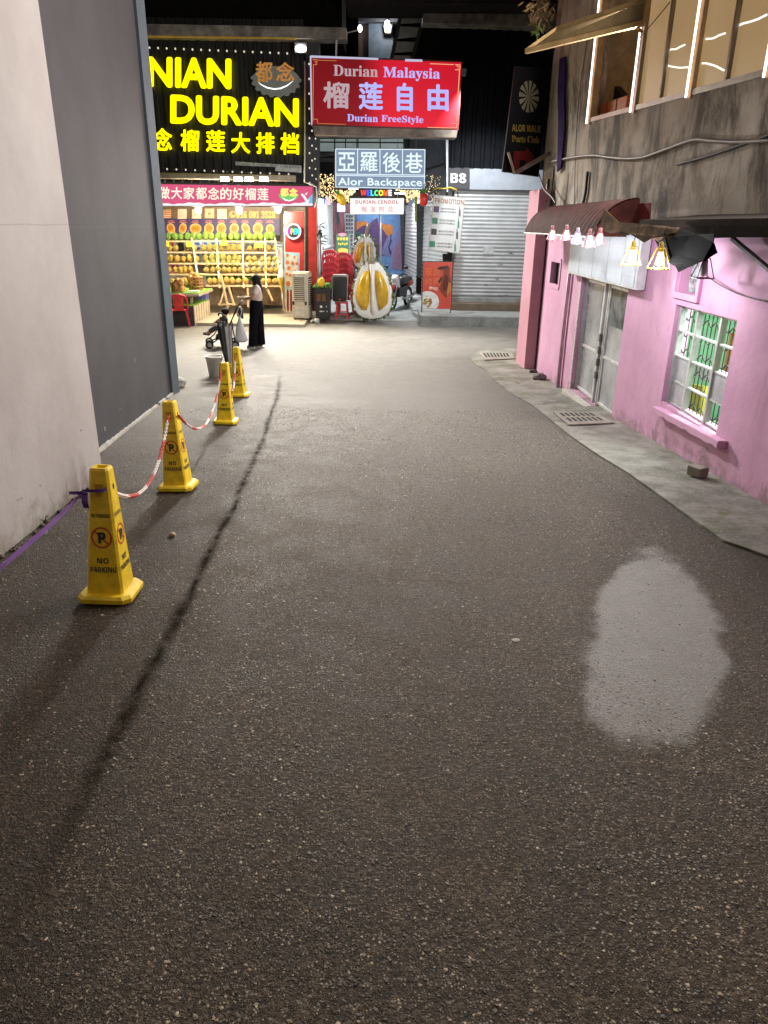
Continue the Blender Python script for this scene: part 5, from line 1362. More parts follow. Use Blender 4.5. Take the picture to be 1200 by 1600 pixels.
# ---- red panel, OPEN sign, menu standee, ice cream figure
o = thing('red_totem', at(460, 480, 20.95), 'tall red panel with a round lit sign at the stall end', 'panel')
b = MB(); slab(b, [(445, 331), (474.5, 331), (474.5, 486), (445, 486)], 20.95, 0.12); b.build('board', M('deep_red_board', (0.36, 0.022, 0.02, 1), 0.4), o)
b = MB(); slab(b, [(444, 331), (445.3, 331), (445.3, 486), (444, 486)], 20.92, 0.15); b.build('pine_edge', wood, o)
os_ = thing('open_sign', at(458.5, 361.5, 20.88), 'round white ringed lit sign reading OPEN on the red panel', 'sign')
b = MB(); b.prism(disc(458.5, 361.5, 12.2, 12.8, 20.90, 28), (0, 0.05, 0)); b.build('case', M('sign_black', (0.01, 0.01, 0.012, 1), 0.4), os_)
b = MB(); ringband(b, 458.5, 361.5, 12, 12.6, 2.4, 20.893); b.build('ring', EM('ring_white', (1, 1, 1, 1), 1.6), os_)
for k, (c, colr) in enumerate(zip('OPEN', ((0.85, 0.05, 0.85, 1), (1.0, 0.85, 0.05, 1), (0.10, 0.95, 0.75, 1), (0.10, 0.80, 0.95, 1)))):
    b = MB(); txt(b, sansbold(c), (449.8 + k * 4.5, 357.2, 454 + k * 4.5, 366.2), 20.892, 0, 0.02, res=2); b.build('letter', EM('open_glow_' + 'OPEN'[k], colr, 1.5), os_)
ms = thing('menu_standee', at(456, 487, 20.7), 'floral cream menu standee with pale blue edges before the red panel', 'standee')
b = MB(); slab(b, [(443.5, 393.5), (468.5, 395.5), (466.5, 453.5), (445, 452)], 20.70, 0.025); b.build('sheet', M('sky_blue_sheet', (0.42, 0.68, 0.75, 1), 0.5), ms)
b = MB(); b.poly(P([(446, 397), (465, 400), (465.5, 449), (447, 448.5), (445, 420)], 20.694)); b.build('cream_field', M('cream_print', (0.80, 0.72, 0.58, 1), 0.5), ms)
b = MB()
for (x, y, r_) in ((449, 399, 2.5), (449, 410, 3), (457.5, 411.5, 2.6), (464, 412, 2.2), (451.5, 419, 3), (448, 428, 2.2), (453.5, 430, 2.4), (450, 443, 3.6), (460, 402, 2), (461, 424, 2.6), (461, 436, 2.6), (459, 446, 2.2)): b.poly(disc(x, y, r_, r_ * 1.15, 20.69, 10))
b.build('dish_pictures', M('orange_dish', (0.70, 0.20, 0.06, 1), 0.5), ms)
for x in (447, 452, 457): 
    b = MB(); bar3(b, at(x, 452, 20.73), at(x + .5, 487, 20.78), 0.018, 0.018); b.build('leg', M('white_leg', (0.70, 0.68, 0.62, 1), 0.5), ms)
ic = thing('ice_cream_figure', at(441, 484, 20.85), 'yellow and white ice cream cone figure on a thin stick', 'display figure')
b = MB(); c_ = at(440.5, 452, 20.85); b.lathe(c_, [(0.015, -0.10), (0.03, 0.0), (0.09, 0.28), (0.095, 0.30), (0.0, 0.30)], 12); b.build('cone', M('wafer_yellow', (0.80, 0.50, 0.05, 1), 0.5), ic)
b = MB(); b.lathe((c_.x, c_.y, c_.z + 0.30), [(0.10, 0.0), (0.115, 0.05), (0.08, 0.11), (0.085, 0.14), (0.05, 0.20), (0.02, 0.27), (0.0, 0.30)], 12); b.build('swirl', M('cream_swirl', (0.78, 0.70, 0.55, 1), 0.4), ic)
b = MB(); b.cyl((c_.x, c_.y, c_.z - 0.09), at(443, 484, 20.85), 0.018, n=7); b.build('stick', M('white_leg', (0.70, 0.68, 0.62, 1)), ic)

# ---- evaporative cooler
Yk = 20.35
k0 = at(457.5, 497, Yk); kx = at(483, 460, Yk).x - at(457.5, 460, Yk).x
H = at(470, 423, Yk).z - k0.z
ck = thing('air_cooler', (0, 0, 0), 'tall cream air cooler on castors beside the red post', 'air cooler')
cm = M('cream_plastic', (0.58, 0.53, 0.42, 1), 0.45, var=0.1); cdk = M('cooler_slot', (0.05, 0.045, 0.035, 1), 0.7)
b = MB(); b.box((kx / 2, 0.22, 0.06 + (H - 0.06) / 2), (kx, 0.44, H - 0.06)); b.build('body', cm, ck, bevel=0.02)
b = MB(); b.box((kx / 2, 0.22, H + 0.012), (kx * 0.94, 0.40, 0.03)); b.build('top_cover', M('cream_lid', (0.66, 0.62, 0.53, 1), 0.4), ck, bevel=0.012)
b = MB(); b.box((kx * .47, -0.003, H * 0.66), (kx * .62, 0.012, H * 0.50)); b.build('louvre_recess', cdk, ck)
for k in range(12):
    b = MB(); b.box((kx * .47, -0.012, H * 0.43 + k * H * 0.041), (kx * .60, 0.014, H * 0.021)); b.build('louvre', cm, ck)
b = MB(); b.box((kx * .45, -0.014, H * 0.935), (kx * .45, 0.016, 0.05)); b.build('vent_lip', M('white_lip', (0.75, 0.73, 0.68, 1), 0.4), ck)
b = MB(); b.box((kx + 0.003, 0.22, H * 0.62), (0.012, 0.34, H * 0.58))
for k in range(12): b.mat(1).box((kx + 0.010, 0.22, H * 0.36 + k * H * 0.046), (0.012, 0.33, 0.02))
b.build('side_grille', [cdk, cm], ck)
for x in (kx * .08, kx * .86):
    b = MB(); b.box((x, -0.01, H * 0.37), (0.055, 0.03, 0.09)); b.build('clip', M('black_clip', (0.02, 0.02, 0.02, 1), 0.5), ck)
b = MB(); b.box((kx * .45, -0.004, H * 0.20), (kx * .55, 0.012, H * 0.19)); b.build('tank_panel', M('cream_lid', (0.66, 0.62, 0.53, 1)), ck)
for x, y in ((.05, .05), (kx - .05, .05), (.05, .39), (kx - .05, .39)):
    b = MB(); b.cyl((x - .02, y, .035), (x + .02, y, .035), .035, n=10); b.cyl((x, y, .03), (x, y, .08), .015, n=6); b.build('castor', M('black_clip', (0.02, 0.02, 0.02, 1)), ck)
put(ck, (k0.x, Yk, k0.z - 0.06), -0.16)

# ---- black display bin with turf and a toy fruit
Yb = 20.25
p0, p1 = at(491, 499, Yb), at(518, 499, Yb); hz = at(504, 450, Yb).z
o = thing('display_bin', ((p0.x + p1.x) / 2, Yb, p0.z), 'black printed display bin topped with green turf', 'bin')
b = MB(); b.hexa([(p0.x + .05, Yb, p0.z), (p1.x - .05, Yb, p0.z), (p1.x - .05, Yb + .35, p0.z), (p0.x + .05, Yb + .35, p0.z)], [(p0.x, Yb - .02, hz), (p1.x - .02, Yb - .02, hz), (p1.x - .02, Yb + .4, hz), (p0.x, Yb + .4, hz)]); b.build('body', M('black_print', (0.018, 0.018, 0.018, 1), 0.45), o, bevel=0.02)
b = MB()
for (x0, y0, x1, y1) in ((495, 459, 501, 471), (503, 459, 509, 471)): b.poly(P([(x0, y0), (x1, y0), (x1, y1), (x0, y1)], Yb - .03))
b.build('dish_pictures', M('brown_dish', (0.13, 0.06, 0.02, 1), 0.5), o)
b = MB()
for (x0, y0, x1, y1) in ((500, 477.5, 503.5, 481), (499.5, 485.5, 504, 487.5), (505, 485.7, 506.5, 487.2), (510.5, 486, 511.7, 487.5), (509.5, 478, 510.3, 480.5)): b.poly(P([(x0, y0), (x1, y0), (x1, y1), (x0, y1)], Yb - .03))
b.build('white_marks', M('white_mark', (0.8, 0.8, 0.82, 1)), o)
b = MB(); g = random.Random(9)
for k in range(26): b.ball((p0.x + 0.02 + g.random() * (p1.x - p0.x - .04), Yb + g.random() * .35, hz + 0.02 + g.random() * 0.06), 0.06, 0.06, 0.05, 7, 5, 0.25, g)
b.build('turf_top', M('moss_turf', (0.10, 0.22, 0.05, 1), 0.9, var=0.5, scale=25), o)
b = MB(); c_ = at(502, 441, Yb - 0.05); g = random.Random(2); b.ball(c_, 0.095, 0.09, 0.125, 14, 10, 0.07, g); b.mat(1).cyl((c_.x, c_.y, c_.z + .11), (c_.x + .01, c_.y, c_.z + .17), .015, n=6)
tag(b.build('toy_fruit', [M('toy_yellow', (0.75, 0.48, 0.02, 1), 0.5), stalk]), 'yellow toy durian sitting on the turf of the black bin', 'toy fruit')
b = MB(); g = random.Random(17); c_ = at(492, 501, Yb - .12)
for k in range(9): b.ball((c_.x + g.uniform(-.09, .09), c_.y + g.uniform(-.06, .06), gz(20) + 0.03 + g.random() * .07), .05, .045, .04, 7, 5, .3, g)
tag(b.build('crumpled_bag', M('clear_bag', (0.55, 0.52, 0.46, 1), 0.3)), 'crumpled clear plastic bag on the ground before the black bin', 'bag')

# ---- speaker on a red stool
Yp = 20.4
st = thing('plastic_stool', at(534, 499, Yp), 'low red plastic stool carrying the black loudspeaker', 'stool')
sz_ = at(534, 472, Yp).z; p0, p1 = at(525, 499, Yp), at(543.5, 499, Yp); zf = p0.z
b = MB(); b.box(((p0.x + p1.x) / 2, Yp + .14, sz_ - 0.02), (p1.x - p0.x - .04, .30, .04)); b.build('seat', redp, st, bevel=0.01)
for sx in (0, 1):
    for y in (Yp, Yp + .28):
        x = p0.x if sx == 0 else p1.x; xi = x + (.03 if sx == 0 else -.03)
        b = MB(); bar3(b, Vector((xi, y, sz_ - .03)), Vector((x, y, zf)), .02, .02); b.build('leg', redp, st)
b = MB(); b.box(((p0.x + p1.x) / 2, Yp, zf + .14), (p1.x - p0.x - .04, .03, .03)); b.box(((p0.x + p1.x) / 2, Yp, zf + .22), (p1.x - p0.x - .05, .03, .025)); b.build('rung', redp, st)
spk = thing('loudspeaker', at(530, 471, Yp), 'black loudspeaker with a pale rim standing on the red stool', 'loudspeaker')
def rrect(x0, y0, x1, y1, r, Y, n=5, tp=0.0):
    pts = []
    for cx_, cy_, a0 in ((x1 - r, y0 + r, -90), (x1 - r - tp, y1 - r, 0), (x0 + r + tp, y1 - r, 90), (x0 + r, y0 + r, 180)):
        for k in range(n + 1):
            a = R(a0 + 90 * k / n); pts.append(at(cx_ + r * math.cos(a), cy_ + r * math.sin(a), Y))
    return pts
b = MB(); b.prism(rrect(518, 429.5, 543.5, 471.5, 4, Yp + .02, tp=1.2), (0, .32, 0)); b.build('cabinet', M('grey_cabinet', (0.33, 0.31, 0.29, 1), 0.5), spk)
b = MB(); b.dome(rrect(519, 432, 542.5, 471, 3.5, Yp + .018, tp=1.2), (0, -.04, 0)); b.build('grille_cloth', M('speaker_black', (0.012, 0.012, 0.012, 1), 0.65), spk)
b = MB(); b.poly(disc(531, 468, 1.6, 1.5, Yp - .03, 10)); b.build('badge', M('red_badge', (0.40, 0.06, 0.03, 1), 0.4), spk)

# ---- giant cut durian statues
shell = M('shell_green', (0.10, 0.145, 0.05, 1), 0.6, var=0.5, scale=6); whit = M('pith_white', (0.78, 0.78, 0.75, 1), 0.5, var=0.12); podm = M('pod_yellow', (0.62, 0.37, 0.02, 1), 0.28, var=0.3, scale=5, coat=0.4, bump=0.35, bscale=12); stem_m = M('statue_stem', (0.36, 0.31, 0.24, 1), 0.7, var=0.35)
def statue(Y, outline, pods, ridge, stem, label, depth):
    o = thing('durian_statue', at(sum(x for x, y in outline) / len(outline), max(y for x, y in outline), Y), label, 'statue')
    ring = P(outline, Y)
    b = MB(); b.dome(ring, (0, depth, 0), 6)
    c = sum(ring, Vector()) / len(ring); g = random.Random(int(Y * 10))
    for i in range(230):
        a = g.random() * len(ring); k = int(a) % len(ring); q0 = ring[k].lerp(ring[(k + 1) % len(ring)], a % 1)
        t = g.random() ** 1.5; kk, hh = math.cos(t * math.pi / 2), math.sin(t * math.pi / 2)
        p = c + (q0 - c) * kk + Vector((0, depth * hh, 0)); nrm = ((q0 - c).normalized() * kk + Vector((0, 0.6 * hh + 0.25, 0))).normalized()
        b.cyl(p - nrm * .02, p + nrm * .085, .055, .004, n=5, cap=False)
    b.build('spiny_shell', shell, o)
    b = MB(); b.dome(ring, (0, -0.05, 0), 3); b.build('cut_face', whit, o)
    for pp in pods:
        b = MB(); b.dome(P(pp, Y - .035), (0, -0.15, 0), 6); b.build('fruit_pod', podm, o)
    b = MB(); b.dome(P(ridge, Y - .04), (0, -0.12, 0), 4); b.build('centre_ridge', whit, o)
    b = MB(); b.tube([at(x, y, Y - .02) for x, y, r_ in stem], [r_ for x, y, r_ in stem], 10); b.build('stem', stem_m, o)
    return o
F_ = [(580, 405), (592, 411), (601, 422), (608, 437), (612.5, 453), (613.5, 466), (611.5, 480), (606, 490), (596, 496), (583, 498.5), (570, 497.5), (560, 492), (554, 483), (551.5, 470), (552, 455), (555, 440), (560, 427), (566, 415), (573, 408)]
statue(20.15, F_, [[(577, 422), (578, 437), (577.5, 458), (577, 474), (573, 485), (566, 484), (560, 476), (556.5, 464), (558.5, 447), (563, 433), (570, 424)], [(587, 422), (594, 425), (600, 434), (605, 447), (607.5, 460), (606, 474), (599, 481), (592.5, 486), (589.5, 474), (587, 455), (586, 436)]],
       [(580, 404), (584, 408), (585.5, 430), (586, 460), (587, 488), (584, 494), (580, 489), (579, 460), (578, 430), (577, 410)], [(579, 379, .055), (580, 386, .060), (580.5, 400, .075), (581, 412, .09)], 'giant upright cut durian statue with two yellow pods, in front', 0.42)
B_ = [(571, 367), (578, 369), (583, 376), (587, 387), (588.5, 400), (587, 412), (581, 420), (572, 423), (562, 421), (554, 414), (550.5, 404), (551.5, 392), (555.5, 381), (562, 372)]
statue(21.75, B_, [[(567, 377), (567.5, 388), (565, 402), (562, 411), (557, 411), (554, 404), (555.5, 392), (560, 381)], [(576, 377), (582, 385), (584, 396), (581, 408), (577, 408), (574, 395), (573.5, 384)]],
       [(569, 366), (573, 372), (573, 390), (572, 415), (568, 419), (567.5, 395), (569, 380)], [(577, 350, .05), (574, 358, .045), (572, 368, .06)], 'smaller cut durian statue with a crooked stem behind the giant one', 0.35)
o = thing('plinth', at(569, 470, 21.8), 'grey plinth under the smaller durian statue', 'plinth')
b = MB(); q0, q1 = at(554, 422, 21.8), at(587, 422, 21.8); zf = PF(21.8)
b.box(((q0.x + q1.x) / 2, 22.0, (zf + q0.z - .01) / 2), (q1.x - q0.x, .45, q0.z - .01 - zf)); b.build('block', M('plinth_grey', (0.30, 0.30, 0.30, 1), 0.7), o, bevel=.015)
b = MB(); b.box(((q0.x + q1.x) / 2, 22.0, zf + .04), (q1.x - q0.x + .06, .51, .08)); b.build('foot', M('plinth_grey', (0.30, 0.30, 0.30, 1)), o)

# ================================================================== side passage
b = MB()
ysp = [20.9, 22, 24, 26, 28, 30, 31]
b.add([(x, y, PF(y)) for y in ysp for x in (-2.6, -0.8, 0.6, 1.75)], [(j * 4 + i, j * 4 + i + 1, j * 4 + i + 5, j * 4 + i + 4) for j in range(len(ysp) - 1) for i in range(3)])
b.quad((-2.6, 20.9, -1.0), (1.75, 20.9, -1.0), (1.75, 20.9, PF(20.9)), (-2.6, 20.9, PF(20.9)))
tag(b.build('passage_floor', rough_concrete('passage_cement', (0.20, 0.21, 0.205, 1), (0.34, 0.35, 0.34, 1), 0.0, 0.3)), kind='structure')
ps = thing('passage_building', (-0.2, 29, -0.5), 'painted block and shutters lining the narrow side passage', 'building')
def vwall(mb, a, c, z1, z0=-1.0, t=0.0):
    """upright wall between two plan points (x, y)"""
    return mb.quad((a[0], a[1], z0), (c[0], c[1], z0), (c[0], c[1], z1), (a[0], a[1], z1))
def xy(px, Y, py=400): p = at(px, py, Y); return (p.x, p.y)
RA, RB, RC, RD = xy(699, 21.85), xy(661, 24.2), xy(652, 24.6), xy(632, 28.8)
def ribbed(mb, a, c, z0, z1, pitch=0.11, d=0.022):
    """roller shutter curtain between two plan points"""
    a, c = Vector((a[0], a[1], 0)), Vector((c[0], c[1], 0)); t = (c - a).normalized(); nr = Vector((t.y, -t.x, 0))
    if nr.y > 0.2 or (abs(nr.y) <= 0.2 and nr.x > 0): nr = -nr
    n = int((z1 - z0) / pitch); zs = []
    for k in range(n):
        z = z0 + (z1 - z0) * k / n; h = (z1 - z0) / n
        zs += [(z, 0), (z + h * .25, d * .8), (z + h * .5, d), (z + h * .75, d * .8)]
    zs.append((z1, 0))
    vs = [p + nr * o_ + Vector((0, 0, z)) for z, o_ in zs for p in (a, c)]
    mb.add(vs, [(2 * i, 2 * i + 1, 2 * i + 3, 2 * i + 2) for i in range(len(zs) - 1)], True)
    return mb
shw = M('white_shutter', (0.48, 0.49, 0.49, 1), 0.5, 0.2, var=0.15, scale=3)
b = ribbed(MB(), RA, RB, -0.55, 2.35); b.build('side_shutter', shw, ps)
b = MB(); vwall(b, RA, RB, -0.55); vwall(b, RC, RD, -0.45); b.build('low_wall', M('pale_cement', (0.42, 0.43, 0.42, 1), 0.8, bump=0.3), ps)
b = MB(); slab(b, [(651, 318), (661, 318), (661, 434), (652, 433)], 24.2, 0.3); b.build('black_pier', M('black_pier_paint', (0.02, 0.022, 0.025, 1), 0.5), ps)
b = ribbed(MB(), RC, RD, -0.42, 2.3); b.build('rear_shutter', shw, ps)
b = MB(); slab(b, [(647.5, 306), (652, 306), (652, 348), (648, 346)], 24.5, 0.02); b.build('lime_strip', M('lime_strip_print', (0.45, 0.50, 0.05, 1), 0.6), ps)
b = MB(); slab(b, [(625, 330), (632, 330), (632, 420), (628, 420)], 28.6, 0.3); b.build('dark_frame', M('black_pier_paint', (0.02, 0.022, 0.025, 1)), ps)
# left side of the passage
LA, LB, LC = xy(497, 21.4), xy(520.5, 25.0), xy(556, 29.2)
b = MB(); vwall(b, LA, LB, 2.3); b.build('grey_wall', M('pale_grey_wall', (0.40, 0.42, 0.42, 1), 0.6), ps)
b = MB(); a_, c_ = Vector((*xy(502, 22.4), 0)), Vector((*xy(518, 24.8), 0))
for k in range(8):
    z = 0.05 + k * 0.13; b.hexa([a_ + Vector((.02, 0, z)), c_ + Vector((.02, 0, z)), c_ + Vector((.02, 0, z + .06)), a_ + Vector((.02, 0, z + .06))], [p + Vector((.06, -.01, 0)) for p in (a_ + Vector((.02, 0, z)), c_ + Vector((.02, 0, z)), c_ + Vector((.02, 0, z + .06)), a_ + Vector((.02, 0, z + .06)))])
b.build('louvre_slats', M('louvre_grey', (0.50, 0.51, 0.52, 1), 0.5), ps)
b = MB(); vwall(b, LB, LC, 2.3); b.build('maroon_wall', M('maroon_mural', (0.24, 0.07, 0.09, 1), 0.7, var=0.8, scale=1.8), ps)
b = MB(); slab(b, [(522, 325), (529, 332), (531, 345), (527, 352), (523, 346)], 25.6, 0.02); b.build('figure_print', M('teal_mural', (0.06, 0.13, 0.20, 1), 0.6, var=.6), ps)
# mural at the end
YW = 29.0
b = MB(); slab(b, [(540, 318), (650, 318), (650, 436), (540, 436)], YW + .02, 0.15); b.build('end_wall', M('grey_end_wall', (0.20, 0.19, 0.19, 1), 0.8), ps)
def mural(col_name, col, pts, k): 
    b = MB(); b.poly(P(pts, YW - .004 * k)); b.build('mural_shape', M(col_name, col, 0.6, var=0.2), ps)
mural('mural_sky', (0.13, 0.28, 0.55, 1), [(557, 334), (631, 334), (631, 430), (557, 430)], 1)
mural('mural_orange', (0.60, 0.22, 0.05, 1), [(557, 347), (570, 345), (580, 352), (590, 348), (604, 350), (614, 353), (614, 366), (600, 372), (557, 372)], 2)
mural('mural_plum', (0.10, 0.05, 0.17, 1), [(557, 360), (566, 353), (575, 352), (582, 345), (590, 340), (592, 352), (598, 358), (606, 370), (612, 366), (609, 388), (596, 402), (582, 398), (570, 390), (557, 392)], 3)
mural('mural_lavender', (0.20, 0.21, 0.44, 1), [(598, 388), (604, 372), (609, 367), (612, 376), (620, 360), (628, 354), (629, 400), (612, 402), (597, 398)], 4)
mural('mural_mauve', (0.27, 0.16, 0.28, 1), [(614, 396), (618, 384), (629, 372), (629, 422), (612, 420)], 5)
mural('mural_green', (0.03, 0.14, 0.09, 1), [(557, 362), (563, 363), (567, 372), (564, 385), (557, 390)], 6)
mural('mural_line', (0.02, 0.02, 0.04, 1), [(610, 368), (612, 376), (608, 386), (612, 394), (610, 400), (606.5, 386), (610, 376)], 7)
b = MB(); b.cyl(at(594.5, 432, 27.2), at(594.5, 300, 27.2), 0.05, n=10); tag(b.build('steel_pole', M('grey_steel', (0.42, 0.44, 0.46, 1), 0.4, 0.5)), 'slim grey steel pole standing in the passage before the mural', 'pole')
# upper part: translucent roof lights and blue sheet wall
b = MB(); slab(b, [(486, 200), (700, 205), (700, 300), (486, 300)], 27.5, 0.1); b.build('gable_wall', M('dusky_wall', (0.03, 0.033, 0.045, 1), 0.7), ps)
b = MB(); slab(b, [(498, 206), (632, 208), (632, 238), (498, 236)], 27.4, 0.05); b.build('roof_light', M('milky_sheet', (0.30, 0.37, 0.36, 1), 0.4, emit=0.35), ps)
b = MB()
for x in (523, 558, 594, 631): bar3(b, at(x, 200, 27.33), at(x, 240, 27.33), .03, .02)
bar3(b, at(497, 222, 27.33), at(632, 223, 27.33), .025, .02); bar3(b, at(498, 216, 27.33), at(632, 216, 27.33), .012, .02)
b.build('glazing_bars', M('black_bar', (0.015, 0.015, 0.017, 1), 0.5), ps)
b = MB(); bar3(b, at(497, 243, 27.0), at(528, 240, 27.0), .09, .05); bar3(b, at(497, 250, 27.0), at(528, 250, 27.0), .12, .05); b.build('duct', M('dull_grey_duct', (0.20, 0.21, 0.23, 1), 0.5), ps)
b = MB(); a_, c_ = Vector((*xy(699, 21.9, 250), 0)), Vector((*xy(640, 27.2, 250), 0)); n = 26
for k in range(n):
    q0, q1, q2 = a_.lerp(c_, k / n), a_.lerp(c_, (k + .5) / n) + Vector((-.03, 0, 0)), a_.lerp(c_, (k + 1) / n)
    for u, w in ((q0, q1), (q1, q2)): b.quad((u.x, u.y, 2.25), (w.x, w.y, 2.25), (w.x, w.y, 4.6), (u.x, u.y, 4.6))
b.build('blue_sheet_wall', M('blue_grey_sheet', (0.17, 0.21, 0.27, 1), 0.5, 0.2), ps)
b = MB(); bar3(b, at(663, 266, 23.6), at(698, 255, 21.8), .02, .02); b.build('stay_bar', M('black_bar', (0.015, 0.015, 0.017, 1)), ps)
b = MB(); b.box((-0.2, 27.0, 8.6), (8.0, 1.0, 8.0)); b.build('rear_sky_mask', M('sky_mask_black', (0.006, 0.0055, 0.005, 1), 0.95, spec=0.05), ps)  # added black block screening off the glowing sky behind the passage
b = MB(); b.box((0, 26.5, 4.62), (4.2, 6.0, 0.1)); b.build('passage_roof', M('dusky_wall', (0.03, 0.033, 0.045, 1)), ps)
for (px, py, Y, e) in ((560, 318, 22.6, 115), (620, 322, 25.5, 60), (585, 322, 28.0, 22)):
    p = at(px, py, Y)
    o = thing('ceiling_lamp', p, {560: 'white tube lamp above the stacked chairs in the passage', 620: 'white tube lamp half way along the passage', 585: 'white tube lamp before the mural'}[px], 'lamp')
    b = MB(); b.box((p.x, p.y, p.z + .42), (0.6, .06, .04)); b.build('fitting', M('lamp_housing', (0.25, 0.25, 0.25, 1)), o)
    b = MB(); b.cyl((p.x - .28, p.y, p.z + .38), (p.x + .28, p.y, p.z + .38), .018, n=8); b.build('tube', EM('cool_tube', (0.92, 0.97, 1, 1), 6), o)
    b = MB(); b.cyl((p.x, p.y, p.z + .44), (p.x, p.y, 4.57), .008, n=5); b.build('hanger', M('black_flex', (0.02, 0.02, 0.02, 1)), o)
    lamp('tube_light', 'AREA', (p.x, p.y, p.z + .34), e, (0.92, 0.97, 1.0), o, 0.5, (p.x, p.y, -3), size_y=0.2)
# posters and banner in the passage
o = thing('green_menu_sign', at(535, 400, 24.4), 'tall green menu sign with a striped awning top in the passage', 'sign')
b = MB(); slab(b, [(525, 365), (545.5, 365), (545.5, 402), (525, 402)], 24.4, .04); b.build('board', M('sign_green', (0.05, 0.17, 0.09, 1), 0.5), o)
b = MB(); b.poly(disc(535, 366.5, 6.5, 2.8, 24.39, 16)); b.build('awning_mark', M('sign_pink', (0.75, 0.25, 0.32, 1), 0.5), o)
b = MB()
for k in range(4): b.poly(P([(527 + k * 4.5, 371), (530.4 + k * 4.5, 371), (530.4 + k * 4.5, 375.4), (527 + k * 4.5, 375.4)], 24.39))
for k in range(5): b.poly(P([(528 + k * 3.2, 379.5 + k % 2), (530 + k * 3.2, 379 + k % 2), (530.4 + k * 3.2, 382 + k % 2), (528.4 + k * 3.2, 382.6 + k % 2)], 24.39))
b.poly(P([(528, 389), (534, 387), (540, 388.5), (544, 390), (544, 395), (528, 394)], 24.39)); b.build('yellow_marks', M('sign_yellow', (0.70, 0.52, 0.08, 1), 0.5), o)
o = thing('white_banner', at(545, 400, 26.0), 'long white banner with rows of dark characters in the passage', 'banner')
b = MB(); slab(b, [(537, 333), (554, 333), (553, 398), (546, 398), (540, 362)], 26.0, .02); b.build('cloth', M('grey_white_cloth', (0.48, 0.50, 0.52, 1), 0.8), o)
b = MB()
for j in range(9):
    for k in range(3 if j < 5 else 1): b.poly(P([(540.5 + k * 4, 336 + j * 6.2), (543.6 + k * 4, 336 + j * 6.2), (543.6 + k * 4, 340 + j * 6.2), (540.5 + k * 4, 340 + j * 6.2)] if j < 5 else [(547.5, 336 + j * 6.2), (551, 336 + j * 6.2), (551, 340.5 + j * 6.2), (547.5, 340.5 + j * 6.2)], 25.99))
b.build('dark_marks', M('slate_ink', (0.10, 0.12, 0.16, 1), 0.7), o)
for x0, x1, y0, y1, col, lab in ((498, 508, 309, 319, (0.06, 0.16, 0.42, 1), 'blue card hung under the fairy lights by the dark column'), (509, 516, 307, 320, (0.62, 0.35, 0.38, 1), 'pink card hung under the fairy lights'), (527, 539, 318, 331, (0.30, 0.28, 0.45, 1), 'violet card hung behind the toy pineapple')):
    o = thing('hanging_card', at((x0 + x1) / 2, y1, 22.8), lab, 'card')
    b = MB(); slab(b, [(x0, y0), (x1, y0), (x1, y1), (x0, y1)], 22.8, .02); b.build('sheet', M('card_' + str(x0), col, 0.5), o)
    b = MB(); b.cyl(at((x0 + x1) / 2, y0, 22.81), at((x0 + x1) / 2, 296, 22.81), .006, n=4); b.build('string', M('black_flex', (0.02, 0.02, 0.02, 1)), o)
# palm plant
o = thing('palm_plant', at(501, 440, 21.5), 'dark leaved potted palm beside the red post', 'plant')
b = MB(); g = random.Random(3)
for i in range(26):
    c0 = at(500 + g.gauss(0, 1), 352 + g.random() * 30, 21.6); a = g.uniform(0, 6.28); l_ = g.uniform(.16, .30); up_ = g.uniform(-.5, .7)
    t = Vector((math.cos(a), math.sin(a) * .8, up_)).normalized(); sd = t.cross(Vector((0, 0, 1))).normalized() * l_ * .28
    b.add([c0, c0 + t * l_ * .5 + sd, c0 + t * l_ + Vector((0, 0, -.05)), c0 + t * l_ * .5 - sd], ((0, 1, 2, 3),))
b.build('leaves', M('palm_leaf', (0.055, 0.075, 0.045, 1), 0.5, var=.6, scale=9), o)
b = MB(); pz = PF(21.6); c0 = at(500, 352, 21.6); b.tube([(c0.x, 21.6, pz + .28), (c0.x + .02, 21.6, .1), c0], [.03, .025, .012], 7); b.build('trunk', M('palm_trunk', (0.16, 0.13, 0.08, 1), 0.8), o)
b = MB(); b.lathe((c0.x, 21.6, pz), [(0.0, 0.0), (.13, 0), (.17, .28), (.15, .28), (.14, .24), (0, .24)], 14); b.build('pot', M('plastic_pot', (0.10, 0.10, 0.10, 1), 0.6), o)
# motorcycle, nose towards the lane
mc = thing('motorcycle', (0, 0, 0), 'small red and white motorcycle parked in the passage beside the durian statue', 'motorcycle')
rub = M('tyre_rubber', (0.015, 0.015, 0.015, 1), 0.8); chrome = M('dull_chrome', (0.55, 0.55, 0.55, 1), 0.25, 0.9); bkp = M('black_trim', (0.015, 0.015, 0.016, 1), 0.4)
for y in (0.0, 1.22):
    w_ = MB(); w_.tube([(0, y + .27 * math.cos(2 * math.pi * k / 24), .30 + .27 * math.sin(2 * math.pi * k / 24)) for k in range(25)], .045, 8, cap=False); tyre = w_.build('wheel', rub, mc)
    w_ = MB(); w_.tube([(0, y + .22 * math.cos(2 * math.pi * k / 24), .30 + .22 * math.sin(2 * math.pi * k / 24)) for k in range(25)], .018, 6, cap=False)
    for k in range(6): w_.cyl((0, y, .30), (0, y + .22 * math.cos(k * math.pi / 3), .30 + .22 * math.sin(k * math.pi / 3)), .008, n=5)
    w_.cyl((-.06, y, .30), (.06, y, .30), .04, n=10); w_.build('rim', chrome, tyre)
b = MB()
for sx in (-.07, .07): b.tube([(sx, 0, .30), (sx, .16, .75), (sx * .7, .22, .92)], .02, 7)
b.build('fork', chrome, mc)
b = MB(); b.tube([(-.34, .30, 1.02), (-.18, .24, 1.03), (0, .22, .98), (.18, .24, 1.03), (.34, .30, 1.02)], .016, 7); b.build('handlebar', bkp, mc)
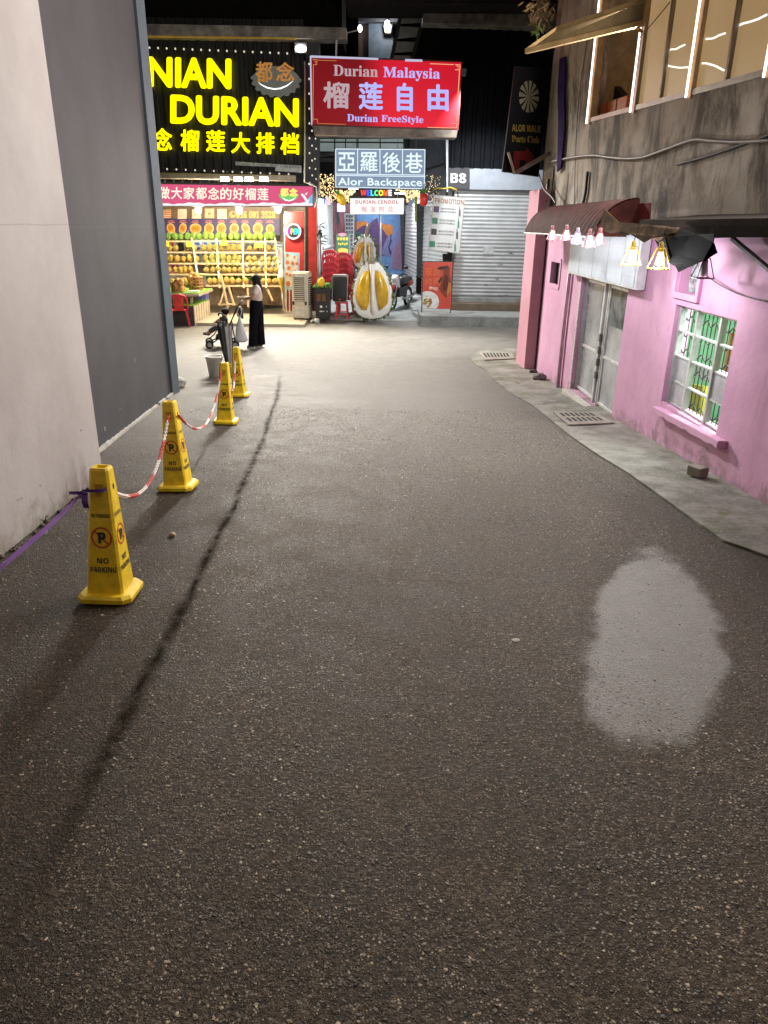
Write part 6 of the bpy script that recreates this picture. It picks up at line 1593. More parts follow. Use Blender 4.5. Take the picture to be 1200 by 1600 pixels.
for sx in (-1, 1):
    b = MB(); b.tube([(sx * .24, .26, 1.02), (sx * .30, .25, 1.18)], .008, 5); b.ball((sx * .32, .25, 1.22), .075, .02, .05, 10, 6); b.build('mirror', bkp, mc)
b = MB(); b.tube([(0, -.22, .54), (0, -.05, .65), (0, .12, .66), (0, .24, .58)], [.05, .08, .08, .05], 8); b.build('front_mudguard', M('bike_red', (0.40, 0.03, 0.025, 1), 0.3), mc)
b = MB(); b.hexa([(-.12, .10, .68), (.12, .10, .68), (.15, .28, .62), (-.15, .28, .62)], [(-.10, .14, 1.0), (.10, .14, 1.0), (.10, .26, 1.0), (-.10, .26, 1.0)]); b.build('fairing', M('bike_white', (0.62, 0.62, 0.62, 1), 0.3), mc, bevel=.03)
b = MB(); b.ball((0, .09, .90), .075, .05, .07, 12, 8); b.build('headlight', M('headlight_glass', (0.75, 0.78, 0.80, 1), 0.1), mc)
b = MB(); b.hexa([(-.11, .28, .35), (.11, .28, .35), (.12, .85, .35), (-.12, .85, .35)], [(-.09, .34, .62), (.09, .34, .62), (.12, .95, .68), (-.12, .95, .68)]); b.build('engine_cover', bkp, mc, bevel=.03)
b = MB(); b.tube([(0, .42, .70), (0, .62, .80), (0, .95, .80), (0, 1.35, .84)], [.09, .13, .13, .08], 10); b.build('saddle', bkp, mc)
b = MB(); b.tube([(0, .95, .70), (0, 1.25, .74), (0, 1.5, .72)], [.12, .13, .06], 10); b.build('tail_body', M('bike_red', (0.40, 0.03, 0.025, 1)), mc)
b = MB(); b.tube([(.12, .5, .30), (.15, 1.0, .32), (.15, 1.45, .40)], [.03, .045, .045], 8); b.build('exhaust', chrome, mc)
p = at(613, 465, 22.6); put(mc, (p.x, 22.55, PF(22.55) - 0.01), -0.42)
b = MB(); p = at(656, 480, 22.0)                           # raised edge along the passage
b.hexa([(xy(656, 20.9, 490)[0], 20.9, -1), (1.9, 20.9, -1), (1.9, 21.8, -1), (xy(646, 21.8)[0], 21.8, -1)], [(xy(656, 20.9, 490)[0], 20.9, -.72), (1.9, 20.9, -.72), (1.9, 21.8, -.70), (xy(646, 21.8)[0], 21.8, -.70)])
a_, c_ = Vector(xy(648, 21.8)).to_3d(), Vector(xy(618, 28.6)).to_3d(); r0, r1 = Vector(xy(697, 21.8)).to_3d(), Vector(RD).to_3d()
q = lambda v, z: (v.x, v.y, z)
b.hexa([q(a_, -1), q(r0, -1), q(r1, -1), q(c_, -1)], [q(a_, PF(21.8) + .13), q(r0, PF(21.8) + .13), q(r1, PF(28.6) + .10), q(c_, PF(28.6) + .10)])
tag(b.build('passage_kerb', rough_concrete('kerb_cement', (0.24, 0.25, 0.24, 1), (0.40, 0.41, 0.40, 1), 0, .35)), kind='structure')

# ================================================================== corrugated building with the shutter
bb = thing('corrugated_building', (3, 22, -.8), 'dark corrugated building with a white roller shutter', 'building')
YB8 = 21.8
xa, xb = at(697, 200, YB8).x, 9.0
b = corrugated(MB(), xa, xb, at(760, 264, YB8).z, at(760, 30, YB8).z + .6, YB8, 0.26, .05); b.build('cladding', M('navy_cladding', (0.005, 0.006, 0.009, 1), 0.7, 0.0, var=.4, spec=.12), bb)
b = MB(); slab(b, [(696.5, 205), (700.5, 205), (700, 300), (698, 300)], YB8 - .07, .07); b.build('corner_flashing', M('pale_flashing', (0.55, 0.58, 0.62, 1), 0.4), bb)
b = MB(); slab(b, [(661, 14), (980, 22), (980, 46), (660, 35)], YB8 - .5, .5); b.build('gutter', M('weathered_gutter', (0.20, 0.185, 0.16, 1)), bb)
b = MB(); slab(b, [(540, -8), (990, -2), (990, 7), (540, 4)], YB8 - 1.4, 1.4); b.build('roof_edge', M('dusty_roof_edge', (0.02, 0.017, 0.015, 1), 0.95, spec=.1), bb)
b = MB(); slab(b, [(701, 262), (733.5, 262), (734, 296), (701, 294)], YB8 - .05, .05); b.build('number_panel', M('charcoal_panel', (0.035, 0.037, 0.042, 1), 0.5), bb)
b = MB(); slab(b, [(734, 263), (900, 267), (900, 298), (734, 296)], YB8 - .04, .04); b.build('grey_panel', M('cool_grey_panel', (0.34, 0.37, 0.42, 1), 0.5, var=.1), bb)
o = thing('unit_number', at(716, 278, YB8 - .06), 'white unit number B8 on the charcoal panel', 'sign')
b = MB(); txt(b, sansbold('B8'), (704, 270.5, 728.5, 286), YB8 - .05, 0.01, .01, ext=.02); b.build('lettering', M('white_letter', (0.72, 0.72, 0.70, 1), 0.5), o)
b = MB(); slab(b, [(700, 294), (900, 300), (900, 303), (700, 298)], YB8 - .02, .2); b.build('shutter_box', M('dark_shutter_box', (0.05, 0.05, 0.052, 1), 0.5), bb)
zs0, zs1 = at(760, 463.5, YB8).z, at(760, 297, YB8).z
b = ribbed(MB(), (at(706, 400, YB8).x, YB8 + .06), (7.5, YB8 + .06), zs0, zs1, .098, .03); sh = b.build('roller_shutter', M('grey_white_shutter', (0.42, 0.43, 0.43, 1), 0.5, 0.15, var=.18, scale=2.2), bb)
b = MB(); slab(b, [(755.5, 386), (771.5, 386), (771.5, 397.5), (755.5, 397.5)], YB8 + .0, .05); b.build('lock_plate', M('lock_grey', (0.42, 0.43, 0.43, 1), 0.5), sh)
b = MB(); g = random.Random(6)
for (x, y) in ((757, 445), (774, 436), (796, 396), (779, 413), (780, 462), (790, 461)):
    for k in range(4): b.poly(P([(x + g.gauss(0, 3), y + g.gauss(0, .6)), (x + 3 + g.gauss(0, 2), y + g.gauss(0, .8)), (x + 3 + g.gauss(0, 2), y + .9)], YB8 + .02 - k * .001))
b.build('scratches', M('scuff_dark', (0.12, 0.12, 0.11, 1), 0.8), sh)
b = MB(); slab(b, [(692, 397), (706, 397), (706, 470), (692, 470)], YB8 - .01, .2); slab(b, [(700, 297), (706.5, 297), (706.5, 398), (700, 398)], YB8 - .01, .15); b.build('shutter_jamb', M('black_pier_paint', (0.02, 0.022, 0.025, 1)), bb)
zk = at(735, 494, 19.9).z
xk = at(656, 500, 19.9).x
def step(name, y0, z0, z1, x0, mat, y1=21.9): 
    b = MB(); b.box(((x0 + 9) / 2, (y0 + y1) / 2, (z0 + z1) / 2), (9 - x0, y1 - y0, z1 - z0)); return b.build(name, mat, bb, bevel=.012)
kc = rough_concrete('step_concrete', (0.18, 0.185, 0.175, 1), (0.30, 0.31, 0.295, 1), 0, .5)
b = MB(); b.box(((xk + 9) / 2, 20.9, (zk - 1.1) / 2), (9 - xk, 2.0, zk + 1.1)); tag(b.build('kerb_platform', kc, bevel=.02), kind='structure')
step('brown_step', 21.25, zk, at(760, 474.5, 21.25).z, at(705, 480, 21.25).x, rough_concrete('brown_concrete', (0.12, 0.085, 0.055, 1), (0.17, 0.125, 0.085, 1), 0, .3))
step('sill', 21.5, at(760, 474.5, 21.25).z, zs0 - .005, at(705, 470, 21.5).x, kc)
# outside stair above the passage, lamps and blue box on the roof
so = thing('metal_stair', at(637, 50, 23.5), 'outside metal stair seen from below above the red sign', 'stair')
for q4 in ([(625.5, 16), (660, 24), (658.5, 35), (622.5, 36.5)], [(621, 41), (656, 42.5), (652.5, 57), (618, 60)], [(616, 64.5), (649, 65.5), (645.5, 80), (613, 82)], [(611.5, 86), (642.5, 87), (641, 96), (609, 96)]):
    b = MB(); slab(b, q4, 23.5, .06); b.build('tread', M('pale_tread', (0.30, 0.34, 0.32, 1), 0.6), so)
b = MB(); bar3(b, at(611, 96, 23.45), at(628, 14, 23.45), .03, .05); bar3(b, at(643, 96, 23.45), at(664, 20, 23.45), .03, .05); b.build('stringer', M('black_bar', (0.015, 0.015, 0.017, 1)), so)
ro = thing('rooftop_cabin', at(592, 95, 24.5), 'blue grey rooftop cabin behind the red sign', 'cabin')
b = MB(); slab(b, [(576, 34), (614, 34), (614, 110), (576, 110)], 24.5, 1.2); b.build('wall', M('blue_cabin', (0.06, 0.09, 0.13, 1), 0.6), ro)
b = MB(); slab(b, [(560, 26), (624, 26), (624, 34), (560, 34)], 24.3, 1.6); b.build('roof', M('dusky_wall', (0.03, 0.033, 0.045, 1)), ro)
b = MB(); slab(b, [(560, 36), (576, 36), (576, 110), (560, 110)], 24.7, .3); b.build('side_post', M('rust_brown', (0.035, 0.018, 0.012, 1), 0.8), ro)
o = thing('cabin_lamp', at(606, 44, 24.2), 'small white lamp over a tan box on the rooftop cabin', 'lamp')
b = MB(); slab(b, [(599, 38), (613, 38), (611, 52), (601, 52)], 24.25, .2); b.build('housing', M('tan_housing', (0.30, 0.25, 0.17, 1), 0.6), o, bevel=.02)
b = MB(); b.ball(at(605, 36, 24.15), .07, .05, .07, 10, 7); b.build('bulb', EM('flood_cool', (1, 1, 1, 1), 14), o)
lamp('bulb_light', 'POINT', at(605, 37, 23.9), 26, (1, .97, .9), o, .06)
o = thing('roof_lamp', at(562, 45, 24.4), 'tiny white lamp on a bracket above the red sign', 'lamp')
b = MB(); b.ball(at(562.5, 44.5, 24.35), .055, .04, .09, 8, 6); b.build('bulb', EM('flood_cool', (1, 1, 1, 1), 14), o)
b = MB(); bar3(b, at(540, 52, 24.35), at(561, 47, 24.35), .012, .012); b.build('bracket', M('lamp_housing', (0.25, 0.25, 0.25, 1)), o)

# ================================================================== signs over the passage
YF = 20.0
fs_ = thing('red_lightbox', at(603, 200, YF), 'large red light box sign reading Durian Malaysia and Durian FreeStyle', 'sign')
b = MB(); slab(b, [(484, 87), (723, 95), (716.5, 203.5), (486, 196)], YF, .30); b.build('casing', M('dark_red_casing', (0.10, 0.012, 0.014, 1), 0.5), fs_)
def red_face():
    mt, nt, o = _new('red_backlit_face')
    q = N(nt); v = q.obj()
    sp = q.n('ShaderNodeSeparateXYZ'); q.l(v, sp.inputs[0])
    f = q.ramp(sp.outputs[0], -0.75, 0.05)                      # the tubes behind the first third have failed
    f = q.m('MAXIMUM', f, q.m('MULTIPLY', q.ramp(sp.outputs[2], 0.75, 0.45), 0.0))
    f = q.m('MULTIPLY', f, q.m('ADD', 0.85, q.m('MULTIPLY', q.noise(v, 2.0, 2), 0.3)))
    pb = q.n('ShaderNodeBsdfPrincipled'); pb.inputs['Base Color'].default_value = (0.30, 0.012, 0.018, 1); pb.inputs['Specular IOR Level'].default_value = 0.15; pb.inputs['Roughness'].default_value = 0.5
    pb.inputs['Emission Color'].default_value = (0.80, 0.012, 0.035, 1)
    q.l(q.m('ADD', 0.05, q.m('MULTIPLY', f, 0.42)), pb.inputs['Emission Strength'])
    q.l(pb.outputs[0], o.inputs[0]); mt.cycles.emission_sampling = 'NONE'
    return mt
b = MB(); b.poly(P([(486.5, 90), (721, 97.5), (715, 201), (488, 194)], YF - .006)); b.build('face', red_face(), fs_)
lav = EM('lavender_letter', (0.46, 0.48, 1.0, 1), 0.74); lavd = EM('grey_pink_letter', (0.62, 0.45, 0.50, 1), 0.58)
def ft(name, body, box, mat, bold=0.0, sl=0.033, fat=0.0):
    b = MB(); txt(b, body, box, YF - .010, sl, bold, res=3, fat=fat); b.build(name, mat, fs_)
ft('lettering', mathbold('Durian'), (521, 101, 590.5, 118.5), lavd, .008); ft('lettering', mathbold('Malaysia'), (599, 104, 687.5, 125), lav, .008)
ft('lettering', mathbold('Durian'), (542.5, 178, 590.5, 189.5), lav, .008); ft('lettering', mathbold('FreeStyle'), (596, 179.5, 661.5, 193), lav, .008)
ft('character', '榴', (505, 127, 546, 169), lavd, 0, .033, 1.1); ft('character', '莲', (560.5, 128, 598.5, 171), lav, 0, .033, 1.1); ft('character', '自', (620, 129, 645, 174), lav, 0, .033, 1.3); ft('character', '由', (668, 131, 701, 173), lav, 0, .033, 1.3)
b = MB()
def strokes(mb, pts, w, Y):
    for (xa_, ya_), (xb_, yb_) in zip(pts, pts[1:]):
        dx_, dy_ = xb_ - xa_, yb_ - ya_; l_ = math.hypot(dx_, dy_) or 1; nx, ny = -dy_ / l_ * w, dx_ / l_ * w
        mb.poly(P([(xa_ + nx, ya_ + ny), (xb_ + nx, yb_ + ny), (xb_ - nx, yb_ - ny), (xa_ - nx, ya_ - ny)], Y))
strokes(b, [(489, 190), (489.5, 102)], .5, YF - .011); strokes(b, [(488.5, 93), (495, 93.2), (495, 101), (489, 101)], .5, YF - .011); strokes(b, [(491, 95.5), (493, 95.5), (493, 99)], .4, YF - .0112); strokes(b, [(496, 94), (526, 95)], .4, YF - .0111)
strokes(b, [(489, 186), (496, 186.5), (496, 193)], .5, YF - .0113); strokes(b, [(497, 193), (540, 194.3)], .4, YF - .0114)
b.build('gold_border', EM('dim_gold', (0.60, 0.26, 0.08, 1), 0.7), fs_)
b = MB(); strokes(b, [(718, 109), (713.5, 190)], .55, YF - .011); strokes(b, [(672, 99.5), (709, 101)], .5, YF - .0111); strokes(b, [(711, 101), (719, 101.3), (718.5, 109), (711, 109)], .5, YF - .0112); strokes(b, [(713, 103), (716, 103.2), (716, 107)], .4, YF - .0114); strokes(b, [(668, 199), (706, 200)], .5, YF - .0111); strokes(b, [(706, 193), (714, 193.3), (713.5, 200), (706, 199.5)], .5, YF - .0113)
b.build('gold_border', EM('bright_gold', (1.0, 0.55, 0.28, 1), 0.7), fs_)
b = MB(); slab(b, [(486, 86.5), (591, 90.5), (591, 93.5), (486, 90)], YF - .02, .03); slab(b, [(633, 92), (660, 93), (660, 96.5), (633, 95.8)], YF - .02, .03); slab(b, [(484, 87), (486.4, 87), (488, 195), (486, 195)], YF - .02, .03); b.build('edge_tape', EM('edge_glow', (0.72, 0.70, 0.95, 1), .5), fs_)
b = MB(); slab(b, [(489, 196.5), (715, 203.5), (713, 215), (491, 210.5)], YF - .05, .55); b.build('support_beam', M('grey_brown_beam', (0.15, 0.115, 0.09, 1), 0.7, var=.5, scale=3), fs_)
b = MB(); bar3(b, at(526, 60, YF + .2), at(525, 90, YF + .2), .02, .02); b.build('hanger', M('pale_conduit', (0.5, 0.5, 0.48, 1)), fs_)
lamp('face_glow', 'AREA', at(625, 150, YF - .15), 22, (1.0, .12, .16), fs_, 2.2, at(625, 170, YF - 3), size_y=1.2)
o = thing('side_lamp', at(726, 110, YF + .1), 'small grey floodlight on an arm beside the red light box, aimed at the street', 'floodlight')
b = MB(); slab(b, [(722, 106), (729.5, 107), (728, 118), (721, 117)], YF - .05, .16); b.build('housing', M('grey_lamp_box', (0.20, 0.21, 0.20, 1), 0.5), o, bevel=.015)
b = MB(); bar3(b, at(720, 112, YF + .1), at(724, 112, YF), .015, .015); b.build('arm', M('lamp_housing', (0.25, 0.25, 0.25, 1)), o)
lamp('flood_beam', 'SPOT', at(733, 124, YF - .35), 640, (0.93, .97, 1.0), o, .08, (3.0, 21.4, -.4), 105, blend=.8)

YA = 21.1
al_ = thing('grey_lightbox', at(594, 294, YA), 'grey blue light box sign with four squares and the words Alor Backspace', 'sign')
b = MB(); slab(b, [(522.5, 231), (665.5, 232.5), (664, 296.5), (522.5, 293.5)], YA, .18); b.build('casing', M('steel_casing', (0.10, 0.11, 0.13, 1), 0.5), al_)
b = MB(); b.poly(P([(524, 232), (664.5, 233.3), (663.2, 295.6), (524, 292.8)], YA - .006)); b.build('face', EM('slate_face', (0.235, 0.31, 0.42, 1), 0.72), al_)
wl = EM('white_line', (0.78, 0.92, 1.0, 1), 0.8)
b = MB()
strokes(b, [(524.6, 232.6), (664, 233.9), (662.8, 295), (524.6, 292.2), (524.6, 232.6)], .6, YA - .011); strokes(b, [(524.5, 271.8), (663.4, 273.6)], .6, YA - .012); strokes(b, [(524.5, 274), (663.4, 276)], .6, YA - .0125)
for x in (558.8, 593.7, 628.9): strokes(b, [(x, 233), (x, 273)], .6, YA - .013)
b.build('white_lines', wl, al_)
b = MB(); cjk(b, '亞羅後巷', [(528, 238, 555, 267), (563, 237.5, 590, 268), (598, 238, 625.5, 269.5), (633, 238.5, 660.5, 270)], YA - .014, slope=.008, fat=.3); b.build('character_lettering', wl, al_)
b = MB(); txt(b, 'Alor Backspace', (528, 277.5, 659.5, 293), YA - .014, .012, .018, space=1.05); b.build('lettering', wl, al_)
b = MB()
for x in (540, 650): bar3(b, at(x, 212, YA + .1), at(x, 232, YA + .1), .015, .015)
b.build('hanger', M('black_bar', (0.015, 0.015, 0.017, 1)), al_)
wel = thing('welcome_sign', at(588, 307, YA - .1), 'black strip sign with rainbow letters WELCOME', 'sign')
b = MB(); slab(b, [(559.5, 294.8), (616.5, 295), (616.5, 307.8), (559.5, 307.5)], YA - .12, .08); b.build('case', M('sign_black', (0.01, 0.01, 0.012, 1)), wel)
for k, (c, colr) in enumerate(zip('WELCOME', ((1, .06, .03, 1), (.05, .10, 1, 1), (.05, .75, .95, 1), (.10, .85, .30, 1), (1, .65, .05, 1), (1, .12, .04, 1), (.95, .92, 1, 1)))):
    xs_ = (563.5, 573.2, 579.3, 584.8, 591.7, 599.2, 607.2); we = (8.8, 5, 4.8, 6.4, 7, 7.4, 4.8)
    b = MB(); txt(b, sansbold(c), (xs_[k], 296.8, xs_[k] + we[k], 306), YA - .128, 0, .015, res=2); b.build('letter', EM('welcome_glow_%s' % 'abcdefg'[k], colr, 1.4), wel)
cen = thing('cendol_sign', at(589, 334, YA - .2), 'white light box with pale red letters DURIAN CENDOL', 'sign')
b = MB(); slab(b, [(546.5, 309.5), (631.5, 309.5), (631, 334.8), (547, 335)], YA - .2, .10); b.build('casing', M('white_casing', (0.70, 0.72, 0.74, 1)), cen)
b = MB(); b.poly(P([(547.5, 310.2), (630.8, 310.2), (630.4, 334.2), (547.7, 334.4)], YA - .206)); b.build('face', EM('white_face', (1, 1, .98, 1), 0.8), cen)
b = MB(); txt(b, sansbold('DURIAN CENDOL'), (555.5, 312.8, 622.5, 318.6), YA - .212, 0, 0, res=2, space=1.05); b.build('english_lettering', EM('pale_red_letter', (0.62, 0.06, 0.08, 1), .7), cen)
b = MB(); cjk(b, '榴莲煎蕊', [(564.5, 322.5, 573, 331), (578.5, 322.5, 587, 331), (592, 322.5, 600.5, 331), (606, 322.5, 614.5, 331)], YA - .212); b.build('lettering', EM('pale_red_letter', (0.62, 0.06, 0.08, 1), .7), cen)
b = MB()
for x in (556, 622): bar3(b, at(x, 295, YA - .1), at(x, 310, YA - .15), .01, .01)
b.build('hanger', M('black_bar', (0.015, 0.015, 0.017, 1)), cen)
for (px, py, lean, colr, lab) in ((533, 311, .55, (0.72, .46, .02, 1), 'yellow toy pineapple hanging beside the WELCOME sign'), (662, 311, 0.0, (0.62, .03, .02, 1), 'red toy pineapple hanging above the promotion board')):
    c0 = at(px, py, 20.9)
    o = thing('toy_pineapple', c0, lab, 'toy fruit')
    ax = Vector((math.sin(lean), 0, -math.cos(lean)))
    b = MB(); b.tube([c0 - ax * .14, c0 - ax * .10, c0, c0 + ax * .10, c0 + ax * .16, c0 + ax * .18], [.05, .095, .12, .105, .06, .01], 14); b.build('fruit', M('toy_' + lab.split()[0], colr, .45, var=.3, scale=30), o)
    b = MB(); g = random.Random(px)
    for k in range(14):
        d_ = (-ax + Vector((g.uniform(-.7, .7), g.uniform(-.7, .7), 0))).normalized(); r0 = c0 - ax * .12; s2 = d_.cross(Vector((.3, 1, .2))).normalized() * .035
        b.add([r0 + s2, r0 - s2, r0 + d_ * .17], ((0, 1, 2),))
    b.build('leaf_crown', M('toy_green', (0.03, .20, .04, 1), .6), o)
    b = MB(); b.cyl(c0 - ax * .15, (c0 - ax * .15) + Vector((0, 0, .22)), .006, n=5); b.build('string', M('black_flex', (0.02, 0.02, 0.02, 1)), o)
# curtain of fairy lights
b = MB(); g = random.Random(77)
def speck(px, py, Y, r):
    c = at(px, py, Y); b.add([c + Vector(v) * r for v in ((1, 0, 0), (-1, 0, 0), (0, 1, 0), (0, -1, 0), (0, 0, 1), (0, 0, -1.4))], ((0, 2, 4), (2, 1, 4), (1, 3, 4), (3, 0, 4), (2, 0, 5), (1, 2, 5), (3, 1, 5), (0, 3, 5)))
for i in range(1300):
    x = 498 + g.random() * 158; t = (x - 500) / 155
    y0 = 297 if x > 523 else 272; y1 = 309 + 5 * math.sin(x * .21) + (3 if x < 546 or x > 634 else -8)
    if 556 < x < 618: continue
    speck(x, y0 + (y1 - y0) * g.random(), 21.5 + g.random() * .25, .009 + .006 * g.random())
for i in range(60): speck(664 + g.random() * 24, 274 + g.random() * 40, 21.6, .010)
for i in range(26): speck(492 + 3 * g.random(), 212 + i * 3.0, 20.85, .012)
tag(b.build('fairy_lights', EM('fairy_glow', (1.0, .70, .32, 1), 1.7)), 'dense curtain of warm fairy lights under the grey blue sign', 'fairy lights', kind='stuff')
b = MB(); b.tube([at(497, 296, 21.65), at(560, 296.5, 21.65), at(655, 297, 21.65), at(690, 297, 21.65)], .01, 5)
tag(b.build('light_cable', M('black_flex', (0.02, 0.02, 0.02, 1))), 'black cable carrying the fairy lights across the passage', 'cable')
b = MB(); b.tube([at(676, 297, 21.3), at(684, 293.5, 21.3), at(694, 295, 21.3), at(704, 293, 21.3), at(714, 297, 21.3)], .022, 6); tag(b.build('yellow_hose', M('yellow_plastic', (0.62, .45, .03, 1), .5)), 'yellow plastic strip lying over the top of the promotion board', 'strip')
# promotion board
YP = 21.0
pb_ = thing('promotion_board', at(698, 350, YP), 'white hanging board headed PROMOTION with four bottles', 'board')
cor = [(677.5, 304), (727, 308.5), (718.5, 396.5), (669.5, 390)]
b = MB(); slab(b, cor, YP, .03); b.build('panel', M('board_white', (0.62, .63, .62, 1), .5, var=.06), pb_)
b = MB(); strokes(b, [(677.8, 304.4), (726.5, 308.9), (718.2, 396), (669.9, 389.6), (677.8, 304.4)], .5, YP - .005); b.build('edge_frame', M('tan_edge', (0.36, .30, .25, 1), .5), pb_)
b = MB(); txt(b, sansbold('PROMOTION'), (679.5, 309, 724.5, 317), YP - .006, .07, .01, lean=-.1, res=2); b.build('heading', M('brown_print', (0.34, .16, .08, 1), .5), pb_)
for k, (x, y, colr, bx_) in enumerate(((682, 327, (.09, .03, .12, 1), 718.3), (679.7, 345, (.03, .20, .10, 1), 716.4), (678.2, 362.3, (.03, .022, .025, 1), 714.2), (675.8, 381.3, (.04, .24, .13, 1), 711.2))):
    b = MB(); b.poly(P([(x - 4.3, y - 5), (x + 4.3, y - 4.4), (x + 3.8, y + 5), (x - 4.8, y + 4.4)], YP - .006)); b.build('badge', M('badge_%s' % 'abcd'[k], colr, .5), pb_)
    b = MB(); txt(b, '1 BIG BOTTLE RM 22', (x + 6.5, y - 2.6, x + 31, y - .2), YP - .007, .06, .02, res=1); txt(b, '3 BIG BOTTLE RM 60', (x + 6, y + 2.1, x + 30.5, y + 4.5), YP - .007, .06, .02, res=1); b.build('price_lines', M('black_ink', (0.02, .02, .022, 1), .6), pb_)
    b = MB(); y2 = y + 3.2; b.poly(P([(bx_ - 1.7, y2 + 8), (bx_ - 1.5, y2 - 1), (bx_ - .7, y2 - 4), (bx_ - .6, y2 - 8.5), (bx_ + .6, y2 - 8.5), (bx_ + .7, y2 - 4), (bx_ + 1.6, y2 - 1), (bx_ + 1.4, y2 + 8)], YP - .006)); b.build('bottle_picture', M('bottle_%s' % 'abcd'[k], ((.13, .07, .10, 1), (.05, .20, .10, 1), (.05, .05, .06, 1), (.08, .26, .14, 1))[k], .4), pb_)
b = MB(); bar3(b, at(680, 297, YP + .04), at(681, 306, YP + .03), .012, .012); bar3(b, at(715, 299, YP + .04), at(716, 309, YP + .03), .012, .012); bar3(b, at(680, 300, YP + .6), at(680, 297.5, YP + .04), .01, .01); b.build('hanger', M('black_bar', (0.015, 0.015, 0.017, 1)), pb_)
# roast duck standee
YD = 20.6
dk_ = thing('duck_standee', at(683, 490, YD), 'red poster standee showing a roast duck and a white plate', 'standee')
b = MB(); slab(b, [(661.5, 409.5), (707, 409.5), (704.5, 482.5), (659.8, 482.5)], YD, .02); b.build('sheet', M('poster_red', (0.56, .065, .035, 1), .5, var=.1), dk_)
b = MB(); cjk(b, '现烧', [(664, 419, 675, 431), (677.5, 419, 688.5, 431)], YD - .006, fat=.2); cjk(b, '烤鸭', [(664, 434, 675, 446), (677.5, 434, 688.5, 446)], YD - .006, fat=.2); b.build('faint_characters', M('poster_orange', (0.66, .14, .05, 1), .5), dk_)
b = MB(); b.poly(P([(699, 414), (703, 419), (702.5, 428), (705, 440), (702, 456), (697, 466), (692, 460), (686, 452), (689, 440), (692, 430), (693, 422), (696, 416)], YD - .007))
b.mat(1).poly(P([(696, 428), (700, 432), (701, 444), (697, 456), (692, 452), (692.5, 440)], YD - .010)); b.mat(2).poly(P([(683, 419), (690, 416), (698, 416), (700, 419), (692, 421), (685, 421.5)], YD - .012)); b.mat(2).poly(P([(684, 440), (690, 432), (691.5, 433), (687, 443)], YD - .012))
b.mat(3).poly(P([(701, 440), (705, 444), (704, 456), (699, 463), (698, 458)], YD - .011)); b.build('duck_picture', [M('duck_brown', (0.22, .045, .018, 1), .3), M('duck_dark', (0.10, .02, .012, 1), .3), M('duck_black', (0.035, .015, .012, 1), .4), M('duck_gold', (0.55, .20, .03, 1), .3)], dk_)
pl_ = [at(x, y, YD - .008) for x, y in [(660.2, 456.5), (665, 455), (672, 455.2), (679, 458), (684, 463), (686, 470), (685, 477), (682, 482), (659.9, 482)]]
b = MB(); b.poly(pl_); b.mat(1); g = random.Random(8)
for k in range(26): b.mat(1 + k % 3).poly(disc(669 + g.gauss(0, 3.6), 470 + g.gauss(0, 3), 1.9, 1.5, YD - .012 - k * .0004, 7))
b.build('plate_picture', [M('plate_white', (0.72, .72, .70, 1), .4), M('dish_red', (0.50, .12, .03, 1), .4), M('dish_tan', (0.55, .30, .12, 1), .4), M('dish_green', (0.14, .28, .05, 1), .4)], dk_)
b = MB(); txt(b, '烤鸭饭', (671, 447.5, 684, 452.5), YD - .008, .12, .01, res=1); b.build('small_characters', M('cream_print', (0.80, .72, .58, 1)), dk_)
b = MB(); bar3(b, at(661, 409, YD + .03), at(658.6, 495, YD + .03), .014, .014); bar3(b, at(708, 409, YD + .03), at(703.8, 495, YD + .03), .014, .014); bar3(b, at(661, 409, YD + .03), at(708, 409, YD + .03), .014, .014); b.build('stand_frame', M('black_bar', (0.015, 0.015, 0.017, 1)), dk_)

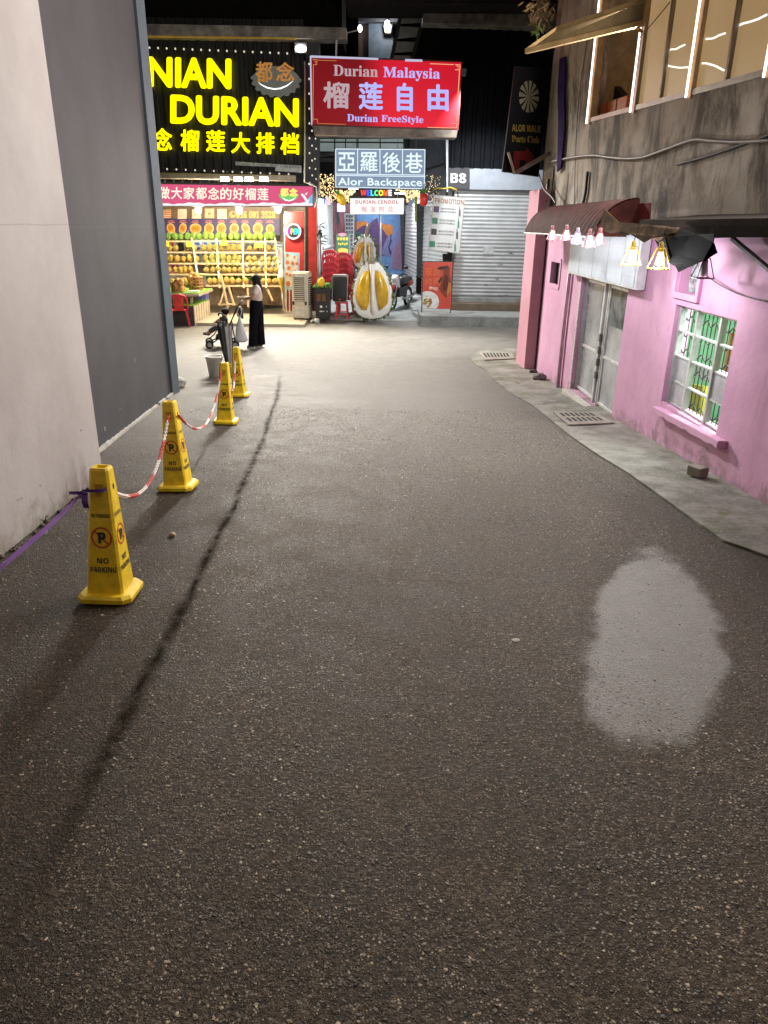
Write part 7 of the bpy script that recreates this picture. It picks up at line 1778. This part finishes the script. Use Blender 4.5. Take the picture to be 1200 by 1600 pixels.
# ================================================================== cones, chain, ribbon
conem = M('cone_yellow', (0.80, 0.57, 0.022, 1), 0.42, var=0.22, scale=14, bump=0.10, bscale=35)
black_ink = M('black_ink', (0.02, .02, .022, 1), .6)
red_ink = M('red_ink', (0.50, 0.06, 0.015, 1), 0.55)
CH = 0.735
def hw(z): return 0.097 - 0.050 * (z - 0.05) / (CH - 0.05)
def make_cone():
    o = thing('parking_cone', (0, 0, 0), 'x', 'cone', 'yellow no parking cones chained along the lane')
    b = MB()
    r = lambda w, z, c=0.012: [(-w + c, -w, z), (w - c, -w, z), (w, -w + c, z), (w, w - c, z), (w - c, w, z), (-w + c, w, z), (-w, w - c, z), (-w, -w + c, z)]
    def loft(rings, cap=True):
        vs = [p for q_ in rings for p in q_]; n = 8
        fs = [(i * n + k, i * n + (k + 1) % n, (i + 1) * n + (k + 1) % n, (i + 1) * n + k) for i in range(len(rings) - 1) for k in range(n)]
        if cap: fs.append(tuple(range((len(rings) - 1) * n, len(rings) * n)))
        b.add(vs, fs)
    loft([r(hw(0.05), 0.05), r(hw(CH - .012), CH - .012), r(hw(CH) - .006, CH, .010), r(hw(CH) - .018, CH, .006), r(hw(CH) - .020, CH - .02, .006)])
    b.build('body', conem, o)
    b = MB(); loft([r(0.120, 0.018, .034), r(0.140, 0.022, .036), r(0.142, 0.046, .036), r(0.130, 0.060, .036), r(hw(0.06) - .004, 0.064, .01)]); 
    b.build('base_flange', conem, o)
    b = MB()
    for x, y in ((-.085, -.085), (.085, -.085), (-.085, .085), (.085, .085)): b.cyl((x, y, 0), (x, y, .022), .022, n=8)
    b.build('foot', M('pale_foot', (0.45, 0.40, 0.30, 1), 0.7), o)
    for q in range(4):
        a = q * math.pi / 2
        def fn(px, py, Y, a=a, k=0.0016):
            z = -py; x, y = px, -hw(z) - k
            return Vector((x * math.cos(a) - y * math.sin(a), x * math.sin(a) + y * math.cos(a), z))
        b = MB()
        txt(b, sansbold('NO PARKING'), (-.047, -.500, .047, -.478), 0, fn=fn, res=2); txt(b, sansbold('NO'), (-.030, -.262, .030, -.230), 0, fn=fn, res=2); txt(b, sansbold('PARKING'), (-.067, -.212, .067, -.182), 0, fn=fn, res=2)
        b.build('lettering', black_ink, o)
        b = MB(); n = 32; zc = .372
        oo = [fn(.054 * math.cos(2 * math.pi * k / n), -(zc + .058 * math.sin(2 * math.pi * k / n)), 0) for k in range(n)]; ii = [fn(.044 * math.cos(2 * math.pi * k / n), -(zc + .048 * math.sin(2 * math.pi * k / n)), 0) for k in range(n)]
        b.add(oo + ii, [(k, (k + 1) % n, n + (k + 1) % n, n + k) for k in range(n)])
        g3 = lambda x, z: fn(x, -z, 0, k=0.0026)
        b.add([g3(-.036, zc + .030), g3(-.029, zc + .037), g3(.036, zc - .030), g3(.029, zc - .037)], ((0, 1, 2, 3),))
        txt(b.mat(1), sansbold('P'), (-.017, -(zc + .030), .022, -(zc - .030)), 0, fn=lambda px, py, Y: fn(px, py, Y, k=0.0036), res=3, bold=.02)
        b.build('no_parking_symbol', [red_ink, black_ink], o)
        b = MB()
        if q % 2 == 0: b.poly([fn(-.022, -.655, 0), fn(.022, -.655, 0), fn(.014, -.590, 0), fn(-.014, -.590, 0)]); b.build('grip_notch', M('notch_amber', (0.42, 0.23, 0.010, 1), 0.6), o)
        else: b.poly([fn(.011 * math.cos(2 * math.pi * k / 12), -.632 + .016 * math.sin(2 * math.pi * k / 12), 0) for k in range(12)]); b.build('rope_hole', M('hole_dark', (0.02, 0.014, 0.004, 1), 0.8), o)
    return o
cone0 = make_cone()
cl = [((166, 948), 'yellow no parking cone with a purple ribbon tied to it, the biggest of the row', 0.02),
      ((276, 771), 'yellow no parking cone, second from the purple ribbon, chained on both sides', -0.03),
      ((352, 665), 'yellow no parking cone, third from the purple ribbon, beside the white bucket', 0.05),
      ((374, 622), 'yellow no parking cone at the stroller end of the chained row', -0.04)]
cpos = []
for i, ((px, py), lab, rz) in enumerate(cl):
    p = G(px, py); c = Vector((p.x - .02, p.y + .135, 0)); c.z = gz(c.y) - .004
    o = cone0 if i == 0 else copy_tree(cone0)
    o.location = c; o.rotation_euler = (-0.055, 0.03 * (-1) ** i, rz); o['label'] = lab; cpos.append(c)
chain_red = M('chain_red', (0.55, 0.04, 0.03, 1), 0.45); chain_white = M('chain_white', (0.78, 0.70, 0.68, 1), 0.45)
def chain(p, q, sag, label, seed, seg=0.30):
    L = (q - p).length * 1.12; n = int(L / 0.026)
    pt = lambda t: p.lerp(q, t) - Vector((0, 0, sag * 4 * t * (1 - t)))
    b = MB()
    for i in range(n):
        c = pt((i + .5) / n); t = (pt((i + 1) / n) - pt(i / n)).normalized()
        u = t.cross(Vector((0, 0, 1))).normalized(); v = u.cross(t)
        if i % 2: u, v = v, u
        b.mat(1 if int((i / n * L + seed) / seg) % 2 else 0)
        ring = [c + t * 0.019 * math.cos(2 * math.pi * k / 10) + u * 0.0100 * math.sin(2 * math.pi * k / 10) for k in range(11)]
        b.tube(ring, 0.0042, 5, cap=False)
    return tag(b.build('plastic_chain', [chain_red, chain_white]), label, 'chain')
up_ = Vector((0, 0, .63))
chain(cpos[0] + up_ + Vector((.055, 0, 0)), cpos[1] + up_ + Vector((-.01, -.055, .01)), .27, 'red and white plastic chain between the ribboned cone and the second cone', .12)
chain(cpos[1] + up_ + Vector((.055, 0, 0)), cpos[2] + up_ + Vector((-.005, -.055, .01)), .34, 'red and white plastic chain sagging from the second to the third cone', 0.0)
chain(cpos[2] + up_ + Vector((.04, .04, 0)), cpos[3] + up_ + Vector((-.02, -.055, .0)), .36, 'red and white plastic chain between the third cone and the one by the stroller', .2)
rib = M('purple_ribbon', (0.30, 0.15, 0.50, 1), 0.35, var=.2); ribd = M('deep_purple_ribbon', (0.085, 0.022, 0.24, 1), 0.35, var=.3)
b = MB(); c0 = cpos[0] + up_
pts = [c0 + Vector((-.058, -.02, -.01)), at(70, 826, 3.15), at(0, 885, 2.90), Vector((lwx(2.2) + .015, 2.2, gz(2.2) + .02))]
fin = []
for i in range(3):
    for k in range(8): fin.append(pts[i].lerp(pts[i + 1], k / 8))
for j, (dz, tw) in enumerate(((0.0, .2), (-.014, -.5))):
    vs = []
    for i, p in enumerate(fin):
        a = tw + .35 * math.sin(i * .45); w = Vector((math.sin(a) * .5, math.sin(a), math.cos(a))) * (.008 if j == 0 else .005)
        off = Vector((0, 0, dz * min(1, i / 4))); vs += [p + off - w, p + off + w]
    b.add(vs, [(2 * i, 2 * i + 1, 2 * i + 3, 2 * i + 2) for i in range(len(fin) - 1)], True)
b.mat(1)
kn = c0 + Vector((-.035, -.066, -.004)); b.ball(kn, .014, .012, .012, 8, 6)
def band(mb, pts_, w):
    vs = []
    for i, p in enumerate(pts_): vs += [p - w, p + w]
    mb.add(vs, [(2 * i, 2 * i + 1, 2 * i + 3, 2 * i + 2) for i in range(len(pts_) - 1)], True)
band(b, [kn, kn + Vector((-.03, -.015, .006)), kn + Vector((-.055, -.012, .004)), kn + Vector((-.08, 0, .0))], Vector((0, .002, .008)))
band(b, [kn, kn + Vector((.004, -.02, -.03)), kn + Vector((.008, -.026, -.055)), kn + Vector((.006, -.016, -.075)), kn + Vector((-.006, -.008, -.05)), kn + Vector((-.002, -.004, -.01))], Vector((.014, 0, 0)))
band(b, [c0 + Vector((-.055, -.052, .004)), kn + Vector((0, -.002, .012)), c0 + Vector((.052, -.055, .006)), c0 + Vector((.058, .0, .004))], Vector((0, 0, .008)))
tag(b.build('purple_ribbon', [rib, ribd]), 'purple ribbon tied in a bow on the biggest cone and stretched along the white wall', 'ribbon')

# ---- buckets, umbrella
p = G(334, 590); Yq = p.y + .12; m_ = pxm(Yq, 570)
o = thing('white_bucket', (p.x, Yq, gz(Yq)), 'white plastic bucket standing open on the asphalt behind the cones', 'bucket')
hB = at(334, 556, Yq).z - gz(Yq)
b = MB(); b.lathe((p.x, Yq, gz(Yq)), [(0, .004), (9.2 * m_, .004), (13.0 * m_, hB - .02), (14.2 * m_, hB - .02), (14.4 * m_, hB), (13.2 * m_, hB), (12.6 * m_, hB - .02), (9.0 * m_, .03), (0, .03)], 24); b.build('body', M('dirty_white_plastic', (0.76, 0.74, 0.70, 1), 0.45, var=.15), o)
b = MB(); b.tube([(p.x + 13.8 * m_ * math.cos(a), Yq + .02 - .06 * math.sin(a), gz(Yq) + hB - .03 - .10 * math.sin(a)) for a in [math.pi * k / 12 for k in range(13)]], .004, 5); b.build('handle', M('wire_handle', (0.25, .25, .25, 1), .4, .8), o)
p = G(356, 590); Yq = p.y + .15; m_ = pxm(Yq, 570); zq = gz(Yq)
o = thing('yellow_bucket', (p.x, Yq, zq), 'yellow plastic bucket holding the folded grey umbrella', 'bucket')
hB = at(356, 567, Yq).z - zq
b = MB(); b.lathe((p.x, Yq, zq), [(0, .004), (6.4 * m_, .004), (8.2 * m_, hB - .015), (8.8 * m_, hB), (7.9 * m_, hB), (6.2 * m_, .03), (0, .03)], 20); b.build('body', M('yellow_bucket_plastic', (0.50, .40, .06, 1), .45), o)
b = MB(); b.tube([(p.x + 8.5 * m_ * math.cos(a), Yq - .09 * math.sin(a), zq + hB - .03 - .08 * math.sin(a)) for a in [math.pi * k / 12 for k in range(13)]], .004, 5); b.build('handle', M('wire_handle', (0.25, .25, .25, 1)), o)
o = thing('folded_umbrella', (p.x, Yq, zq + .04), 'half folded grey and black umbrella standing tip down in the yellow bucket', 'umbrella')
tip, topc = Vector((p.x + .01, Yq, zq + .05)), at(350.5, 509, Yq)
ax = (topc - tip).normalized(); u = ax.cross(Vector((0, 1, 0))).normalized(); v = u.cross(ax)
b = MB(); n = 24; prof_ = [(0, .02), (.18, .055), (.45, .085), (.75, .115), (1.0, .135)]
vs = []
for t, r_ in prof_:
    for k in range(n):
        a = 2 * math.pi * k / n; rr = r_ * (1.0 if k % 3 else .72); vs.append(tip.lerp(topc, t) + (u * math.cos(a) + v * math.sin(a)) * rr + ax * (0.05 * t if k % 3 == 0 else 0))
for i in range(len(prof_) - 1):
    for k in range(n): b.mat((k // 6) % 2); b.add([vs[i * n + k], vs[i * n + (k + 1) % n], vs[(i + 1) * n + (k + 1) % n], vs[(i + 1) * n + k]], ((0, 1, 2, 3),))
b.build('canopy', [M('umbrella_grey', (0.26, .26, .265, 1), .6), M('umbrella_black', (0.018, .018, .02, 1), .6)], o)
b = MB(); b.cyl(tip, topc + ax * .1, .011, n=8); b.build('shaft', M('black_trim', (0.015, 0.015, 0.016, 1)), o)
b = MB(); hp = topc + ax * .1; b.tube([hp, hp + ax * .08, hp + ax * .12 + u * .03, hp + ax * .11 + u * .07, hp + ax * .07 + u * .08], .014, 8); b.build('handle', M('black_trim', (0.015, 0.015, 0.016, 1)), o)

# ================================================================== woman, child, stroller
Yw = 16.35
def V(px, py, d=0.0): return at(px, py, Yw + d)
def skin(name, verts, edges, mat, parent, lev=2, root=0):
    off = Vector(); q = parent
    while q is not None: off += q.location; q = q.parent
    me = bpy.data.meshes.new(name)
    me.from_pydata([tuple(p - off) for p, r_ in verts], edges, []); me.materials.append(mat)
    o = bpy.data.objects.new(name, me); COL.objects.link(o)
    if parent is not None: o.parent = parent
    sk = o.modifiers.new('skin', 'SKIN'); sk.use_smooth_shade = True
    if not me.skin_vertices: me.skin_vertices.new()
    for i, (p, r_) in enumerate(verts):
        rr = r_ if isinstance(r_, tuple) else (r_, r_)
        me.skin_vertices[0].data[i].radius = rr
        me.skin_vertices[0].data[i].use_root = (i == root)
    ss = o.modifiers.new('smooth', 'SUBSURF'); ss.levels = lev; ss.render_levels = lev
    return o
def hand(verts, edges, wrist, fwd, side, curl, size=1.0):
    """palm and five bent fingers growing from vertex index wrist"""
    fwd, side = fwd.normalized(), side.normalized(); dn = fwd.cross(side)
    w = verts[wrist][0]; k = len(verts); verts.append((w + fwd * .055 * size, .026 * size)); edges.append((wrist, k))
    for i, (o_, l_) in enumerate(((-.030, .060), (-.010, .070), (.010, .066), (.029, .052))):
        a = verts[k][0] + side * o_ * size + fwd * .035 * size; b_ = a + (fwd * .8 + curl * .5) * l_ * .5 * size; c = b_ + (fwd * .35 + curl) * l_ * .45 * size
        j = len(verts); verts += [(a, .0095 * size), (b_, .0085 * size), (c, .007 * size)]; edges += [(k, j), (j, j + 1), (j + 1, j + 2)]
    a = w + fwd * .02 * size - side * .035 * size; j = len(verts); verts += [(a, .011 * size), (a + (fwd * .8 - side * .6 + curl * .3) * .035 * size, .009 * size), (a + (fwd * 1.3 - side * .5 + curl * .8) * .05 * size, .0075 * size)]; edges += [(wrist, j), (j, j + 1), (j + 1, j + 2)]
wz = gz(Yw)
wo = thing('person', V(400, 543), 'woman with long black hair in white top and wide black trousers looking at a phone', 'person')
skinm = M('skin_tone', (0.42, 0.24, 0.16, 1), 0.55, var=.08); hairm = M('black_hair', (0.010, 0.008, 0.007, 1), 0.75, var=.5, scale=30, spec=.2, bump=.4, bscale=90)
def foot_z(p, h): return Vector((p.x, p.y, wz + h))
vs = [(V(400.5, 479), (.13, .11)), (V(401, 466), (.115, .095)), (V(400.5, 454), (.125, .10)), (V(399.5, 447), (.07, .065)), (V(398.8, 443.5), (.048, .048)), (V(397.8, 439), (.078, .072)), (V(397.2, 434), (.078, .078)), (V(397.4, 430.8), (.045, .05)),
      (V(393.4, 437.6), .018), (V(392.5, 438.4), .010),
      (V(397.5, 484, -.07), .095), (V(396, 510, -.08), .062), (foot_z(V(395.5, 537, -.08), .10), .042), (foot_z(V(394.5, 540, -.08), .035), .04), (foot_z(V(388.5, 542, -.10), .03), .03),
      (V(404, 484, .07), .095), (V(406, 510, .08), .062), (foot_z(V(407.5, 536, .08), .10), .042), (foot_z(V(407, 540, .08), .035), .04), (foot_z(V(401, 541, .06), .03), .03),
      (V(402.5, 449.5, -.17), .058), (V(394.5, 465.5, -.20), .042), (V(388, 465.6, -.13), .030),
      (V(399, 449.5, .17), .058), (V(393, 465.5, .18), .042), (V(387, 465.8, .04), .030)]
es = [(0, 1), (1, 2), (2, 3), (3, 4), (4, 5), (5, 6), (6, 7), (5, 8), (8, 9), (0, 10), (10, 11), (11, 12), (12, 13), (13, 14), (0, 15), (15, 16), (16, 17), (17, 18), (18, 19), (2, 20), (20, 21), (21, 22), (2, 23), (23, 24), (24, 25)]
fw = (V(383, 465.2, -.03) - V(388, 465.6, -.13)); hand(vs, es, 22, fw, Vector((0, .3, 1)), Vector((0, .7, .3)))
fw = (V(382.5, 465.2, -.02) - V(387, 465.8, .04)); hand(vs, es, 25, fw, Vector((0, -.3, 1)), Vector((0, -.7, .3)))
skin('body', vs, es, skinm, wo)
for d in (-.035, .025):
    b = MB(); b.ball(V(393.6, 435.4, d - .01), .011, .012, .011, 8, 6); b.build('eye', M('dark_eye', (0.02, .014, .01, 1), .2), wo)
tv = [(V(401.2, 470.5), (.150, .124)), (V(401.1, 469.5), (.150, .124)), (V(400.7, 455), (.145, .115)), (V(399.6, 448), (.085, .08)), (V(402.5, 449.5, -.17), .078), (V(396.5, 461, -.20), .064), (V(399, 449.5, .17), .078), (V(394.5, 461, .18), .064)]
skin('top', tv, [(0, 1), (1, 2), (2, 3), (2, 4), (4, 5), (2, 6), (6, 7)], M('pale_pink_cotton', (0.62, .50, .47, 1), .8, var=.15), wo)
tv = [(V(401.2, 462.5), (.156, .130)), (V(401, 477), (.158, .135)), (V(397.8, 488, -.075), .112), (V(395.6, 512, -.085), .10), (foot_z(V(395.2, 534, -.085), .085), .108), (V(404.3, 488, .075), .112), (V(406, 512, .085), .10), (foot_z(V(407.6, 534, .085), .085), .108), (foot_z(V(395.2, 535, -.085), .066), .109), (foot_z(V(395.2, 535.2, -.085), .060), .108), (foot_z(V(407.6, 535, .085), .066), .109), (foot_z(V(407.6, 535.2, .085), .060), .108)]
skin('trousers', tv, [(0, 1), (1, 2), (2, 3), (3, 4), (1, 5), (5, 6), (6, 7), (4, 8), (8, 9), (7, 10), (10, 11)], M('black_crepe', (0.006, .006, .008, 1), .95, var=.3, spec=.06), wo)
b = MB()
def lock(mb, pts_, n=14):
    """swept ellipses [(centre, half width in the picture plane, half depth)] closed at both ends"""
    vs_ = []
    for i_, (c_, rx_, ry_) in enumerate(pts_):
        t_ = (pts_[min(i_ + 1, len(pts_) - 1)][0] - pts_[max(i_ - 1, 0)][0]).normalized(); e_ = Vector((0, 1, 0)); s_ = t_.cross(e_).normalized()
        for k_ in range(n): a_ = 2 * math.pi * k_ / n; vs_.append(c_ + s_ * rx_ * math.cos(a_) + e_ * ry_ * math.sin(a_))
    m2 = len(pts_)
    mb.add(vs_, [(i_ * n + k_, i_ * n + (k_ + 1) % n, (i_ + 1) * n + (k_ + 1) % n, (i_ + 1) * n + k_) for i_ in range(m2 - 1) for k_ in range(n)] + [tuple(range(n - 1, -1, -1)), tuple(range((m2 - 1) * n, m2 * n))], True)
lock(b, [(V(396.6, 429.3), .012, .012), (V(397.2, 429.8), .055, .06), (V(398.0, 431.4), .088, .088), (V(398.9, 434.2), .102, .102), (V(400.0, 438), .098, .108), (V(401.8, 443), .085, .112), (V(404, 449), .074, .118), (V(406.2, 455), .055, .10), (V(407.8, 460), .025, .06), (V(408.2, 461.5), .006, .01)])
lock(b, [(V(394.8, 431.8, -.03), .01, .02), (V(394.6, 433.5, -.05), .03, .05), (V(395.4, 437, -.075), .032, .035), (V(396.2, 441.5, -.085), .028, .03), (V(396.8, 446, -.09), .012, .014)])
lock(b, [(V(394.8, 431.8, .03), .01, .02), (V(394.8, 433.5, .05), .03, .05), (V(395.6, 437, .075), .032, .035), (V(397, 444, .085), .012, .014)])
b.build('hair', hairm, wo)
for a, c, d in (((395.5, 540.5), (388, 542.5), -.09), ((408, 539.5), (400.5, 541.5), .07)):
    p0, p1 = foot_z(V(*a, d), .045), foot_z(V(*c, d - .02), .038)
    b = MB(); b.tube([p0 + Vector((.035, 0, .0)), p0, p0.lerp(p1, .5), p1, p1 + Vector((-.03, 0, -.006))], [.03, .048, .046, .042, .018], 10); b.mat(1)
    b.tube([p0 + Vector((.035, 0, -.026)), p0.lerp(p1, .5) + Vector((0, 0, -.03)), p1 + Vector((-.03, 0, -.026))], [.03, .045, .03], 8); b.build('shoe', [M('dark_shoe', (0.10, .09, .09, 1), .7), M('white_sole', (0.62, .60, .57, 1), .6)], wo)
q0, q1 = V(371.5, 464.8, -.06), V(383, 465.6, -.06)
b = MB(); b.hexa([q0 + Vector((0, -.035, 0)), q1 + Vector((0, -.035, 0)), q1 + Vector((0, .035, 0)), q0 + Vector((0, .035, 0))], [p + Vector((0, 0, .022)) for p in (q0 + Vector((0, -.035, 0)), q1 + Vector((0, -.035, 0)), q1 + Vector((0, .035, 0)), q0 + Vector((0, .035, 0)))])
b.mat(1).hexa([q0.lerp(q1, .12) + Vector((0, -.028, .0225)), q0.lerp(q1, .88) + Vector((0, -.028, .0225)), q0.lerp(q1, .88) + Vector((0, .028, .0225)), q0.lerp(q1, .12) + Vector((0, .028, .0225))], [p + Vector((0, 0, .003)) for p in (q0.lerp(q1, .12) + Vector((0, -.028, .0225)), q0.lerp(q1, .88) + Vector((0, -.028, .0225)), q0.lerp(q1, .88) + Vector((0, .028, .0225)), q0.lerp(q1, .12) + Vector((0, .028, .0225)))])
tag(b.build('phone', [M('cream_case', (0.72, .66, .50, 1), .4), M('screen_grey', (0.12, .12, .13, 1), .15)], bevel=.004), 'pale cased phone held up in both hands of the woman', 'phone')
# stroller
so_ = thing('stroller', V(348, 541), 'black folding stroller with the child in it, pushed by the woman', 'stroller')
tubm = M('dark_tube', (0.03, .03, .032, 1), .4, .6); fabm = M('black_canvas', (0.02, .02, .022, 1), .85, var=.4); grym = M('charcoal_canvas', (0.05, .05, .053, 1), .85, var=.3)
def gW(p, h=0.0): return Vector((p.x, p.y, gz(p.y) + h))
b = MB()
for d in (-.24, .24):
    b.tube([V(377, 471.5, d), V(372, 478, d), V(358, 509, d), V(349, 524, d * .95), gW(V(330, 536, d * .9), .10)], .014, 8)
    b.tube([V(362, 500, d), gW(V(367.5, 536, d), .09)], .013, 8); b.tube([V(350, 516, d), gW(V(366, 534, d), .14)], .010, 6)
b.tube([V(358, 509, -.24), V(358, 509, .24)], .011, 6); b.tube([gW(V(366.5, 535, -.24), .12), gW(V(366.5, 535, .24), .12)], .010, 6); b.tube([V(349, 523, -.23), V(349, 523, .23)], .010, 6)
b.build('frame', tubm, so_)
for d in (-.24, .24):
    b = MB(); b.tube([V(378.5, 470, d), V(374.5, 474.5, d)], .020, 8); b.build('handle', M('foam_grip', (0.20, .19, .18, 1), .8), so_)
for px, r_ in ((327.5, .085), (367.5, .09)):
    for d in (-.24, .24):
        c = gW(V(px, 538, d), r_)
        b = MB()
        for e_ in (-.022, .022): b.tube([c + Vector((r_ * .82 * math.cos(2 * math.pi * k / 18), e_, r_ * .82 * math.sin(2 * math.pi * k / 18))) for k in range(19)], r_ * .18, 7, cap=False)
        wh = b.build('wheel', rub, so_)
        b = MB(); b.cyl(c + Vector((0, -.03, 0)), c + Vector((0, .03, 0)), r_ * .5, n=12); b.build('hub', M('grey_hub', (0.35, .35, .35, 1), .5), wh)
def sheetq(name, pl, mat, w=.22, t=.02):
    b = MB()
    for (x0, y0), (x1, y1) in zip(pl, pl[1:]): b.hexa([V(x0, y0, -w), V(x1, y1, -w), V(x1, y1, w), V(x0, y0, w)], [p + Vector((.0, 0, -t)) + Vector((t * .6, 0, 0)) for p in (V(x0, y0, -w), V(x1, y1, -w), V(x1, y1, w), V(x0, y0, w))])
    return b.build(name, mat, so_)
sheetq('backrest', [(371, 480), (365, 492), (357.5, 511)], fabm); sheetq('seat', [(357.5, 511), (348, 514), (338.5, 514.5)], grym); sheetq('footrest', [(338.5, 514.5), (334, 522), (326, 529)], fabm, .18)
b = MB(); b.hexa([V(336, 531, -.2), V(364, 531, -.2), V(364, 531, .2), V(336, 531, .2)], [V(338, 522, -.22), V(362, 521, -.22), V(362, 521, .22), V(338, 522, .22)]); b.build('basket', fabm, so_, bevel=.02)
b = MB(); b.tube([V(352, 504, -.25), V(341, 503, -.25), V(337, 503.5, -.15), V(337, 503.5, .15), V(341, 503, .25), V(352, 504, .25)], .018, 8); b.build('bumper_bar', grym, so_)
b = MB(); b.hexa([V(374, 478, -.1), V(380, 484, -.1), V(380, 484, .12), V(374, 478, .12)], [V(370, 494, -.14), V(381, 499, -.14), V(381, 499, .14), V(370, 494, .14)]); tag(b.build('shoulder_bag', M('black_leather', (0.02, .018, .018, 1), .45), bevel=.03), 'black shoulder bag hanging from the stroller handle', 'bag')
# carrier bag
b = MB(); c0 = V(374.5, 494, -.20); rg_ = []
prof_ = [(.015, 0), (.03, -.06), (.065, -.16), (.10, -.30), (.13, -.45), (.135, -.52), (.09, -.555), (0, -.56)]
vsb, n = [], 18; g = random.Random(5)
for r_, z in prof_:
    for k in range(n):
        a = 2 * math.pi * k / n; j_ = 1 + .10 * math.sin(3 * a + z * 9) + g.uniform(-.04, .04)
        vsb.append((c0.x + r_ * j_ * math.cos(a), c0.y + r_ * .62 * j_ * math.sin(a), c0.z + z))
b.add(vsb, [(i * n + k, i * n + (k + 1) % n, (i + 1) * n + (k + 1) % n, (i + 1) * n + k) for i in range(len(prof_) - 1) for k in range(n)], True)
cb = b.build('carrier_bag', M('white_film', (0.55, .57, .60, 1), .35, var=.15)); tag(cb, 'white plastic carrier bag hanging full from the stroller handle', 'bag')
b = MB()
for d in (-.05, .05): b.tube([c0 + Vector((d * .3, 0, -.02)), c0 + Vector((d, 0, .10)), V(375, 479, -.22) + Vector((d * .2, 0, 0))], .008, 6)
b.build('bag_handle', M('white_film', (0.55, .57, .60, 1)), cb)
# child
chd = thing('person', V(347, 512), 'small child with short dark hair sitting in the stroller, legs stretched out', 'person')
cv = [(V(351, 509), (.10, .09)), (V(350.5, 502), (.09, .08)), (V(350.3, 497.5), (.085, .075)), (V(350.8, 493.5), .045), (V(350.8, 490), (.068, .066)), (V(351, 486.5), (.075, .075)), (V(351.2, 483.8), .045), (V(346.6, 488.6), .014),
      (V(347, 511.5, -.07), .07), (V(335.5, 512.5, -.09), .05), (V(324.5, 519.5, -.09), .035), (V(322.5, 521.5, -.09), .034), (V(318.5, 521, -.10), .024),
      (V(347, 511.5, .07), .07), (V(337, 511, .09), .05), (V(328, 520, .09), .035), (V(326.5, 522, .09), .034), (V(322.5, 521.5, .09), .024),
      (V(349.5, 497, -.13), .042), (V(341.5, 500, -.17), .033), (V(338, 502.5, -.13), .022), (V(352, 497, .13), .042), (V(344, 500, .17), .033), (V(339, 502.5, .12), .022)]
ce = [(0, 1), (1, 2), (2, 3), (3, 4), (4, 5), (5, 6), (4, 7), (0, 8), (8, 9), (9, 10), (10, 11), (11, 12), (0, 13), (13, 14), (14, 15), (15, 16), (16, 17), (2, 18), (18, 19), (19, 20), (2, 21), (21, 22), (22, 23)]
hand(cv, ce, 20, Vector((-1, .1, -.2)), Vector((0, 1, 0)), Vector((-.1, 0, -.9)), .6); hand(cv, ce, 23, Vector((-1, -.1, -.2)), Vector((0, -1, 0)), Vector((-.1, 0, -.9)), .6)
skin('body', cv, ce, skinm, chd)
for d in (-.03, .03):
    b = MB(); b.ball(V(346.9, 486.8, d), .009, .010, .009, 8, 6); b.build('eye', M('dark_eye', (0.02, .014, .01, 1)), chd)
b = MB(); lock(b, [(V(350.6, 481.2), .01, .01), (V(350.8, 481.8), .05, .05), (V(351.4, 483.4), .085, .085), (V(352.0, 486), .094, .094), (V(352.8, 488.8), .080, .086), (V(353.6, 491), .045, .06), (V(353.8, 492), .01, .02)]); b.build('hair', hairm, chd)
skin('shirt', [(V(351, 508), (.108, .095)), (V(350.5, 502), (.102, .088)), (V(350.3, 497.5), (.094, .082)), (V(349.5, 497, -.13), .056), (V(342.5, 499.5, -.17), .046), (V(352, 497, .13), .056), (V(345, 499.5, .17), .046)], [(0, 1), (1, 2), (2, 3), (3, 4), (2, 5), (5, 6)], M('dark_grey_cotton', (0.035, .035, .038, 1), .85), chd)
skin('trousers', [(V(351, 510), (.11, .10)), (V(347, 511.5, -.07), .08), (V(335.5, 512.5, -.09), .06), (V(326, 518.5, -.09), .048), (V(347, 511.5, .07), .08), (V(337, 511, .09), .06), (V(329, 519, .09), .048)], [(0, 1), (1, 2), (2, 3), (0, 4), (4, 5), (5, 6)], M('slate_cotton', (0.05, .053, .06, 1), .85), chd)
for a, c, d in (((323.5, 521), (317.5, 521.5), -.09), ((327.5, 521.5), (321.5, 522), .09)):
    b = MB(); b.tube([V(*a, d), V((a[0] + c[0]) / 2, (a[1] + c[1]) / 2, d), V(*c, d)], [.04, .04, .024], 9); b.build('shoe', M('dark_shoe', (0.10, .09, .09, 1)), chd)
